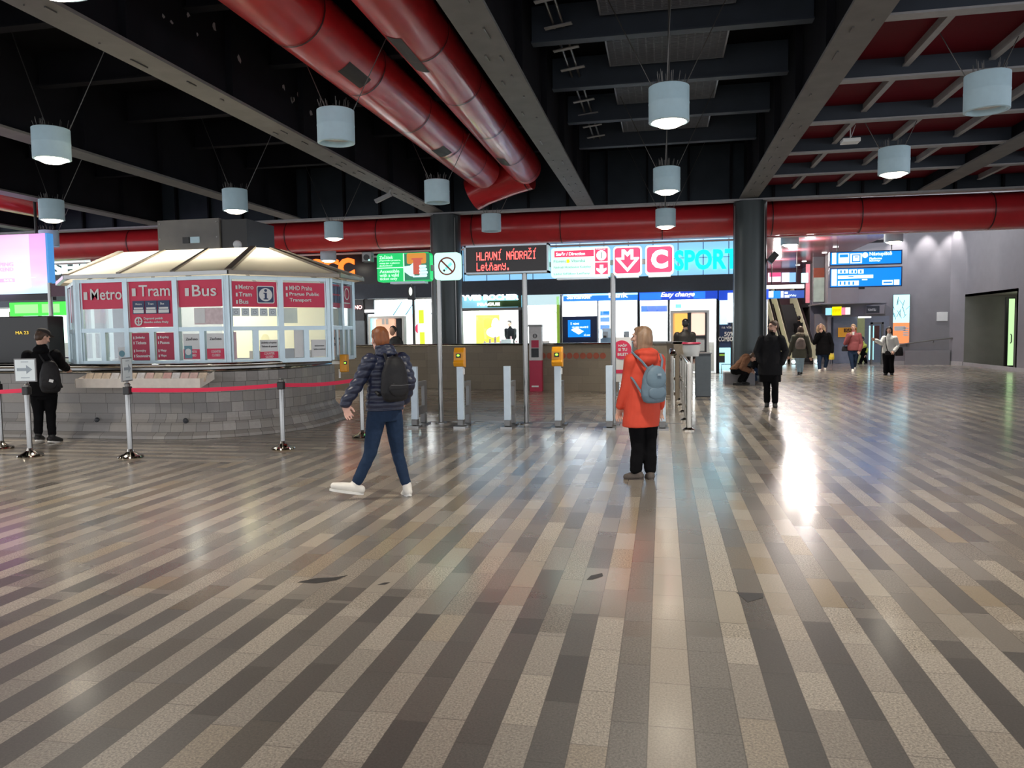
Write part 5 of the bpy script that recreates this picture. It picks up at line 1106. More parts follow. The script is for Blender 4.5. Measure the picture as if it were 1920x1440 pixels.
# ================================================================== STANCHIONS
def stanchion(px, py, label, sg=None, belt=None):
    c = az(px, py); x, y = c.x, c.y; t = thing('barrier_post', label, 'barrier post', (x, y, 0), 'belt barrier posts')
    b = MB(); b.lathe((x, y, 0), [(0, 0), (.165, 0), (.17, .012), (.16, .03), (.09, .055), (.045, .085), (.036, .12)], 28); finish('base', b, M_CHROME, t, True)
    b = MB(); b.lathe((x, y, 0), [(.034, .08), (.034, .97), (.03, .98), (0, .98)], 20); finish('pole', b, M_STEEL, t, True)
    b = MB(); b.box(x-.045, x+.045, y-.045, y+.045, .86, .97); finish('belt_cassette', b, M_BLACK, t, bevel=.012)
    b = MB(); b.lathe((x, y, 0), [(.036, .97), (.04, 1.0), (.03, 1.015), (0, 1.02)], 20); finish('cap', b, M_STEEL, t, True)
    if belt:
        for ex, ey in belt:
            b = MB(); K = 8; p0, p1 = V((x, y, .92)), V((ex, ey, .92)); dd_ = (p1-p0).normalized(); p0 += dd_*.04; p1 -= dd_*.05
            for k in range(K):
                a, c2 = p0.lerp(p1, k/K), p0.lerp(p1, (k+1)/K); sa, sb_ = -.03*sin(pi*k/K), -.03*sin(pi*(k+1)/K); n = (p1-p0).cross(V((0, 0, 1))).normalized()*.002
                b.add([a+V((0, 0, sa-.028))-n, c2+V((0, 0, sb_-.028))-n, c2+V((0, 0, sb_+.028))-n, a+V((0, 0, sa+.028))-n, a+V((0, 0, sa-.028))+n, c2+V((0, 0, sb_-.028))+n, c2+V((0, 0, sb_+.028))+n, a+V((0, 0, sa+.028))+n], [(0, 1, 2, 3), (7, 6, 5, 4), (3, 2, 6, 7), (0, 4, 5, 1)])
            finish('belt', b, M_BELT, t)
    if sg is not None:
        u = V((cos(sg), sin(sg), 0)); b = MB(); o = V((x, y, 0)); b.rect(o, u, -.15, .15, 1.04, 1.36, -.01, .01); sgn = finish('sign_frame', b, M_ALUD, t)
        b = MB(); b.rect(o, u, -.135, .135, 1.055, 1.345, .01, .014); finish('sign_sheet', b, pm('sheet_cool_white', (.72, .80, .84), .5, var=.02) if 'sheet_cool_white' not in MATS else MATS['sheet_cool_white'], sgn)
        b = MB(); b.plate(o, u, [(-.11, 1.19), (.02, 1.19), (.02, 1.15), (.10, 1.21), (.02, 1.27), (.02, 1.23), (-.11, 1.23)], .014, .017); b.rect(o, u, -.05, .05, 1.31, 1.32, .014, .017); b.rect(o, u, -.06, .06, 1.09, 1.10, .014, .017); finish('arrow', b, pm('arrow_grey', (.30, .36, .42), .5) if 'arrow_grey' not in MATS else MATS['arrow_grey'], sgn)
        b = MB(); b.cone((x, y, 1.0), (x, y, 1.05), .018, n=10); finish('sign_holder', b, M_ALUD, t)
    return t
P4 = az(680, 820); P3 = az(531, 842); P2 = az(245, 858); P1 = az(57, 856); P0 = az(3, 841)
stanchion(57, 856, 'chrome belt post with arrow sign beside the man in the cap', .19, [(P1.x-1.6, P1.y+.25)])
stanchion(245, 858, 'chrome belt post carrying a sign seen edge-on, before the leaflet rack', radians(104), [(P3.x, P3.y)])
stanchion(531, 842, 'plain chrome belt post before the curved corner of the counter', None, [(P4.x, P4.y)])
stanchion(680, 820, 'chrome belt post half hidden behind the walking man')
stanchion(3, 841, 'chrome belt post cut by the left edge, only its base in view')

# ================================================================== TICKET GATES AND OVERHEAD SIGNS
def gate(x, y, label, val):
    t = thing('ticket_gate', label, 'ticket gate', (x, y, 0), 'ticket gate posts')
    b = MB(); b.box(x-.055, x+.055, y-.04, y+.05, .14, 1.06); finish('post', b, M_ALU, t, bevel=.006)
    b = MB(); b.box(x-.05, x+.05, y-.06, y+.08, .04, .14); finish('foot_block', b, M_ALUD, t, bevel=.008); b = MB(); b.box(x-.04, x+.04, y+.42, y+.56, .03, .20); finish('foot_block', b, M_ALUD, t, bevel=.008)
    
    for e in ((x-.10, x+.10, y-.14, y+.10, 0, .035), (x-.09, x+.09, y+.36, y+.64, 0, .03)): b = MB(); b.box(*e); finish('base_plate', b, M_STEEL, t)
    b = MB(); b.box(x-.03, x+.03, y+.05, y+.62, .70, .78); b.box(x-.03, x+.03, y+.05, y+.62, .20, .34); b.box(x-.03, x+.03, y+.48, y+.62, .34, .70); b.box(x-.028, x+.028, y+.04, y+.08, .14, 1.0); finish('frame', b, M_ALUD, t)
    if val:
        b = MB(); b.add([(x+s*.09, y+yy, z) for s in (-1, 1) for yy, z in ((-.10, 1.06), (.06, 1.04), (.06, 1.38), (-.04, 1.38), (-.09, 1.30), (-.10, 1.16), (-.13, 1.13))],
              [tuple(range(7)), tuple(range(13, 6, -1))]+[(k, 7+k, 7+(k+1) % 7, (k+1) % 7) for k in range(7)]); v = finish('validator', b, M_YEL, t, bevel=.012); v['label'] = 'yellow ticket validator'
        b = MB(); b.box(x-.04, x+.04, y-.115, y-.08, 1.21, 1.28); finish('display', b, M_BLACK, v); b = MB(); b.ell((x, y-.118, 1.25), .025, .008, .018, 10, 6); finish('green_light', b, MATS['led_green'], v)
        b = MB(); b.box(x+.055, x+.075, y-.03, y+.03, .92, 1.02); finish('card_tag', b, M_WHITE, t)
    return t
for px, py, lb, v in ((789, 797, 'ticket gate post farthest left, next to the walking man', 0), (875, 797, 'gate post with yellow validator, left of the LED display pole', 1), (963, 796, 'gate post without validator directly under the LED display', 0),
                      (1054, 797, 'gate post with yellow validator, right of the LED display pole', 1), (1147, 797, 'gate post just left of the woman in orange', 0), (1242, 797, 'gate post half hidden by the woman in orange', 0)):
    c = az(px, py); gate(c.x, 12.75, lb, v)
b = MB(); b.box(-5.3, .35, 13.62, 13.67, 0.002, .008); tag(solo('floor_line', b, M_STEEL, 'thin pale metal line across the floor behind the gates', 'floor strip', (-2.5, 13.6, 0)))
Y = 13.3
def pole(t, x, z1, zb=0):
    b = MB(); b.cone((x, Y+.06, zb), (x, Y+.06, z1), .045, n=18); finish('pole', b, M_STEEL, t, True); b = MB(); b.lathe((x, Y+.06, 0), [(.11, 0), (.11, .02), (.05, .03)], 18); finish('foot', b, M_STEEL, t, True)
t = thing('no_smoking_sign', 'lit mint square no-smoking sign on a tall steel pole', 'sign', (-3.76, Y, 0))
x0, x1, z0, z1 = -3.99, -3.53, 2.58, 3.06
E_MINT = glow('sign_lit_mint', (.55, .95, .82), .95)
b = MB(); b.plate((0, Y, 0), UX, rrect(x0, x1, z0, z1, .06), -.16, 0); finish('panel', b, E_MINT, t)
cx, cz = (x0+x1)/2, (z0+z1)/2
b = MB(); b.ring((0, Y, 0), UX, cx, cz, .135, .16, .002, .008); b.plate((0, Y, 0), UX, [(cx-.105, cz+.085), (cx-.085, cz+.105), (cx+.105, cz-.085), (cx+.085, cz-.105)], .002, .008); finish('ring_and_slash', b, pm('sign_maroon', (.34, .03, .03), .5), t)
b = MB(); b.plate((0, Y, 0), UX, [(cx-.075, cz-.075), (cx-.05, cz-.05), (cx-.025, cz-.075), (cx-.05, cz-.10)], .002, .006); finish('cigarette_tip', b, M_DARK, t)
b = MB(); b.plate((0, Y, 0), UX, [(cx-.04, cz-.04), (cx+.07, cz+.07), (cx+.10, cz+.03), (cx-.01, cz-.07)], .002, .005); finish('cigarette', b, glow('cigarette_teal', (.2, .75, .7), .8), t)
pole(t, -3.94, 2.6)
t = thing('ticket_sign', 'lit green sign showing a hand inserting a ticket', 'sign', (-4.57, Y, 2.55)); x0, x1, z0, z1 = -5.07, -4.07, 2.57, 3.08
b = MB(); b.plate((0, Y, 0), UX, rrect(x0, x1, z0, z1, .05), -.18, 0); finish('panel', b, glow('sign_lit_green', (.0, .50, .12), .85), t)
b = MB(); xm = x0+.5; b.box(xm+.02, x1-.01, Y-.006, Y-.001, z0+.02, z1-.02); finish('dark_field', b, glow('sign_dark_green', (.02, .20, .11), .6), t)
b = MB(); b.box(xm, xm+.018, Y-.01, Y, z0+.01, z1-.01); b.box(x0, xm, Y-.01, Y, (z0+z1)/2-.012, (z0+z1)/2+.004)
for tx, z, h, wd in (('Začátek', z1-.10, .065, .26), ('přepravního prostoru,', z1-.145, .035, .40), ('vstup jen s platnou', z1-.195, .035, .38), ('jízdenkou!', z1-.24, .035, .24), ('Accessible', z0+.16, .06, .37), ('with a valid', z0+.09, .06, .36), ('ticket only', z0+.02, .06, .33)):
    b.text(tx, (x0+.05, Y-.003, z), UX, h, wd, bold=.012, depth=.006)
finish('lettering', b, glow('sign_pale_green', (.55, 1, .65), 1.0), t)
b = MB(); b.plate((0, Y, 0), UX, rrect(xm+.07, x1-.07, z1-.20, z1-.01, .03), .006, .010); finish('validator_picture', b, glow('sign_orange', (.65, .25, .03), .7), t)
b = MB(); b.rect((0, Y, 0), UX, xm+.19, xm+.34, z0+.12, z1-.10, .014, .018); b.rect((0, Y, 0), UX, xm+.16, xm+.37, z1-.13, z1-.10, .018, .02); finish('ticket_picture', b, glow('sign_brick', (.55, .10, .06), .7), t)
b = MB(); b.plate((0, Y, 0), UX, [(xm+.02, z0+.27), (xm+.13, z0+.28), (xm+.19, z0+.33), (xm+.30, z0+.34), (xm+.33, z0+.31), (xm+.24, z0+.28), (xm+.22, z0+.2), (xm+.2, z0+.08), (xm+.13, z0+.09), (xm+.02, z0+.17)], .012, .014)
for k in range(4): b.plate((0, Y, 0), UX, rrect(xm+.30, xm+.46-.012*abs(k-1), z0+.07+.055*k, z0+.12+.055*k, .022, 3), .019, .021)
b.rect((0, Y, 0), UX, xm+.18, xm+.40, z0+.07, z0+.10, .010, .012); finish('hand_picture', b, glow('sign_hand', (.62, .85, .90), .85), t)
b = MB(); b.box(x0+.25, x1-.1, Y-.02, Y+.18, z0-.04, z0); finish('lower_rail', b, M_ALU, t)
b = MB(); b.box(x1, -3.99, Y+.03, Y+.10, 2.75, 2.85); finish('side_bracket', b, M_ALUD, t)
t = thing('signal_lamp', 'small vertical signal lamp hanging under the green ticket sign', 'light', (-4.4, Y, 2.3)); x0, x1, z0, z1 = lay(764, 535, 776, 562, Y); b = MB(); b.box(x0, x1, Y, Y+.1, z0, z1); finish('case', b, M_DARK, t, bevel=.01)
b = MB(); b.ell(((x0+x1)/2, Y-.005, (z0+z1)/2+.02), .03, .015, .075, 14, 8); finish('lens', b, glow('signal_white', (.85, 1, .85), 1.5), t, True); b = MB(); b.cone(((x0+x1)/2, Y+.05, z1), ((x0+x1)/2, Y+.05, 2.56), .015, n=8); finish('hanger', b, M_ALUD, t)
t = thing('cctv_camera', 'small grey box camera on the green sign left corner', 'camera', (-5.2, Y, 2.95)); c = aY(689, 481, Y); b = MB(); b.box(c.x-.09, c.x+.09, Y-.05, Y+.1, c.z-.10, c.z+.08); finish('body', b, M_ALUD, t, bevel=.01); b = MB(); b.cone((c.x, Y-.06, c.z-.02), (c.x, Y-.04, c.z-.02), .055, n=18); finish('lens', b, M_BLACK, t); b = MB(); b.ell((c.x+.05, Y-.055, c.z-.07), .015, .01, .015, 8, 6); finish('indicator', b, glow('led_mint', (.3, 1, .8), 2), t); b = MB(); b.bar((c.x+.08, Y+.05, c.z), (-5.06, Y+.08, c.z), .03, .03); finish('arm', b, M_ALUD, t)
# LED display
t = thing('led_display', 'black LED display with two lines of red dot-matrix text on a steel pole', 'display', (-2.68, Y, 0)); x0, x1, z0, z1 = -3.43, -1.93, 2.66, 3.16
b = MB(); b.box(x0+.03, x1-.03, Y-.02, Y+.2, z0+.03, z1-.03); finish('case', b, pm('display_black', (.012, .008, .008), .35), t)
b = MB(); b.box(x0, x1, Y-.04, Y+.22, z0, z0+.03); b.box(x0, x1, Y-.04, Y+.22, z1-.03, z1); b.box(x0, x0+.03, Y-.04, Y+.22, z0, z1); b.box(x1-.03, x1, Y-.04, Y+.22, z0, z1); finish('frame', b, M_ALU, t)
F57 = {'H': '10001 10001 10001 11111 10001 10001 10001', 'L': '10000 10000 10000 10000 10000 10000 11111', 'A': '01110 10001 10001 11111 10001 10001 10001', 'V': '10001 10001 10001 10001 10001 01010 00100',
 'N': '10001 11001 11101 10111 10011 10001 10001', 'I': '01110 00100 00100 00100 00100 00100 01110', 'D': '11110 10001 10001 10001 10001 10001 11110', 'R': '11110 10001 10001 11110 10100 10010 10001', 'Z': '11111 00001 00010 00100 01000 10000 11111',
 'e': '00000 00000 01110 10001 11111 10000 01110', 't': '01000 01000 11100 01000 01000 01001 00110', 'n': '00000 00000 10110 11001 10001 10001 10001', 'a': '00000 00000 01110 00001 01111 10001 01111', 'y': '00000 10001 10001 01111 00001 10001 01110', '.': '00000 00000 00000 00000 00000 01100 01100', ' ': ' '.join(['00000']*7)}
b = MB(); M_DOTW = .0128
def led(txt, acc, xx, zt):
    for ch, ac in zip(txt, acc):
        for r, row in enumerate(F57[ch].split()):
            for k, bit in enumerate(row):
                if bit == '1': b.box(xx+k*M_DOTW, xx+k*M_DOTW+M_DOTW*.96, Y-.026, Y-.021, zt-r*.0205-.0195, zt-r*.0205)
        for dx, dz in {'/': ((3, .03), (4, .048)), 'v': ((1, .048), (2, .03), (3, .048)), 'w': ((1, -.002), (2, -.021), (3, -.002)), ' ': ()}[ac]: b.box(xx+dx*M_DOTW, xx+dx*M_DOTW+M_DOTW*.96, Y-.026, Y-.021, zt+dz-.0175, zt+dz)
        xx += 6*M_DOTW
led('HLAVNI NADRAZI', [' ', ' ', ' ', ' ', ' ', '/', ' ', ' ', '/', ' ', ' ', ' ', 'v', '/'], x0+.22, z1-.12)
led('Letnany.', [' ', ' ', ' ', 'w', ' ', ' ', ' ', ' '], x0+.22, z0+.20)
finish('red_dots', b, glow('led_red', (1, .09, .08), 2.6), t)
pole(t, -2.37, 2.68)
# direction, M and C signs on one pole
t = thing('direction_sign', 'lit mint direction sign with red heading and platform number', 'sign', (-1.38, Y, 0)); x0, x1, z0, z1 = -1.89, -.88, 2.56, 3.07
b = MB(); b.plate((0, Y, 0), UX, rrect(x0, x1, z0, z1, .05), -.16, 0); finish('panel', b, E_MINT, t)
E_RED = glow('sign_lit_red', (.85, .04, .12), .85); xs = x1-.25
b = MB(); b.rect((0, Y, 0), UX, x0+.06, xs-.02, z1-.16, z1-.05, .002, .007); b.rect((0, Y, 0), UX, xs, x1-.03, z1-.25, z1-.03, .002, .007); b.rect((0, Y, 0), UX, xs, x1-.03, z0+.04, z1-.27, .002, .007); finish('red_field', b, E_RED, t)
b = MB(); b.text('Směr / Direction', (x0+.09, Y-.007, z1-.135), UX, .06, .5, bold=.015, depth=.004); b.disc((0, Y, 0), UX, xs+.11, z1-.15, .085, .007, .010); c_ = (xs+.11, z0+.13); b.plate((0, Y, 0), UX, [(c_[0]-.03, c_[1]+.07), (c_[0]+.03, c_[1]+.07), (c_[0]+.03, c_[1]), (c_[0]+.085, c_[1]+.02), (c_[0]+.085, c_[1]-.02), (c_[0], c_[1]-.09), (c_[0]-.085, c_[1]-.02), (c_[0]-.085, c_[1]+.02), (c_[0]-.03, c_[1])], .007, .010); b.text('Nástup', (xs+.02, Y-.007, z1-.055), UX, .018, .16, depth=.003); finish('white_marks', b, E_WHITE, t)
b = MB(); b.text('1', (xs+.11, Y-.011, z1-.205), UX, .11, None, align='C', depth=.003)
for k, tx in enumerate(('Florenc B Vltavská', 'Nádraží Holešovice Kobylisy', 'Ládví Střížkov Letňany')): b.text(tx, (x0+.05, Y-.003, z1-.25-.11*k), UX, .045, (.54, .64, .62)[k], depth=.004)
finish('dark_lettering', b, pm('sign_grey_green', (.12, .32, .28), .5), t)
b = MB(); b.rect((0, Y, 0), UX, x0+.27, x0+.32, z1-.26, z1-.20, .008, .012); finish('yellow_line_mark', b, glow('sign_yellow', (.95, .65, .0), .9), t)
b = MB(); b.box(x0+.1, x1-.03, Y-.02, Y+.16, z0-.035, z0); finish('lower_rail', b, M_ALU, t); pole(t, -.83, 2.62)
b = MB(); b.bar((-1.93, Y+.12, 2.8), (.2, Y+.12, 2.8), .06, .08); finish('cross_rail', b, M_ALUD, t)
for nm, lb, x0, x1 in (('metro_sign', 'square red metro sign with white M and down arrow', -.82, -.34), ('line_sign', 'square red sign with a white letter C, rightmost of the overhead row', -.28, .19)):
    t = thing(nm, lb, 'sign', ((x0+x1)/2, Y, 2.55)); z0, z1 = 2.57, 3.06
    b = MB(); b.plate((0, Y, 0), UX, rrect(x0, x1, z0, z1, .06), -.16, 0); finish('panel', b, glow('sign_lit_rim', (1, .93, .93), .95) if 'sign_lit_rim' not in MATS else MATS['sign_lit_rim'], t)
    b = MB(); b.plate((0, Y, 0), UX, rrect(x0+.025, x1-.025, z0+.035, z1-.025, .045), .001, .006); finish('red_field', b, E_RED, t)
    cx, cz = (x0+x1)/2, (z0+z1)/2; b = MB()
    if nm == 'metro_sign':
        S = lambda L: [(cx+a*.47, cz+c*.47) for a, c in L]
        out = [(-.21, .41), (-.10, .41), (0, .30), (.10, .41), (.21, .41), (.21, .12), (.42, .12), (.42, .07), (0, -.41), (-.42, .07), (-.42, .12), (-.21, .12)]
        b.plate((0, Y, 0), UX, S(out), .006, .010); finish('arrow_letter', b, MATS['sign_lit_rim'], t)
        b = MB(); b.plate((0, Y, 0), UX, S([(-.11, .25), (0, .14), (.11, .25), (.11, .04), (.26, .04), (0, -.26), (-.26, .04), (-.11, .04)]), .010, .013); finish('inner_arrow', b, E_RED, t)
    else:
        b.text('C', (cx, Y-.006, cz-.15), UX, .32, .28, align='C', bold=.055, depth=.005); finish('letter', b, MATS['sign_lit_rim'], t)
    b = MB(); b.box(x0+.05, x1-.05, Y-.0, Y+.16, z0-.04, z0); finish('lower_rail', b, M_ALU, t)
# broken paving chips and dirt marks lying in the floor
M_PATCH = pm('floor_patch_dark', (.035, .033, .032), .5)
for px, py, pts, lb in ((1405, 1120, [(-.07, .06), (.09, .065), (.08, .0), (-.02, -.07)], 'dark triangular repair patch in the floor at right'), (602, 1088, [(-.14, -.05), (-.05, .03), (.06, .05), (.14, .10), (.10, .01), (.0, -.05)], 'dark broken patch in the floor left of centre'), (1113, 1082, [(-.04, -.05), (-.02, .02), (.05, .07), (.06, .02), (.0, -.04)], 'small dark chip in the floor near the centre'), (718, 1095, [(-.03, -.02), (0, .02), (.04, .03), (.02, -.01)], 'tiny dark chip in the floor right of the broken patch')):
    c = az(px, py); b = MB(); b.add([(c.x+x, c.y+y*1.3, .0015) for x, y in pts], [tuple(range(len(pts)))]); solo('floor_patch', b, M_PATCH, lb, 'floor patch', (c.x, c.y, 0))
# ================================================================== PEOPLE
SKIN = pm('skin_light', (.60, .36, .27), .55, var=.05, scale=20); SKIN2 = pm('skin_pink', (.64, .38, .31), .55, var=.05, scale=20)
M_EYE = pm('eye_dark', (.02, .015, .012), .2); M_LIP = pm('lip', (.40, .14, .12), .5)
def soft(name, mb, mats, parent, vox, it=3, post=None):
    me = bpy.data.meshes.new('tmp'); org = root_loc(parent)
    me.from_pydata([tuple(p-org) for p in mb.v], [], mb.f); bm = bmesh.new(); bm.from_mesh(me); bmesh.ops.recalc_face_normals(bm, faces=bm.faces); bm.to_mesh(me); bm.free()
    o = bpy.data.objects.new('tmp', me); COL.objects.link(o)
    r = o.modifiers.new('r', 'REMESH'); r.mode = 'VOXEL'; r.voxel_size = vox
    s = o.modifiers.new('s', 'SMOOTH'); s.iterations = it; s.factor = .5
    dg = bpy.context.evaluated_depsgraph_get(); nm = bpy.data.meshes.new_from_object(o.evaluated_get(dg)); nm.name = name
    bpy.data.objects.remove(o); bpy.data.meshes.remove(me)
    if post:
        ns = [v.normal.copy() for v in nm.vertices]
        for v, n in zip(nm.vertices, ns): v.co = post(v.co.copy(), n)
    nm.materials.clear()
    for m in (mats if isinstance(mats, (list, tuple)) else [mats]): nm.materials.append(m)
    nm.polygons.foreach_set('use_smooth', [True]*len(nm.polygons)); nm.polygons.foreach_set('material_index', [0]*len(nm.polygons)); nm.update()
    q = bpy.data.objects.new(name, nm); COL.objects.link(q); q.parent = parent; return q
def limb(b, pts, rad):
    for k, (p, r) in enumerate(zip(pts, rad)):
        b.ell(p, r, r, r, 12, 8)
        if k: b.cone(pts[k-1], p, rad[k-1], r, 12)
def loft(b, rings, n=20):               # rings: (centre, rx, ry, right vector)
    vs = []
    for c, rx, ry, rt in rings:
        rt = V((rt.x, rt.y, 0)).normalized(); fw = V((-rt.y, rt.x, 0))
        vs += [c+rt*(rx*cos(2*pi*k/n))+fw*(ry*sin(2*pi*k/n)) for k in range(n)]
    K = len(rings); b.add(vs, [(k*n+i, k*n+(i+1) % n, (k+1)*n+(i+1) % n, (k+1)*n+i) for k in range(K-1) for i in range(n)]+[tuple(range(n-1, -1, -1)), tuple(range((K-1)*n, K*n))])
def wrinkle(a=.006, f=9.0, quilt=0):
    def fn(co, n):
        d = a*noise.noise(co*f)+a*.5*noise.noise(co*f*2.3)
        if quilt: d += .011*abs(sin(co.z*pi/quilt))-.006
        return co+n*d
    return fn
def lerp(a, c, t): return a+(c-a)*t
class Person:
    def __init__(s, label, px, py, group=None, vox=.012, base=None, Y=None):
        s.g = V(base) if base else (V((aY(px, py, Y).x, Y, 0)) if Y else az(px, py)); s.vox = vox
        s.n = V((s.g.x, s.g.y, 0)).normalized(); s.rt = V((s.n.y, -s.n.x, 0))
        s.t = thing('person', label, 'person', s.g, group); s.sc = 1
    def J(s, px, py, dy=0.0):
        d = ray(px, py); t = (s.n.dot(V((s.g.x, s.g.y, 0)))+dy)/s.n.dot(d); return V((0, 0, EYE))+d*t
    def dirs(s, deg):                   # 0 = facing away from the viewer, 90 = to the left, 180 = towards the viewer
        a = radians(deg); return s.n*cos(a)-s.rt*sin(a), s.rt*cos(a)+s.n*sin(a)
    def body(s, yaw, hyaw, chest, pelvis, head, sw=.18, hw=.09, arms=None, legs=None, skin=None, pitch=0, hands=(1, 1), fat=1.0, facing=True):
        s.yaw, s.hyaw = yaw, hyaw; s.fw, s.rv = s.dirs(yaw); s.chest, s.pelvis, s.head = s.J(*chest), s.J(*pelvis), s.J(*head); s.fat = fat
        s.shR, s.shL = s.chest+s.rv*sw, s.chest-s.rv*sw; s.hipR, s.hipL = s.pelvis+s.rv*hw, s.pelvis-s.rv*hw
        s.arm = {k: [s.J(*q) for q in v] for k, v in arms.items()}; s.leg = {k: [s.J(*q) for q in v] for k, v in legs.items()}
        b = MB(); C, Pv = s.chest, s.pelvis
        loft(b, [(Pv-V((0, 0, .06)), .13*fat, .10*fat, s.rv), (Pv+V((0, 0, .05)), .15*fat, .11*fat, s.rv), (lerp(Pv, C, .45), .125*fat, .095*fat, s.rv), (lerp(Pv, C, .8), .155*fat, .105*fat, s.rv), (C, .145*fat, .085, s.rv), (C+V((0, 0, .05)), .08, .06, s.rv)])
        hf, hr = s.dirs(hyaw); R = Matrix((hr, hf, V((0, 0, 1)))).transposed() @ Matrix.Rotation(radians(pitch), 3, 'X'); s.R = R; H = s.head
        hp = lambda x, y, z: H+R @ V((x, y, z)); s.hp = hp
        limb(b, [C+V((0, 0, .02)), lerp(C, H, .45), hp(0, -.02, -.07)], [.062, .055, .055])
        b.ell(hp(0, -.005, .02), .076, .096, .10, 18, 12, R); b.ell(hp(0, .028, -.055), .056, .062, .062, 16, 10, R); b.ell(hp(0, .06, -.088), .028, .024, .024, 10, 8, R)
        b.ell(hp(0, .085, .028), .055, .016, .012, 12, 6, R)                                  # brow
        limb(b, [hp(0, .088, .015), hp(0, .112, -.028)], [.010, .015]); b.ell(hp(.012, .098, -.032), .011, .011, .009, 8, 6, R); b.ell(hp(-.012, .098, -.032), .011, .011, .009, 8, 6, R)
        for e in (-1, 1): b.ell(hp(e*.078, -.008, -.008), .010, .020, .033, 10, 8, R); b.ell(hp(e*.042, .066, -.022), .024, .022, .022, 10, 6, R)
        b.ell(hp(0, .086, -.062), .024, .010, .008, 10, 6, R)
        for k, sh in (('L', s.shL), ('R', s.shR)):
            e, wr = s.arm[k][0], s.arm[k][1]; limb(b, [sh, lerp(sh, e, .5), e, lerp(e, wr, .35), wr], [.046, .044, .038, .038, .026])
            s.hand(b, wr, s.arm[k][2] if len(s.arm[k]) > 2 else wr+(wr-e).normalized()*.10, k)
        for k, hp_ in (('L', s.hipL), ('R', s.hipR)):
            kn, an, toe = s.leg[k]; limb(b, [hp_, lerp(hp_, kn, .5), kn, lerp(kn, an, .35), an], [.088, .072, .052, .052, .036]); limb(b, [an-V((0, 0, .02)), lerp(an, toe, .6)-V((0, 0, .03)), toe], [.036, .034, .024])
        o = soft('body', b, skin or SKIN, s.t, .0055 if s.vox < .009 else (.008 if s.vox < .012 else s.vox), 2)
        b = MB()
        for e in (-1, 1): b.ell(hp(e*.031, .082, .006), .014, .008, .008, 10, 6, R)
        finish('eyes', b, M_EYE, s.t, True)
        b = MB()
        for e in (-1, 1): b.ell(hp(e*.032, .090, .028), .020, .006, .005, 8, 6, R)
        s.brow = b
        b = MB(); b.ell(hp(0, .093, -.062), .024, .008, .0065, 10, 6, R); finish('mouth', b, M_LIP, s.t, True)
        return s
    def hand(s, b, wr, tip, side):
        d = (tip-wr).normalized(); ln = (tip-wr).length; sc = .19/.19
        sd = d.cross(s.fw); sd = sd.normalized() if sd.length > .1 else d.orthogonal().normalized(); nn = d.cross(sd)
        R = Matrix((sd, nn, d)).transposed(); b.ell(wr+d*.055, .040, .017, .055, 12, 8, R)
        for k, (o, L) in enumerate(((-.030, .070), (-.010, .082), (.011, .076), (.030, .058))):
            p0 = wr+d*.090+sd*o; p1 = p0+d*(L*.5)+nn*.008+sd*(o*.20); p2 = p1+d*(L*.38)+nn*.024; limb(b, [p0, p1, p2], [.0095, .0085, .0072])
        q = 1 if side == 'L' else -1; p0 = wr+d*.035+sd*(.032*q); p1 = p0+d*.035+sd*(.028*q)+nn*.008; limb(b, [p0, p1, p1+d*.030+nn*.012+sd*(.004*q)], [.014, .012, .010])
    def jacket(s, mat, hem, hw, hd, sleeve=.065, cuff=.050, belly=1.0, post=None, name='jacket', sl=1.0, collar=.07, cr=.03, it=4, dpt=.125, vox=None):
        C, Pv = s.chest, s.pelvis; f = s.fat; hm = s.J(*hem); b = MB()
        z0 = hm.z; ax = lambda z: (lerp(Pv, C, (z-Pv.z)/(C.z-Pv.z)) if z > Pv.z else lerp(hm, Pv, (z-hm.z)/max(.01, Pv.z-hm.z)))
        zs = [z0, lerp(z0, C.z, .25), lerp(z0, C.z, .5), lerp(z0, C.z, .78), C.z-.05, C.z+.02, C.z+.07]
        ww = [hw, hw*.99, (hw+.17*f)/2*belly, .185*f, .19*f, .15*f, .085]; dd = [hd, hd, (hd+dpt)/2*belly, dpt*f, dpt*f*.98, .10, .075]
        loft(b, [(V((ax(min(z, C.z)).x, ax(min(z, C.z)).y, z)), w_, d_, s.rv) for z, w_, d_ in zip(zs, ww, dd)], 24)
        for k, sh in (('L', s.shL), ('R', s.shR)):
            e, wr = s.arm[k][0], s.arm[k][1]; limb(b, [sh-V((0, 0, .02)), lerp(sh, e, .5), e, lerp(e, wr, .5), lerp(e, wr, .97*sl)], [sleeve+.011, sleeve*.99, sleeve*.93, (sleeve+cuff)/2, cuff])
        limb(b, [C+V((0, 0, .03)), C+V((0, 0, .03))+(s.head-C)*.25], [collar+.02, collar])
        return soft(name, b, mat, s.t, vox or max(s.vox, .008), it, post or wrinkle(.007, 8))
    def trousers(s, mat, r=(.098, .085, .066, .064, .058), name='trousers', zcut=.05, post=None):
        b = MB(); f = s.fat
        loft(b, [(s.pelvis-V((0, 0, .09)), .15*f, .115*f, s.rv), (s.pelvis+V((0, 0, .0)), .165*f, .125*f, s.rv), (s.pelvis+V((0, 0, .1)), .155*f, .115*f, s.rv)])
        for k, h in (('L', s.hipL), ('R', s.hipR)):
            kn, an, toe = s.leg[k]; limb(b, [h-V((0, 0, .02)), lerp(h, kn, .5), kn, lerp(kn, an, .4), lerp(kn, an, 1-zcut/.4)], r)
        return soft(name, b, mat, s.t, max(s.vox, .008), 3, post or wrinkle(.006, 11))
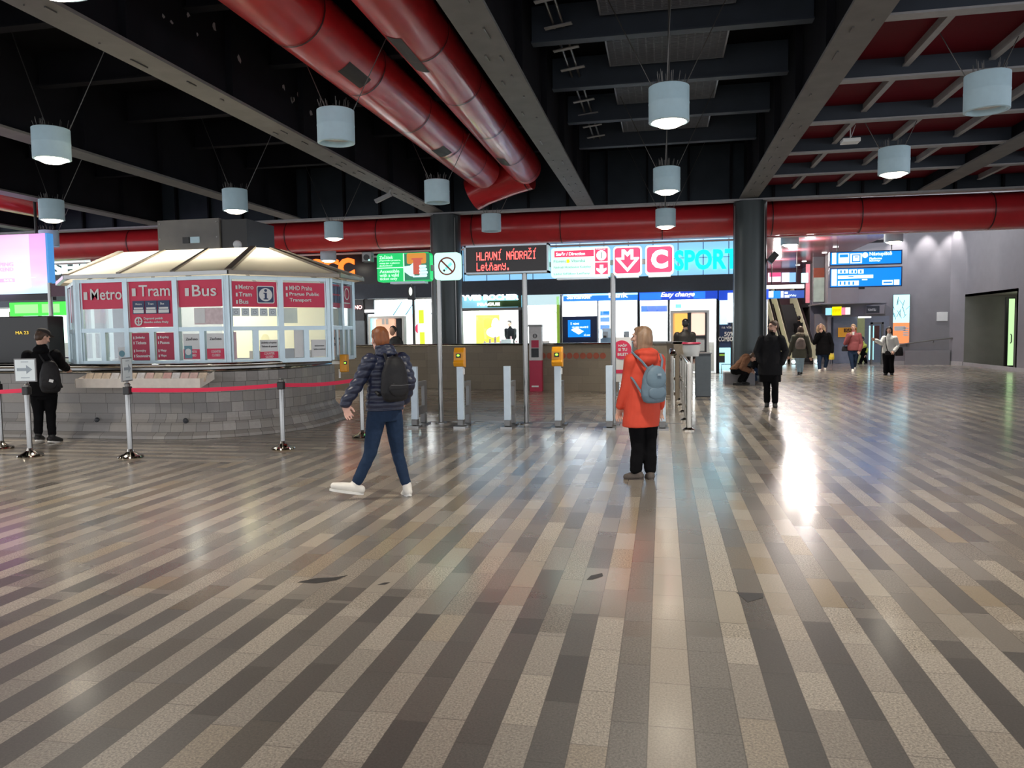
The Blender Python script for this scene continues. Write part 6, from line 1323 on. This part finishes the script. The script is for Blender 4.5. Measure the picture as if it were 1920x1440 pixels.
    def shoes(s, mat, sole=None, ln=1.0, r=.045):
        for k in 'LR':
            kn, an, toe = s.leg[k]; b = MB(); d = toe-an; d2 = V((d.x, d.y, 0)); heel = an-d2.normalized()*.05-V((0, 0, .045)) if d2.length > .01 else an-V((0, 0, .05))
            limb(b, [heel, lerp(heel, toe, .35)+V((0, 0, .008)), lerp(heel, toe, .72), toe], [r*.92, r*1.0, r*.98, r*.72]); limb(b, [an+V((0, 0, .02)), heel+V((0, 0, .02))+d2*.2], [r*.95, r])
            sh = soft('shoe', b, mat, s.t, .008 if s.vox < .012 else .012, 2)
            if sole:
                mn = min(v.co.z for v in sh.data.vertices); b = MB(); hv = (toe-heel); hv.normalize(); sx_ = hv.cross(V((0, 0, 1))).normalized(); up = sx_.cross(hv)
                K = 14; L_ = (toe-heel).length; cen_ = (heel+toe)/2-up*(r*.82); out = [cen_+hv*((L_/2+r*.75)*cos(2*pi*q/K))+sx_*(r*1.02*sin(2*pi*q/K)) for q in range(K)]
                b.add([p-up*.012 for p in out]+[p+up*.012 for p in out], [tuple(range(K-1, -1, -1)), tuple(range(K, 2*K))]+[(q, (q+1) % K, K+(q+1) % K, K+q) for q in range(K)]); finish('sole', b, sole, sh, True)
    def hair(s, mat, style='short', name='hair', ln=.2):
        b = MB(); R, hp = s.R, s.hp
        b.ell(hp(0, -.018, .04), .086, .100, .092, 18, 12, R); b.ell(hp(0, -.055, -.005), .080, .065, .085, 16, 10, R)
        if style == 'short': b.ell(hp(0, .04, .088), .062, .052, .034, 14, 8, R)
        if style in ('bob', 'long'):
            for e in (-1, 1): limb(b, [hp(e*.070, .0, .04), hp(e*.086, -.012, -.04), hp(e*.088, -.02, -ln*.75)], [.032, .030, .022])
            b.ell(hp(0, -.045, -.02), .100, .082, .125, 18, 12, R); b.ell(hp(0, -.055, -ln*.45), .094, .062, ln*.66, 16, 10, R); b.ell(hp(0, .045, .085), .062, .046, .032, 14, 8, R)
        soft(name, b, mat, s.t, .010 if s.vox < .012 else .014, 2, lambda co, n: co+n*(.005*noise.noise(V((co.x*45, co.y*45, co.z*7)))))
        if style != 'none': finish('eyebrows', s.brow, mat, s.t, True)
DENIM = pm('jeans_dark_blue', (.014, .030, .066), .8, var=.12, scale=30, spec=.2); BLACKC = pm('cloth_black', (.004, .004, .005), .9, var=.2, spec=.12); NAVYC = pm('jacket_navy_shiny', (.013, .018, .044), .42, var=.12, scale=15)
ORANGE = pm('coat_orange_red', (.58, .055, .024), .75, var=.05, scale=14, bump=.05); CHARC = pm('coat_charcoal', (.011, .011, .013), .85, var=.15, spec=.15); OLIVE = pm('coat_olive', (.075, .075, .055), .85, var=.12)
JEANL = pm('jeans_light', (.30, .42, .50), .8, var=.08); DRED = pm('jacket_dull_red', (.24, .055, .060), .7, var=.1); WHJ = pm('jacket_white', (.70, .72, .70), .65, var=.05); BROWNJ = pm('jacket_brown', (.17, .085, .05), .9, var=.2, spec=.15)
def bag(b, q, w, h, d):
    loft(b, [(q+V((0, 0, h*z)), w*a, d*e, V((1, .2, 0))) for z, a, e in ((-1, .80, .6), (-.95, .95, .9), (-.4, 1, 1), (.5, .88, .7), (.95, .74, .3), (1, .7, .25))], 18)
H_RED = pm('hair_auburn', (.20, .062, .018), .5, var=.25, scale=40, stretch=(1, 1, .15)); H_BLOND = pm('hair_dark_blond', (.24, .145, .085), .5, var=.25, scale=40, stretch=(1, 1, .15)); H_BLACK = pm('hair_black', (.010, .008, .008), .4); H_BR = pm('hair_brown', (.06, .032, .018), .5, var=.2, scale=40, stretch=(1, 1, .15)); H_LB = pm('hair_light_blond', (.46, .32, .20), .5, var=.2, scale=40)
SH_W = pm('shoe_white', (.72, .69, .63), .6); SOLE = pm('sole_white', (.75, .74, .70), .6); SH_BR = pm('shoe_taupe', (.085, .068, .058), .7, var=.15, scale=25); SH_BK = pm('shoe_black', (.010, .010, .011), .6); M_PACK = pm('pack_black', (.009, .009, .011), .6, var=.12, spec=.3); M_PACKB = pm('pack_grey_blue', (.115, .175, .225), .6, var=.06)

# 1 man striding to the left with a black backpack
p = Person('person striding left in navy puffer jacket, jeans and white trainers, black backpack on', 703, 932, vox=.008)
p.body(30, 22, (724, 672), (722, 772), (712, 637), sw=.185, arms={'L': [(674, 714, -.08), (646, 757, -.10), (652, 776, -.10)], 'R': [(768, 716, .05), (758, 752, .16), (750, 766, .2)]},
       legs={'L': [(694, 850, -.06), (667, 910, -.06), (626, 911, -.10)], 'R': [(745, 848, .08), (763, 912, .02), (757, 929, .17)]}, skin=SKIN2, pitch=-8)
p.trousers(DENIM, (.10, .084, .064, .060, .052)); p.jacket(NAVYC, (721, 768), .20, .145, .070, .054, post=wrinkle(.005, 9, .075), collar=.088, it=3)
b = MB()
for k in range(3): b.ell(lerp(p.chest, p.head, .22+.19*k)-p.fw*.035, .118-.010*k, .105-.008*k, .040, 20, 8, p.R)
soft('hood', b, NAVYC, p.t, .009, 2, wrinkle(.006, 20)); p.hair(H_RED, 'short'); p.shoes(SH_W, SOLE, r=.048)
def backpack(P, label, mat, cpx, w, h, d, straps=True, flap=None, tilt=0, extra=None):
    c = P.J(*cpx); t = thing('backpack', label, 'backpack', c); fw, rv = P.fw, P.rv; up = V((0, 0, 1))
    b = MB(); R = Matrix((rv, fw, up)).transposed(); rings = []
    lv = [(-.50, .30, .30), (-.46, .42, .42), (-.30, .50, .52), (-.08, .49, .52), (.15, .44, .47), (.32, .37, .40), (.44, .26, .28), (.49, .12, .14)]; loft(b, [(c+up*(h*z), w*a, d*e, rv) for z, a, e in lv], 20)
    soft('pack_body', b, mat, t, .010 if P.vox < .012 else .014, 6, wrinkle(.005, 12))
    b = MB(); b.ell(c-fw*d*.42-up*h*.22, w*.38, d*.13, h*.19, 16, 10, R); soft('front_pocket', b, mat, t, .010 if P.vox < .012 else .014, 3)
    b = MB(); b.tube([c+up*h*.44-rv*.03+fw*.03, c+up*h*.50+fw*.03, c+up*h*.44+rv*.03+fw*.03], .008, 6); finish('handle', b, mat, t, True)
    if straps:
        for e, sh in ((-1, P.shL), (1, P.shR)):
            b = MB(); top = lerp(P.chest, sh, .55)+up*.06; b.tube([c+up*h*.40+rv*(e*w*.2)+fw*d*.2, lerp(c+up*h*.4, top, .6)+up*.012-fw*.02, top, top+fw*.13-up*.10, lerp(P.chest, sh, .75)+fw*.13-up*.25, c-up*h*.35+rv*(e*w*.45)+fw*d*.4], .017, 6); finish('shoulder_strap', b, mat, t, True)
    return t, c
t, c = backpack(p, 'black backpack worn by the striding person in the navy jacket', M_PACK, (740, 710, -.20), .30, .44, .17)
b = MB(); b.tube([c-p.fw*.115-p.rv*.11-V((0, 0, .055)), c-p.fw*.122-V((0, 0, .06)), c-p.fw*.115+p.rv*.11-V((0, 0, .055))], .003, 5); finish('zip', b, pm('zip_grey', (.10, .10, .11), .5), t)

# 2 woman in the orange coat
p = Person('person standing with back turned in long orange-red coat, black trousers and brown shoes', 1200, 899, vox=.008)
p.body(28, 68, (1209, 673), (1204, 765), (1203, 633), sw=.165, arms={'L': [(1174, 728, -.04), (1162, 762, -.01), (1160, 778, .01)], 'R': [(1236, 728, .10), (1238, 762, .18), (1237, 778, .2)]},
       legs={'L': [(1196, 840, 0), (1192, 884, 0), (1174, 894, .02)], 'R': [(1218, 840, .05), (1219, 884, .05), (1214, 894, .20)]}, pitch=4)
p.trousers(BLACKC, (.10, .088, .074, .072, .070)); p.jacket(ORANGE, (1201, 799), 0.205, .17, .072, .050, post=wrinkle(.008, 6), name='coat', collar=.075, it=4)
b = MB(); H_ = lerp(p.chest, p.head, .28); b.ell(H_-p.fw*.05, .135, .12, .062, 20, 10, Matrix((p.rv, p.fw, V((0, 0, 1)))).transposed()); b.ell(H_-p.fw*.10-V((0, 0, .06)), .12, .06, .085, 18, 10, Matrix((p.rv, p.fw, V((0, 0, 1)))).transposed()); soft('hood', b, ORANGE, p.t, .009, 3, wrinkle(.007, 10)); p.hair(H_BLOND, 'bob', ln=.20); p.shoes(SH_BR, MATS['shoe_taupe'], r=.047)
t, c = backpack(p, 'grey-blue flap backpack worn by the person in the orange-red coat', M_PACKB, (1226, 720, -.20), .29, .40, .17, False)
R = Matrix((p.rv, p.fw, V((0, 0, 1)))).transposed(); b = MB(); b.ell(c-p.fw*.050+V((0, 0, .06)), .118, .054, .14, 18, 10, R); soft('flap', b, pm('pack_flap_blue', (.12, .185, .235), .6, var=.05), t, .008, 3)
b = MB(); b.obox(c-p.fw*.118+V((0, 0, .105)), p.rv, p.fw, (0, 0, 1), .022, .004, .010); finish('emblem', b, pm('emblem_grey', (.25, .32, .38), .5), t)
b = MB(); b.tube([c-p.rv*.12-V((0, 0, .12)), p.J(1196, 726, -.19), p.J(1188, 713, -.165), p.J(1182, 706, -.10)], .012, 6); finish('lower_strap', b, M_PACKB, t, True)
for pts in ([(1214, 690, -.19), (1203, 677, -.185), (1192, 667, -.15), (1185, 660, -.09)], [(1240, 690, -.17), (1242, 676, -.12), (1238, 664, -.05)]): b = MB(); b.tube([p.J(*q) for q in pts], .013, 6); finish('shoulder_strap', b, M_PACKB, t, True)

# 3 man in the dark coat walking towards the viewer
p = Person('person in black coat walking towards the viewer, head turned to the left, glasses', 1445, 762, vox=.010)
p.body(176, 128, (1446, 634), (1444, 690), (1450, 612), sw=.19, arms={'R': [(1419, 658, .03), (1427, 680, -.06), (1431, 688, -.05)], 'L': [(1473, 658, .03), (1466, 681, -.06), (1461, 688, -.05)]},
       legs={'R': [(1438, 726, -.05), (1438, 755, -.02), (1437, 761, -.22)], 'L': [(1453, 727, -.12), (1453, 756, -.10), (1454, 763, -.30)]})
p.trousers(BLACKC, (.10, .09, .07, .07, .066)); p.jacket(CHARC, (1444, 703), .245, .16, .078, .064, name='coat', collar=.070); b = MB(); loft(b, [(p.J(1444, 716), .22, .14, p.rv), (p.J(1444, 700), .22, .15, p.rv)]); soft('inner_coat', b, BLACKC, p.t, .012, 2)
b = MB(); limb(b, [lerp(p.chest, p.head, .15), lerp(p.chest, p.head, .36)], [.085, .072]); soft('scarf', b, BLACKC, p.t, .010, 2); p.hair(H_BR, 'short'); p.shoes(SH_BK, SH_BK, r=.05)
b = MB(); b.ell(p.hp(0, .05, -.085), .052, .045, .035, 14, 8, p.R); soft('beard', b, H_BR, p.t, .009, 1)
b = MB()
for e in (-1, 1): b.tube([p.hp(e*.033+.024*cos(a), .098, .004+.019*sin(a)) for a in [k*pi/6 for k in range(12)]], .0025, 5, closed=True); b.tube([p.hp(e*.057, .096, .008), p.hp(e*.08, .0, .01)], .0025, 5)
b.tube([p.hp(-.009, .1, .008), p.hp(.009, .1, .008)], .0025, 5); finish('glasses', b, M_BLACK, p.t)
# 4 person in the olive coat seen from behind
p = Person('person in olive coat and pale jeans seen from behind, taupe backpack on', 1500, 704, vox=.013)
p.body(0, 5, (1500, 631), (1499, 664), (1501, 618), sw=.20, arms={'L': [(1483, 650, .02), (1479, 666, .05)], 'R': [(1517, 650, .02), (1520, 668, .06)]}, legs={'L': [(1497, 683, 0), (1498, 699, -.12), (1497, 704, .05)], 'R': [(1503, 683, .05), (1502, 698, .15), (1502, 702, .32)]})
p.trousers(JEANL, (.105, .09, .075, .07, .06)); p.jacket(OLIVE, (1499, 671), .245, .17, .08, .062, name='coat', collar=.09); p.hair(H_BR, 'long', ln=.2); p.shoes(SH_BK, SOLE, r=.048)
b = MB(); b.ell(lerp(p.chest, p.head, .3)-p.fw*.06, .16, .12, .09, 18, 10); soft('fur_hood', b, pm('fur_taupe', (.16, .13, .10), .9, var=.25, scale=40), p.t, .014, 2, wrinkle(.015, 30))
backpack(p, 'taupe round-topped backpack worn by the person in the olive coat', pm('pack_taupe', (.20, .155, .135), .7), (1501, 644, -.20), .34, .40, .16, False)
# 5 blond woman in black
p = Person('blond person in black jacket and jeans walking nearer with a hand at the mouth', 1541, 695, vox=.013)
p.body(178, 178, (1543, 627), (1543, 662), (1539, 613), sw=.20, fat=1.15, arms={'R': [(1527, 643, -.06), (1538, 625, -.24)], 'L': [(1560, 646, 0), (1560, 660, -.05)]}, legs={'R': [(1536, 678, -.12), (1537, 692, -.18), (1536, 696, -.38)], 'L': [(1550, 676, .05), (1547, 689, .12), (1547, 693, -.06)]})
p.trousers(DENIM, (.12, .10, .08, .072, .066)); p.jacket(BLACKC, (1544, 665), .27, .20, .085, .066, collar=.09); p.hair(H_LB, 'bob', ln=.2)
b = MB()
for e in (-1, 1): limb(b, [p.hp(e*.085, -.03, .03), p.hp(e*.12, -.03, -.06), p.hp(e*.13, -.03, -.15), p.hp(e*.11, -.01, -.21)], [.05, .055, .055, .04])
soft('wavy_hair', b, H_LB, p.t, .012, 2, wrinkle(.012, 22)); p.shoes(SH_W, SOLE, r=.05)
b = MB(); q = p.J(1559, 668, -.05); bag(b, q, .11, .13, .06); b.tube([q+V((-.06, 0, .1)), q+V((0, 0, .24)), q+V((.06, 0, .1))], .010, 6); o = solo('shopping_bag', b, pm('bag_yellow', (.72, .50, .05), .5, var=.3, scale=14), 'yellow patterned bag hanging from the hand of the blond person in black', 'bag', tuple(q), smooth=True)
# 6 person in the red jacket
p = Person('person in dull red jacket and dark jeans walking nearer, holding something white', 1598, 697, vox=.013)
p.body(180, 180, (1601, 627), (1600, 660), (1600, 614), sw=.18, fat=1.05, arms={'R': [(1585, 644, -.06), (1595, 629, -.26)], 'L': [(1615, 645, .0), (1612, 657, -.08)]}, legs={'R': [(1597, 678, -.10), (1599, 692, -.12), (1599, 697, -.32)], 'L': [(1604, 676, .05), (1602, 688, .2), (1602, 692, .02)]})
p.trousers(DENIM, (.11, .095, .075, .065, .058)); p.jacket(DRED, (1600, 657), .22, .17, .078, .062, collar=.085); p.hair(H_LB, 'short'); p.shoes(SH_W, SOLE, r=.05)
b = MB(); q = p.J(1600, 625, -.30); b.cone(q-V((0, 0, .06)), q+V((0, 0, .06)), .03, .04, 12); solo('paper_cup', b, M_PAPER, 'small white cup in the hand of the person in the red jacket', 'cup', tuple(q))
b = MB(); q = p.J(1585, 654, -.05); bag(b, q, .14, .09, .05); b.tube([q+V((-.05, 0, .08)), p.shR+V((-.02, -.02, .09))], .010, 6); solo('shoulder_bag', b, M_PACK, 'small black shoulder bag of the person in the red jacket', 'bag', tuple(q), smooth=True)
# 7 person in the white jacket
p = Person('person with long black hair in white jacket and black trousers, standing at right', 1666, 703, vox=.013)
p.body(180, 176, (1668, 633), (1666, 664), (1667, 619), sw=.17, arms={'R': [(1653, 644, -.06), (1642, 638, -.22)], 'L': [(1683, 648, 0), (1677, 658, -.14)]}, legs={'R': [(1661, 683, -.02), (1661, 699, 0), (1658, 703, -.18)], 'L': [(1671, 683, -.02), (1672, 699, 0), (1673, 703, -.18)]})
p.trousers(BLACKC, (.105, .095, .085, .085, .085)); p.jacket(WHJ, (1667, 662), .21, .16, .078, .062, collar=.08); p.hair(H_BLACK, 'long', ln=.24); p.shoes(SH_BK, SH_BK, r=.05)
b = MB(); q = p.J(1686, 659, -.02); bag(b, q, .14, .15, .07); b.tube([q+V((0, 0, .14)), lerp(q, p.shL, .6)+V((.06, 0, 0)), p.shL+V((0, 0, .08))], .012, 6); solo('shoulder_bag', b, M_PACK, 'black bag at the hip of the person in the white jacket', 'bag', tuple(q), smooth=True)
b = MB(); q = p.J(1665, 662, -.17); bag(b, q, .11, .07, .035); b.tube([p.J(1660, 632, -.15), p.J(1661, 645, -.19), q], .014, 6); solo('crossbody_bag', b, M_PACK, 'small crossbody pouch with a strap across the white jacket', 'bag', tuple(q), smooth=True)
# 8 passer-by with the yellow vest in the passage
p = Person('small figure with yellow sleeves in the lit doorway, partly behind the red jacket', 1619, 683, vox=.015)
p.body(120, 130, (1618, 647), (1619, 662), (1616, 636), sw=.17, arms={'R': [(1625, 655, -.05), (1622, 664, -.1)], 'L': [(1612, 655, -.1), (1610, 663, -.2)]}, legs={'R': [(1622, 673, 0), (1624, 680, .1), (1621, 682, 0)], 'L': [(1616, 673, 0), (1613, 680, 0), (1609, 682, -.05)]})
p.trousers(BLACKC, (.11, .095, .08, .075, .07)); p.jacket(pm('vest_yellow_green', (.60, .68, .12), .7), (1619, 663), .19, .15, .075, .06, collar=.08); p.hair(H_BLACK, 'short'); p.shoes(SH_BK)
b = MB(); loft(b, [(p.J(1618, 664), .195, .155, p.rv), (p.J(1618, 648), .20, .15, p.rv)]); soft('dark_vest', b, BLACKC, p.t, .014, 2)
# 9 rider on the escalator
p = Person('dark figure riding the right escalator behind the olive coat', 1498, 640, vox=.015, base=(aY(1498, 640, 40.3).x, 40.3, 1.25))
g = p.g; sc_ = 1440/g.length
p.body(0, 0, (1498, 607), (1498, 624), (1498, 597), sw=.18, arms={'L': [(1492, 615, .0), (1491, 623, .08)], 'R': [(1504, 615, 0), (1505, 623, .08)]}, legs={'L': [(1496, 635, .05), (1496, 648, 0), (1496, 650, .15)], 'R': [(1500, 635, .05), (1500, 648, 0), (1500, 650, .15)]})
p.trousers(BLACKC, (.11, .095, .08, .075, .07)); p.jacket(CHARC, (1498, 628), .20, .15, .078, .062); p.hair(H_BLACK, 'short'); p.shoes(SH_BK)
# 10 man in the cap at the counter
p = Person('person in black jacket and dark cap standing at the counter on the left', 84, 829, vox=.009, base=(az(84, 831).x, 10.28, 0))
p.body(-14, -58, (78, 664), (82, 738), (80, 632), sw=.19, arms={'L': [(48, 695, .12), (62, 694, .36)], 'R': [(114, 682, .10), (124, 690, .33)]}, legs={'L': [(72, 775, .05), (72, 815, 0), (80, 822, .16)], 'R': [(95, 775, .05), (98, 817, 0), (114, 825, .12)]}, pitch=-22)
p.trousers(BLACKC, (.105, .092, .072, .066, .062)); p.jacket(BLACKC, (81, 742), .20, .15, .080, .062, collar=.085); p.hair(H_BR, 'none'); p.shoes(SH_BK, SOLE, r=.05)
b = MB(); b.ell(p.hp(0, -.008, .075), .092, .108, .062, 20, 12, p.R); b.ell(p.hp(0, .10, .062), .070, .07, .012, 16, 8, p.R); soft('cap', b, pm('cap_dark', (.022, .018, .016), .8), p.t, .009, 2)
b = MB(); b.ell(lerp(p.chest, p.head, .25)-p.fw*.06, .12, .10, .07, 16, 10); soft('hood', b, BLACKC, p.t, .012, 2)
b = MB(); q = p.J(124, 688, .33); limb(b, [p.J(117, 684, .20), q], [.064, .060]); soft('burgundy_cuff', b, pm('cuff_burgundy', (.10, .008, .012), .7), p.t, .012, 2)
t, c = backpack(p, 'black backpack slung low on the person in the cap', M_PACK, (94, 706, -.22), .30, .50, .18)
b = MB(); b.obox(p.J(96, 714, -.345), p.rv+V((0, 0, -.3)), p.fw, V((0, 0, 1))+p.rv*.3, .028, .004, .022); finish('white_tag', b, M_PAPER, t)
# 11 person in black behind the rails
p = Person('person in black jacket seen from behind beyond the chrome rails, facing the lightbox', 1284, 742, vox=.011, base=(.66, 19.85, 0))
p.body(8, 5, (1284, 627), (1284, 676), (1285, 607), sw=.19, arms={'L': [(1267, 648, .04), (1270, 668, .12)], 'R': [(1300, 650, .03), (1300, 670, .08)]}, legs={'L': [(1278, 705, 0), (1278, 736, 0), (1278, 741, .18)], 'R': [(1289, 705, 0), (1289, 736, 0), (1290, 741, .18)]})
p.trousers(BLACKC); p.jacket(pm('jacket_black_brown', (.018, .015, .012), .6, var=.2), (1284, 672), .19, .14, .074, .058); p.hair(H_BLACK, 'short'); p.shoes(SH_BK)
# 12, 13 two people sitting low in front of the right column
t = thing('bench_block', 'low white-topped block beside the crouching people at the column foot', 'block', (1.9, 24.1, 0)); q = aY(1366, 720, 23.6)
b = MB(); b.box(q.x-.12, q.x+.75, 23.55, 24.2, 0, .34); finish('grey_body', b, MATS['wall_grey_plaster'], t); b = MB(); b.box(q.x-.13, q.x+.76, 23.54, 24.21, .34, .38); finish('white_top', b, M_WHITE, t)
p = Person('person in brown jacket crouching forward at the foot of the right column', 1390, 719, vox=.011, base=(az(1390, 722).x, 23.25, 0))
p.body(-70, -80, (1397, 672), (1379, 694), (1411, 670), sw=.17, arms={'L': [(1396, 688, .22), (1408, 694, .1)], 'R': [(1392, 690, -.22), (1406, 696, -.15)]}, legs={'L': [(1404, 692, .12), (1394, 715, .12), (1404, 719, .1)], 'R': [(1400, 694, -.16), (1386, 716, -.14), (1376, 719, -.16)]}, pitch=-38)
p.trousers(BLACKC, (.12, .105, .085, .08, .075)); p.jacket(BROWNJ, (1377, 692), .20, .20, .092, .070, collar=.09, post=wrinkle(.016, 8), dpt=.15); p.hair(H_BR, 'short'); p.shoes(SH_BK, SH_BK)
b = MB(); b.ell(lerp(p.chest, p.head, .35)-p.fw*.03+V((0, 0, .03)), .12, .11, .10, 14, 8); soft('hood', b, BROWNJ, p.t, .012, 2, wrinkle(.01, 15))
p = Person('person in dark clothes crouching beside the brown jacket, mostly hidden by the black coat', 1416, 716, vox=.012, base=(az(1416, 719).x, 24.1, 0))
p.body(60, 60, (1420, 674), (1424, 696), (1416, 664), sw=.16, arms={'L': [(1412, 688, -.2), (1406, 690, -.1)], 'R': [(1428, 688, .1), (1420, 694, .15)]}, legs={'L': [(1408, 692, -.16), (1410, 714, -.15), (1403, 717, -.2)], 'R': [(1412, 692, .1), (1416, 714, .1), (1408, 717, .1)]}, pitch=-20)
p.trousers(DENIM, (.11, .10, .085, .08, .075)); p.jacket(BLACKC, (1424, 696), .17, .15, .08, .062); p.hair(H_BLACK, 'long', ln=.2); p.shoes(SH_BR, SH_BK)
b = MB(); q = az(1404, 717); b.lathe((q.x, q.y, 0), [(0, 0), (.045, 0), (.045, .17), (.018, .23), (.018, .27), (0, .27)], 14); solo('water_bottle', b, pm('bottle_clear', (.55, .6, .62), .15), 'clear plastic bottle on the floor between the crouching people', 'bottle', (q.x, q.y, 0), smooth=True)
# 14, 15 staff in the shops
p = Person('shop assistant in black sweater behind the counter of the cream shop', 957, 682, vox=.014, base=(aY(957, 640, 31.4).x, 31.4, 0))
p.body(180, 150, (957, 618), (957, 645), (955, 606), sw=.18, arms={'R': [(949, 630, 0), (953, 640, -.15)], 'L': [(966, 631, 0), (961, 641, -.15)]}, legs={'L': [(955, 662, 0), (955, 682, 0), (954, 685, -.15)], 'R': [(960, 662, 0), (960, 682, 0), (961, 685, -.15)]})
p.trousers(BLACKC); p.jacket(BLACKC, (957, 648), .18, .14, .07, .055, name='sweater'); p.hair(H_BLACK, 'short'); p.shoes(SH_BK)
p = Person('small clerk in dark clothes behind the exchange shop counter', 1227, 676, vox=.015, base=(aY(1227, 640, 31.9).x, 31.9, 0))
p.body(180, 180, (1227, 624), (1227, 648), (1226, 614), sw=.17, arms={'R': [(1219, 635, 0), (1222, 644, -.15)], 'L': [(1235, 635, 0), (1231, 644, -.15)]}, legs={'L': [(1230, 664, 0), (1230, 682, 0), (1230, 684, -.15)], 'R': [(1224, 664, 0), (1224, 682, 0), (1224, 684, -.15)]})
p.trousers(BLACKC); p.jacket(CHARC, (1227, 650), .19, .14, .075, .06); p.hair(H_BLACK, 'short'); p.shoes(SH_BK)
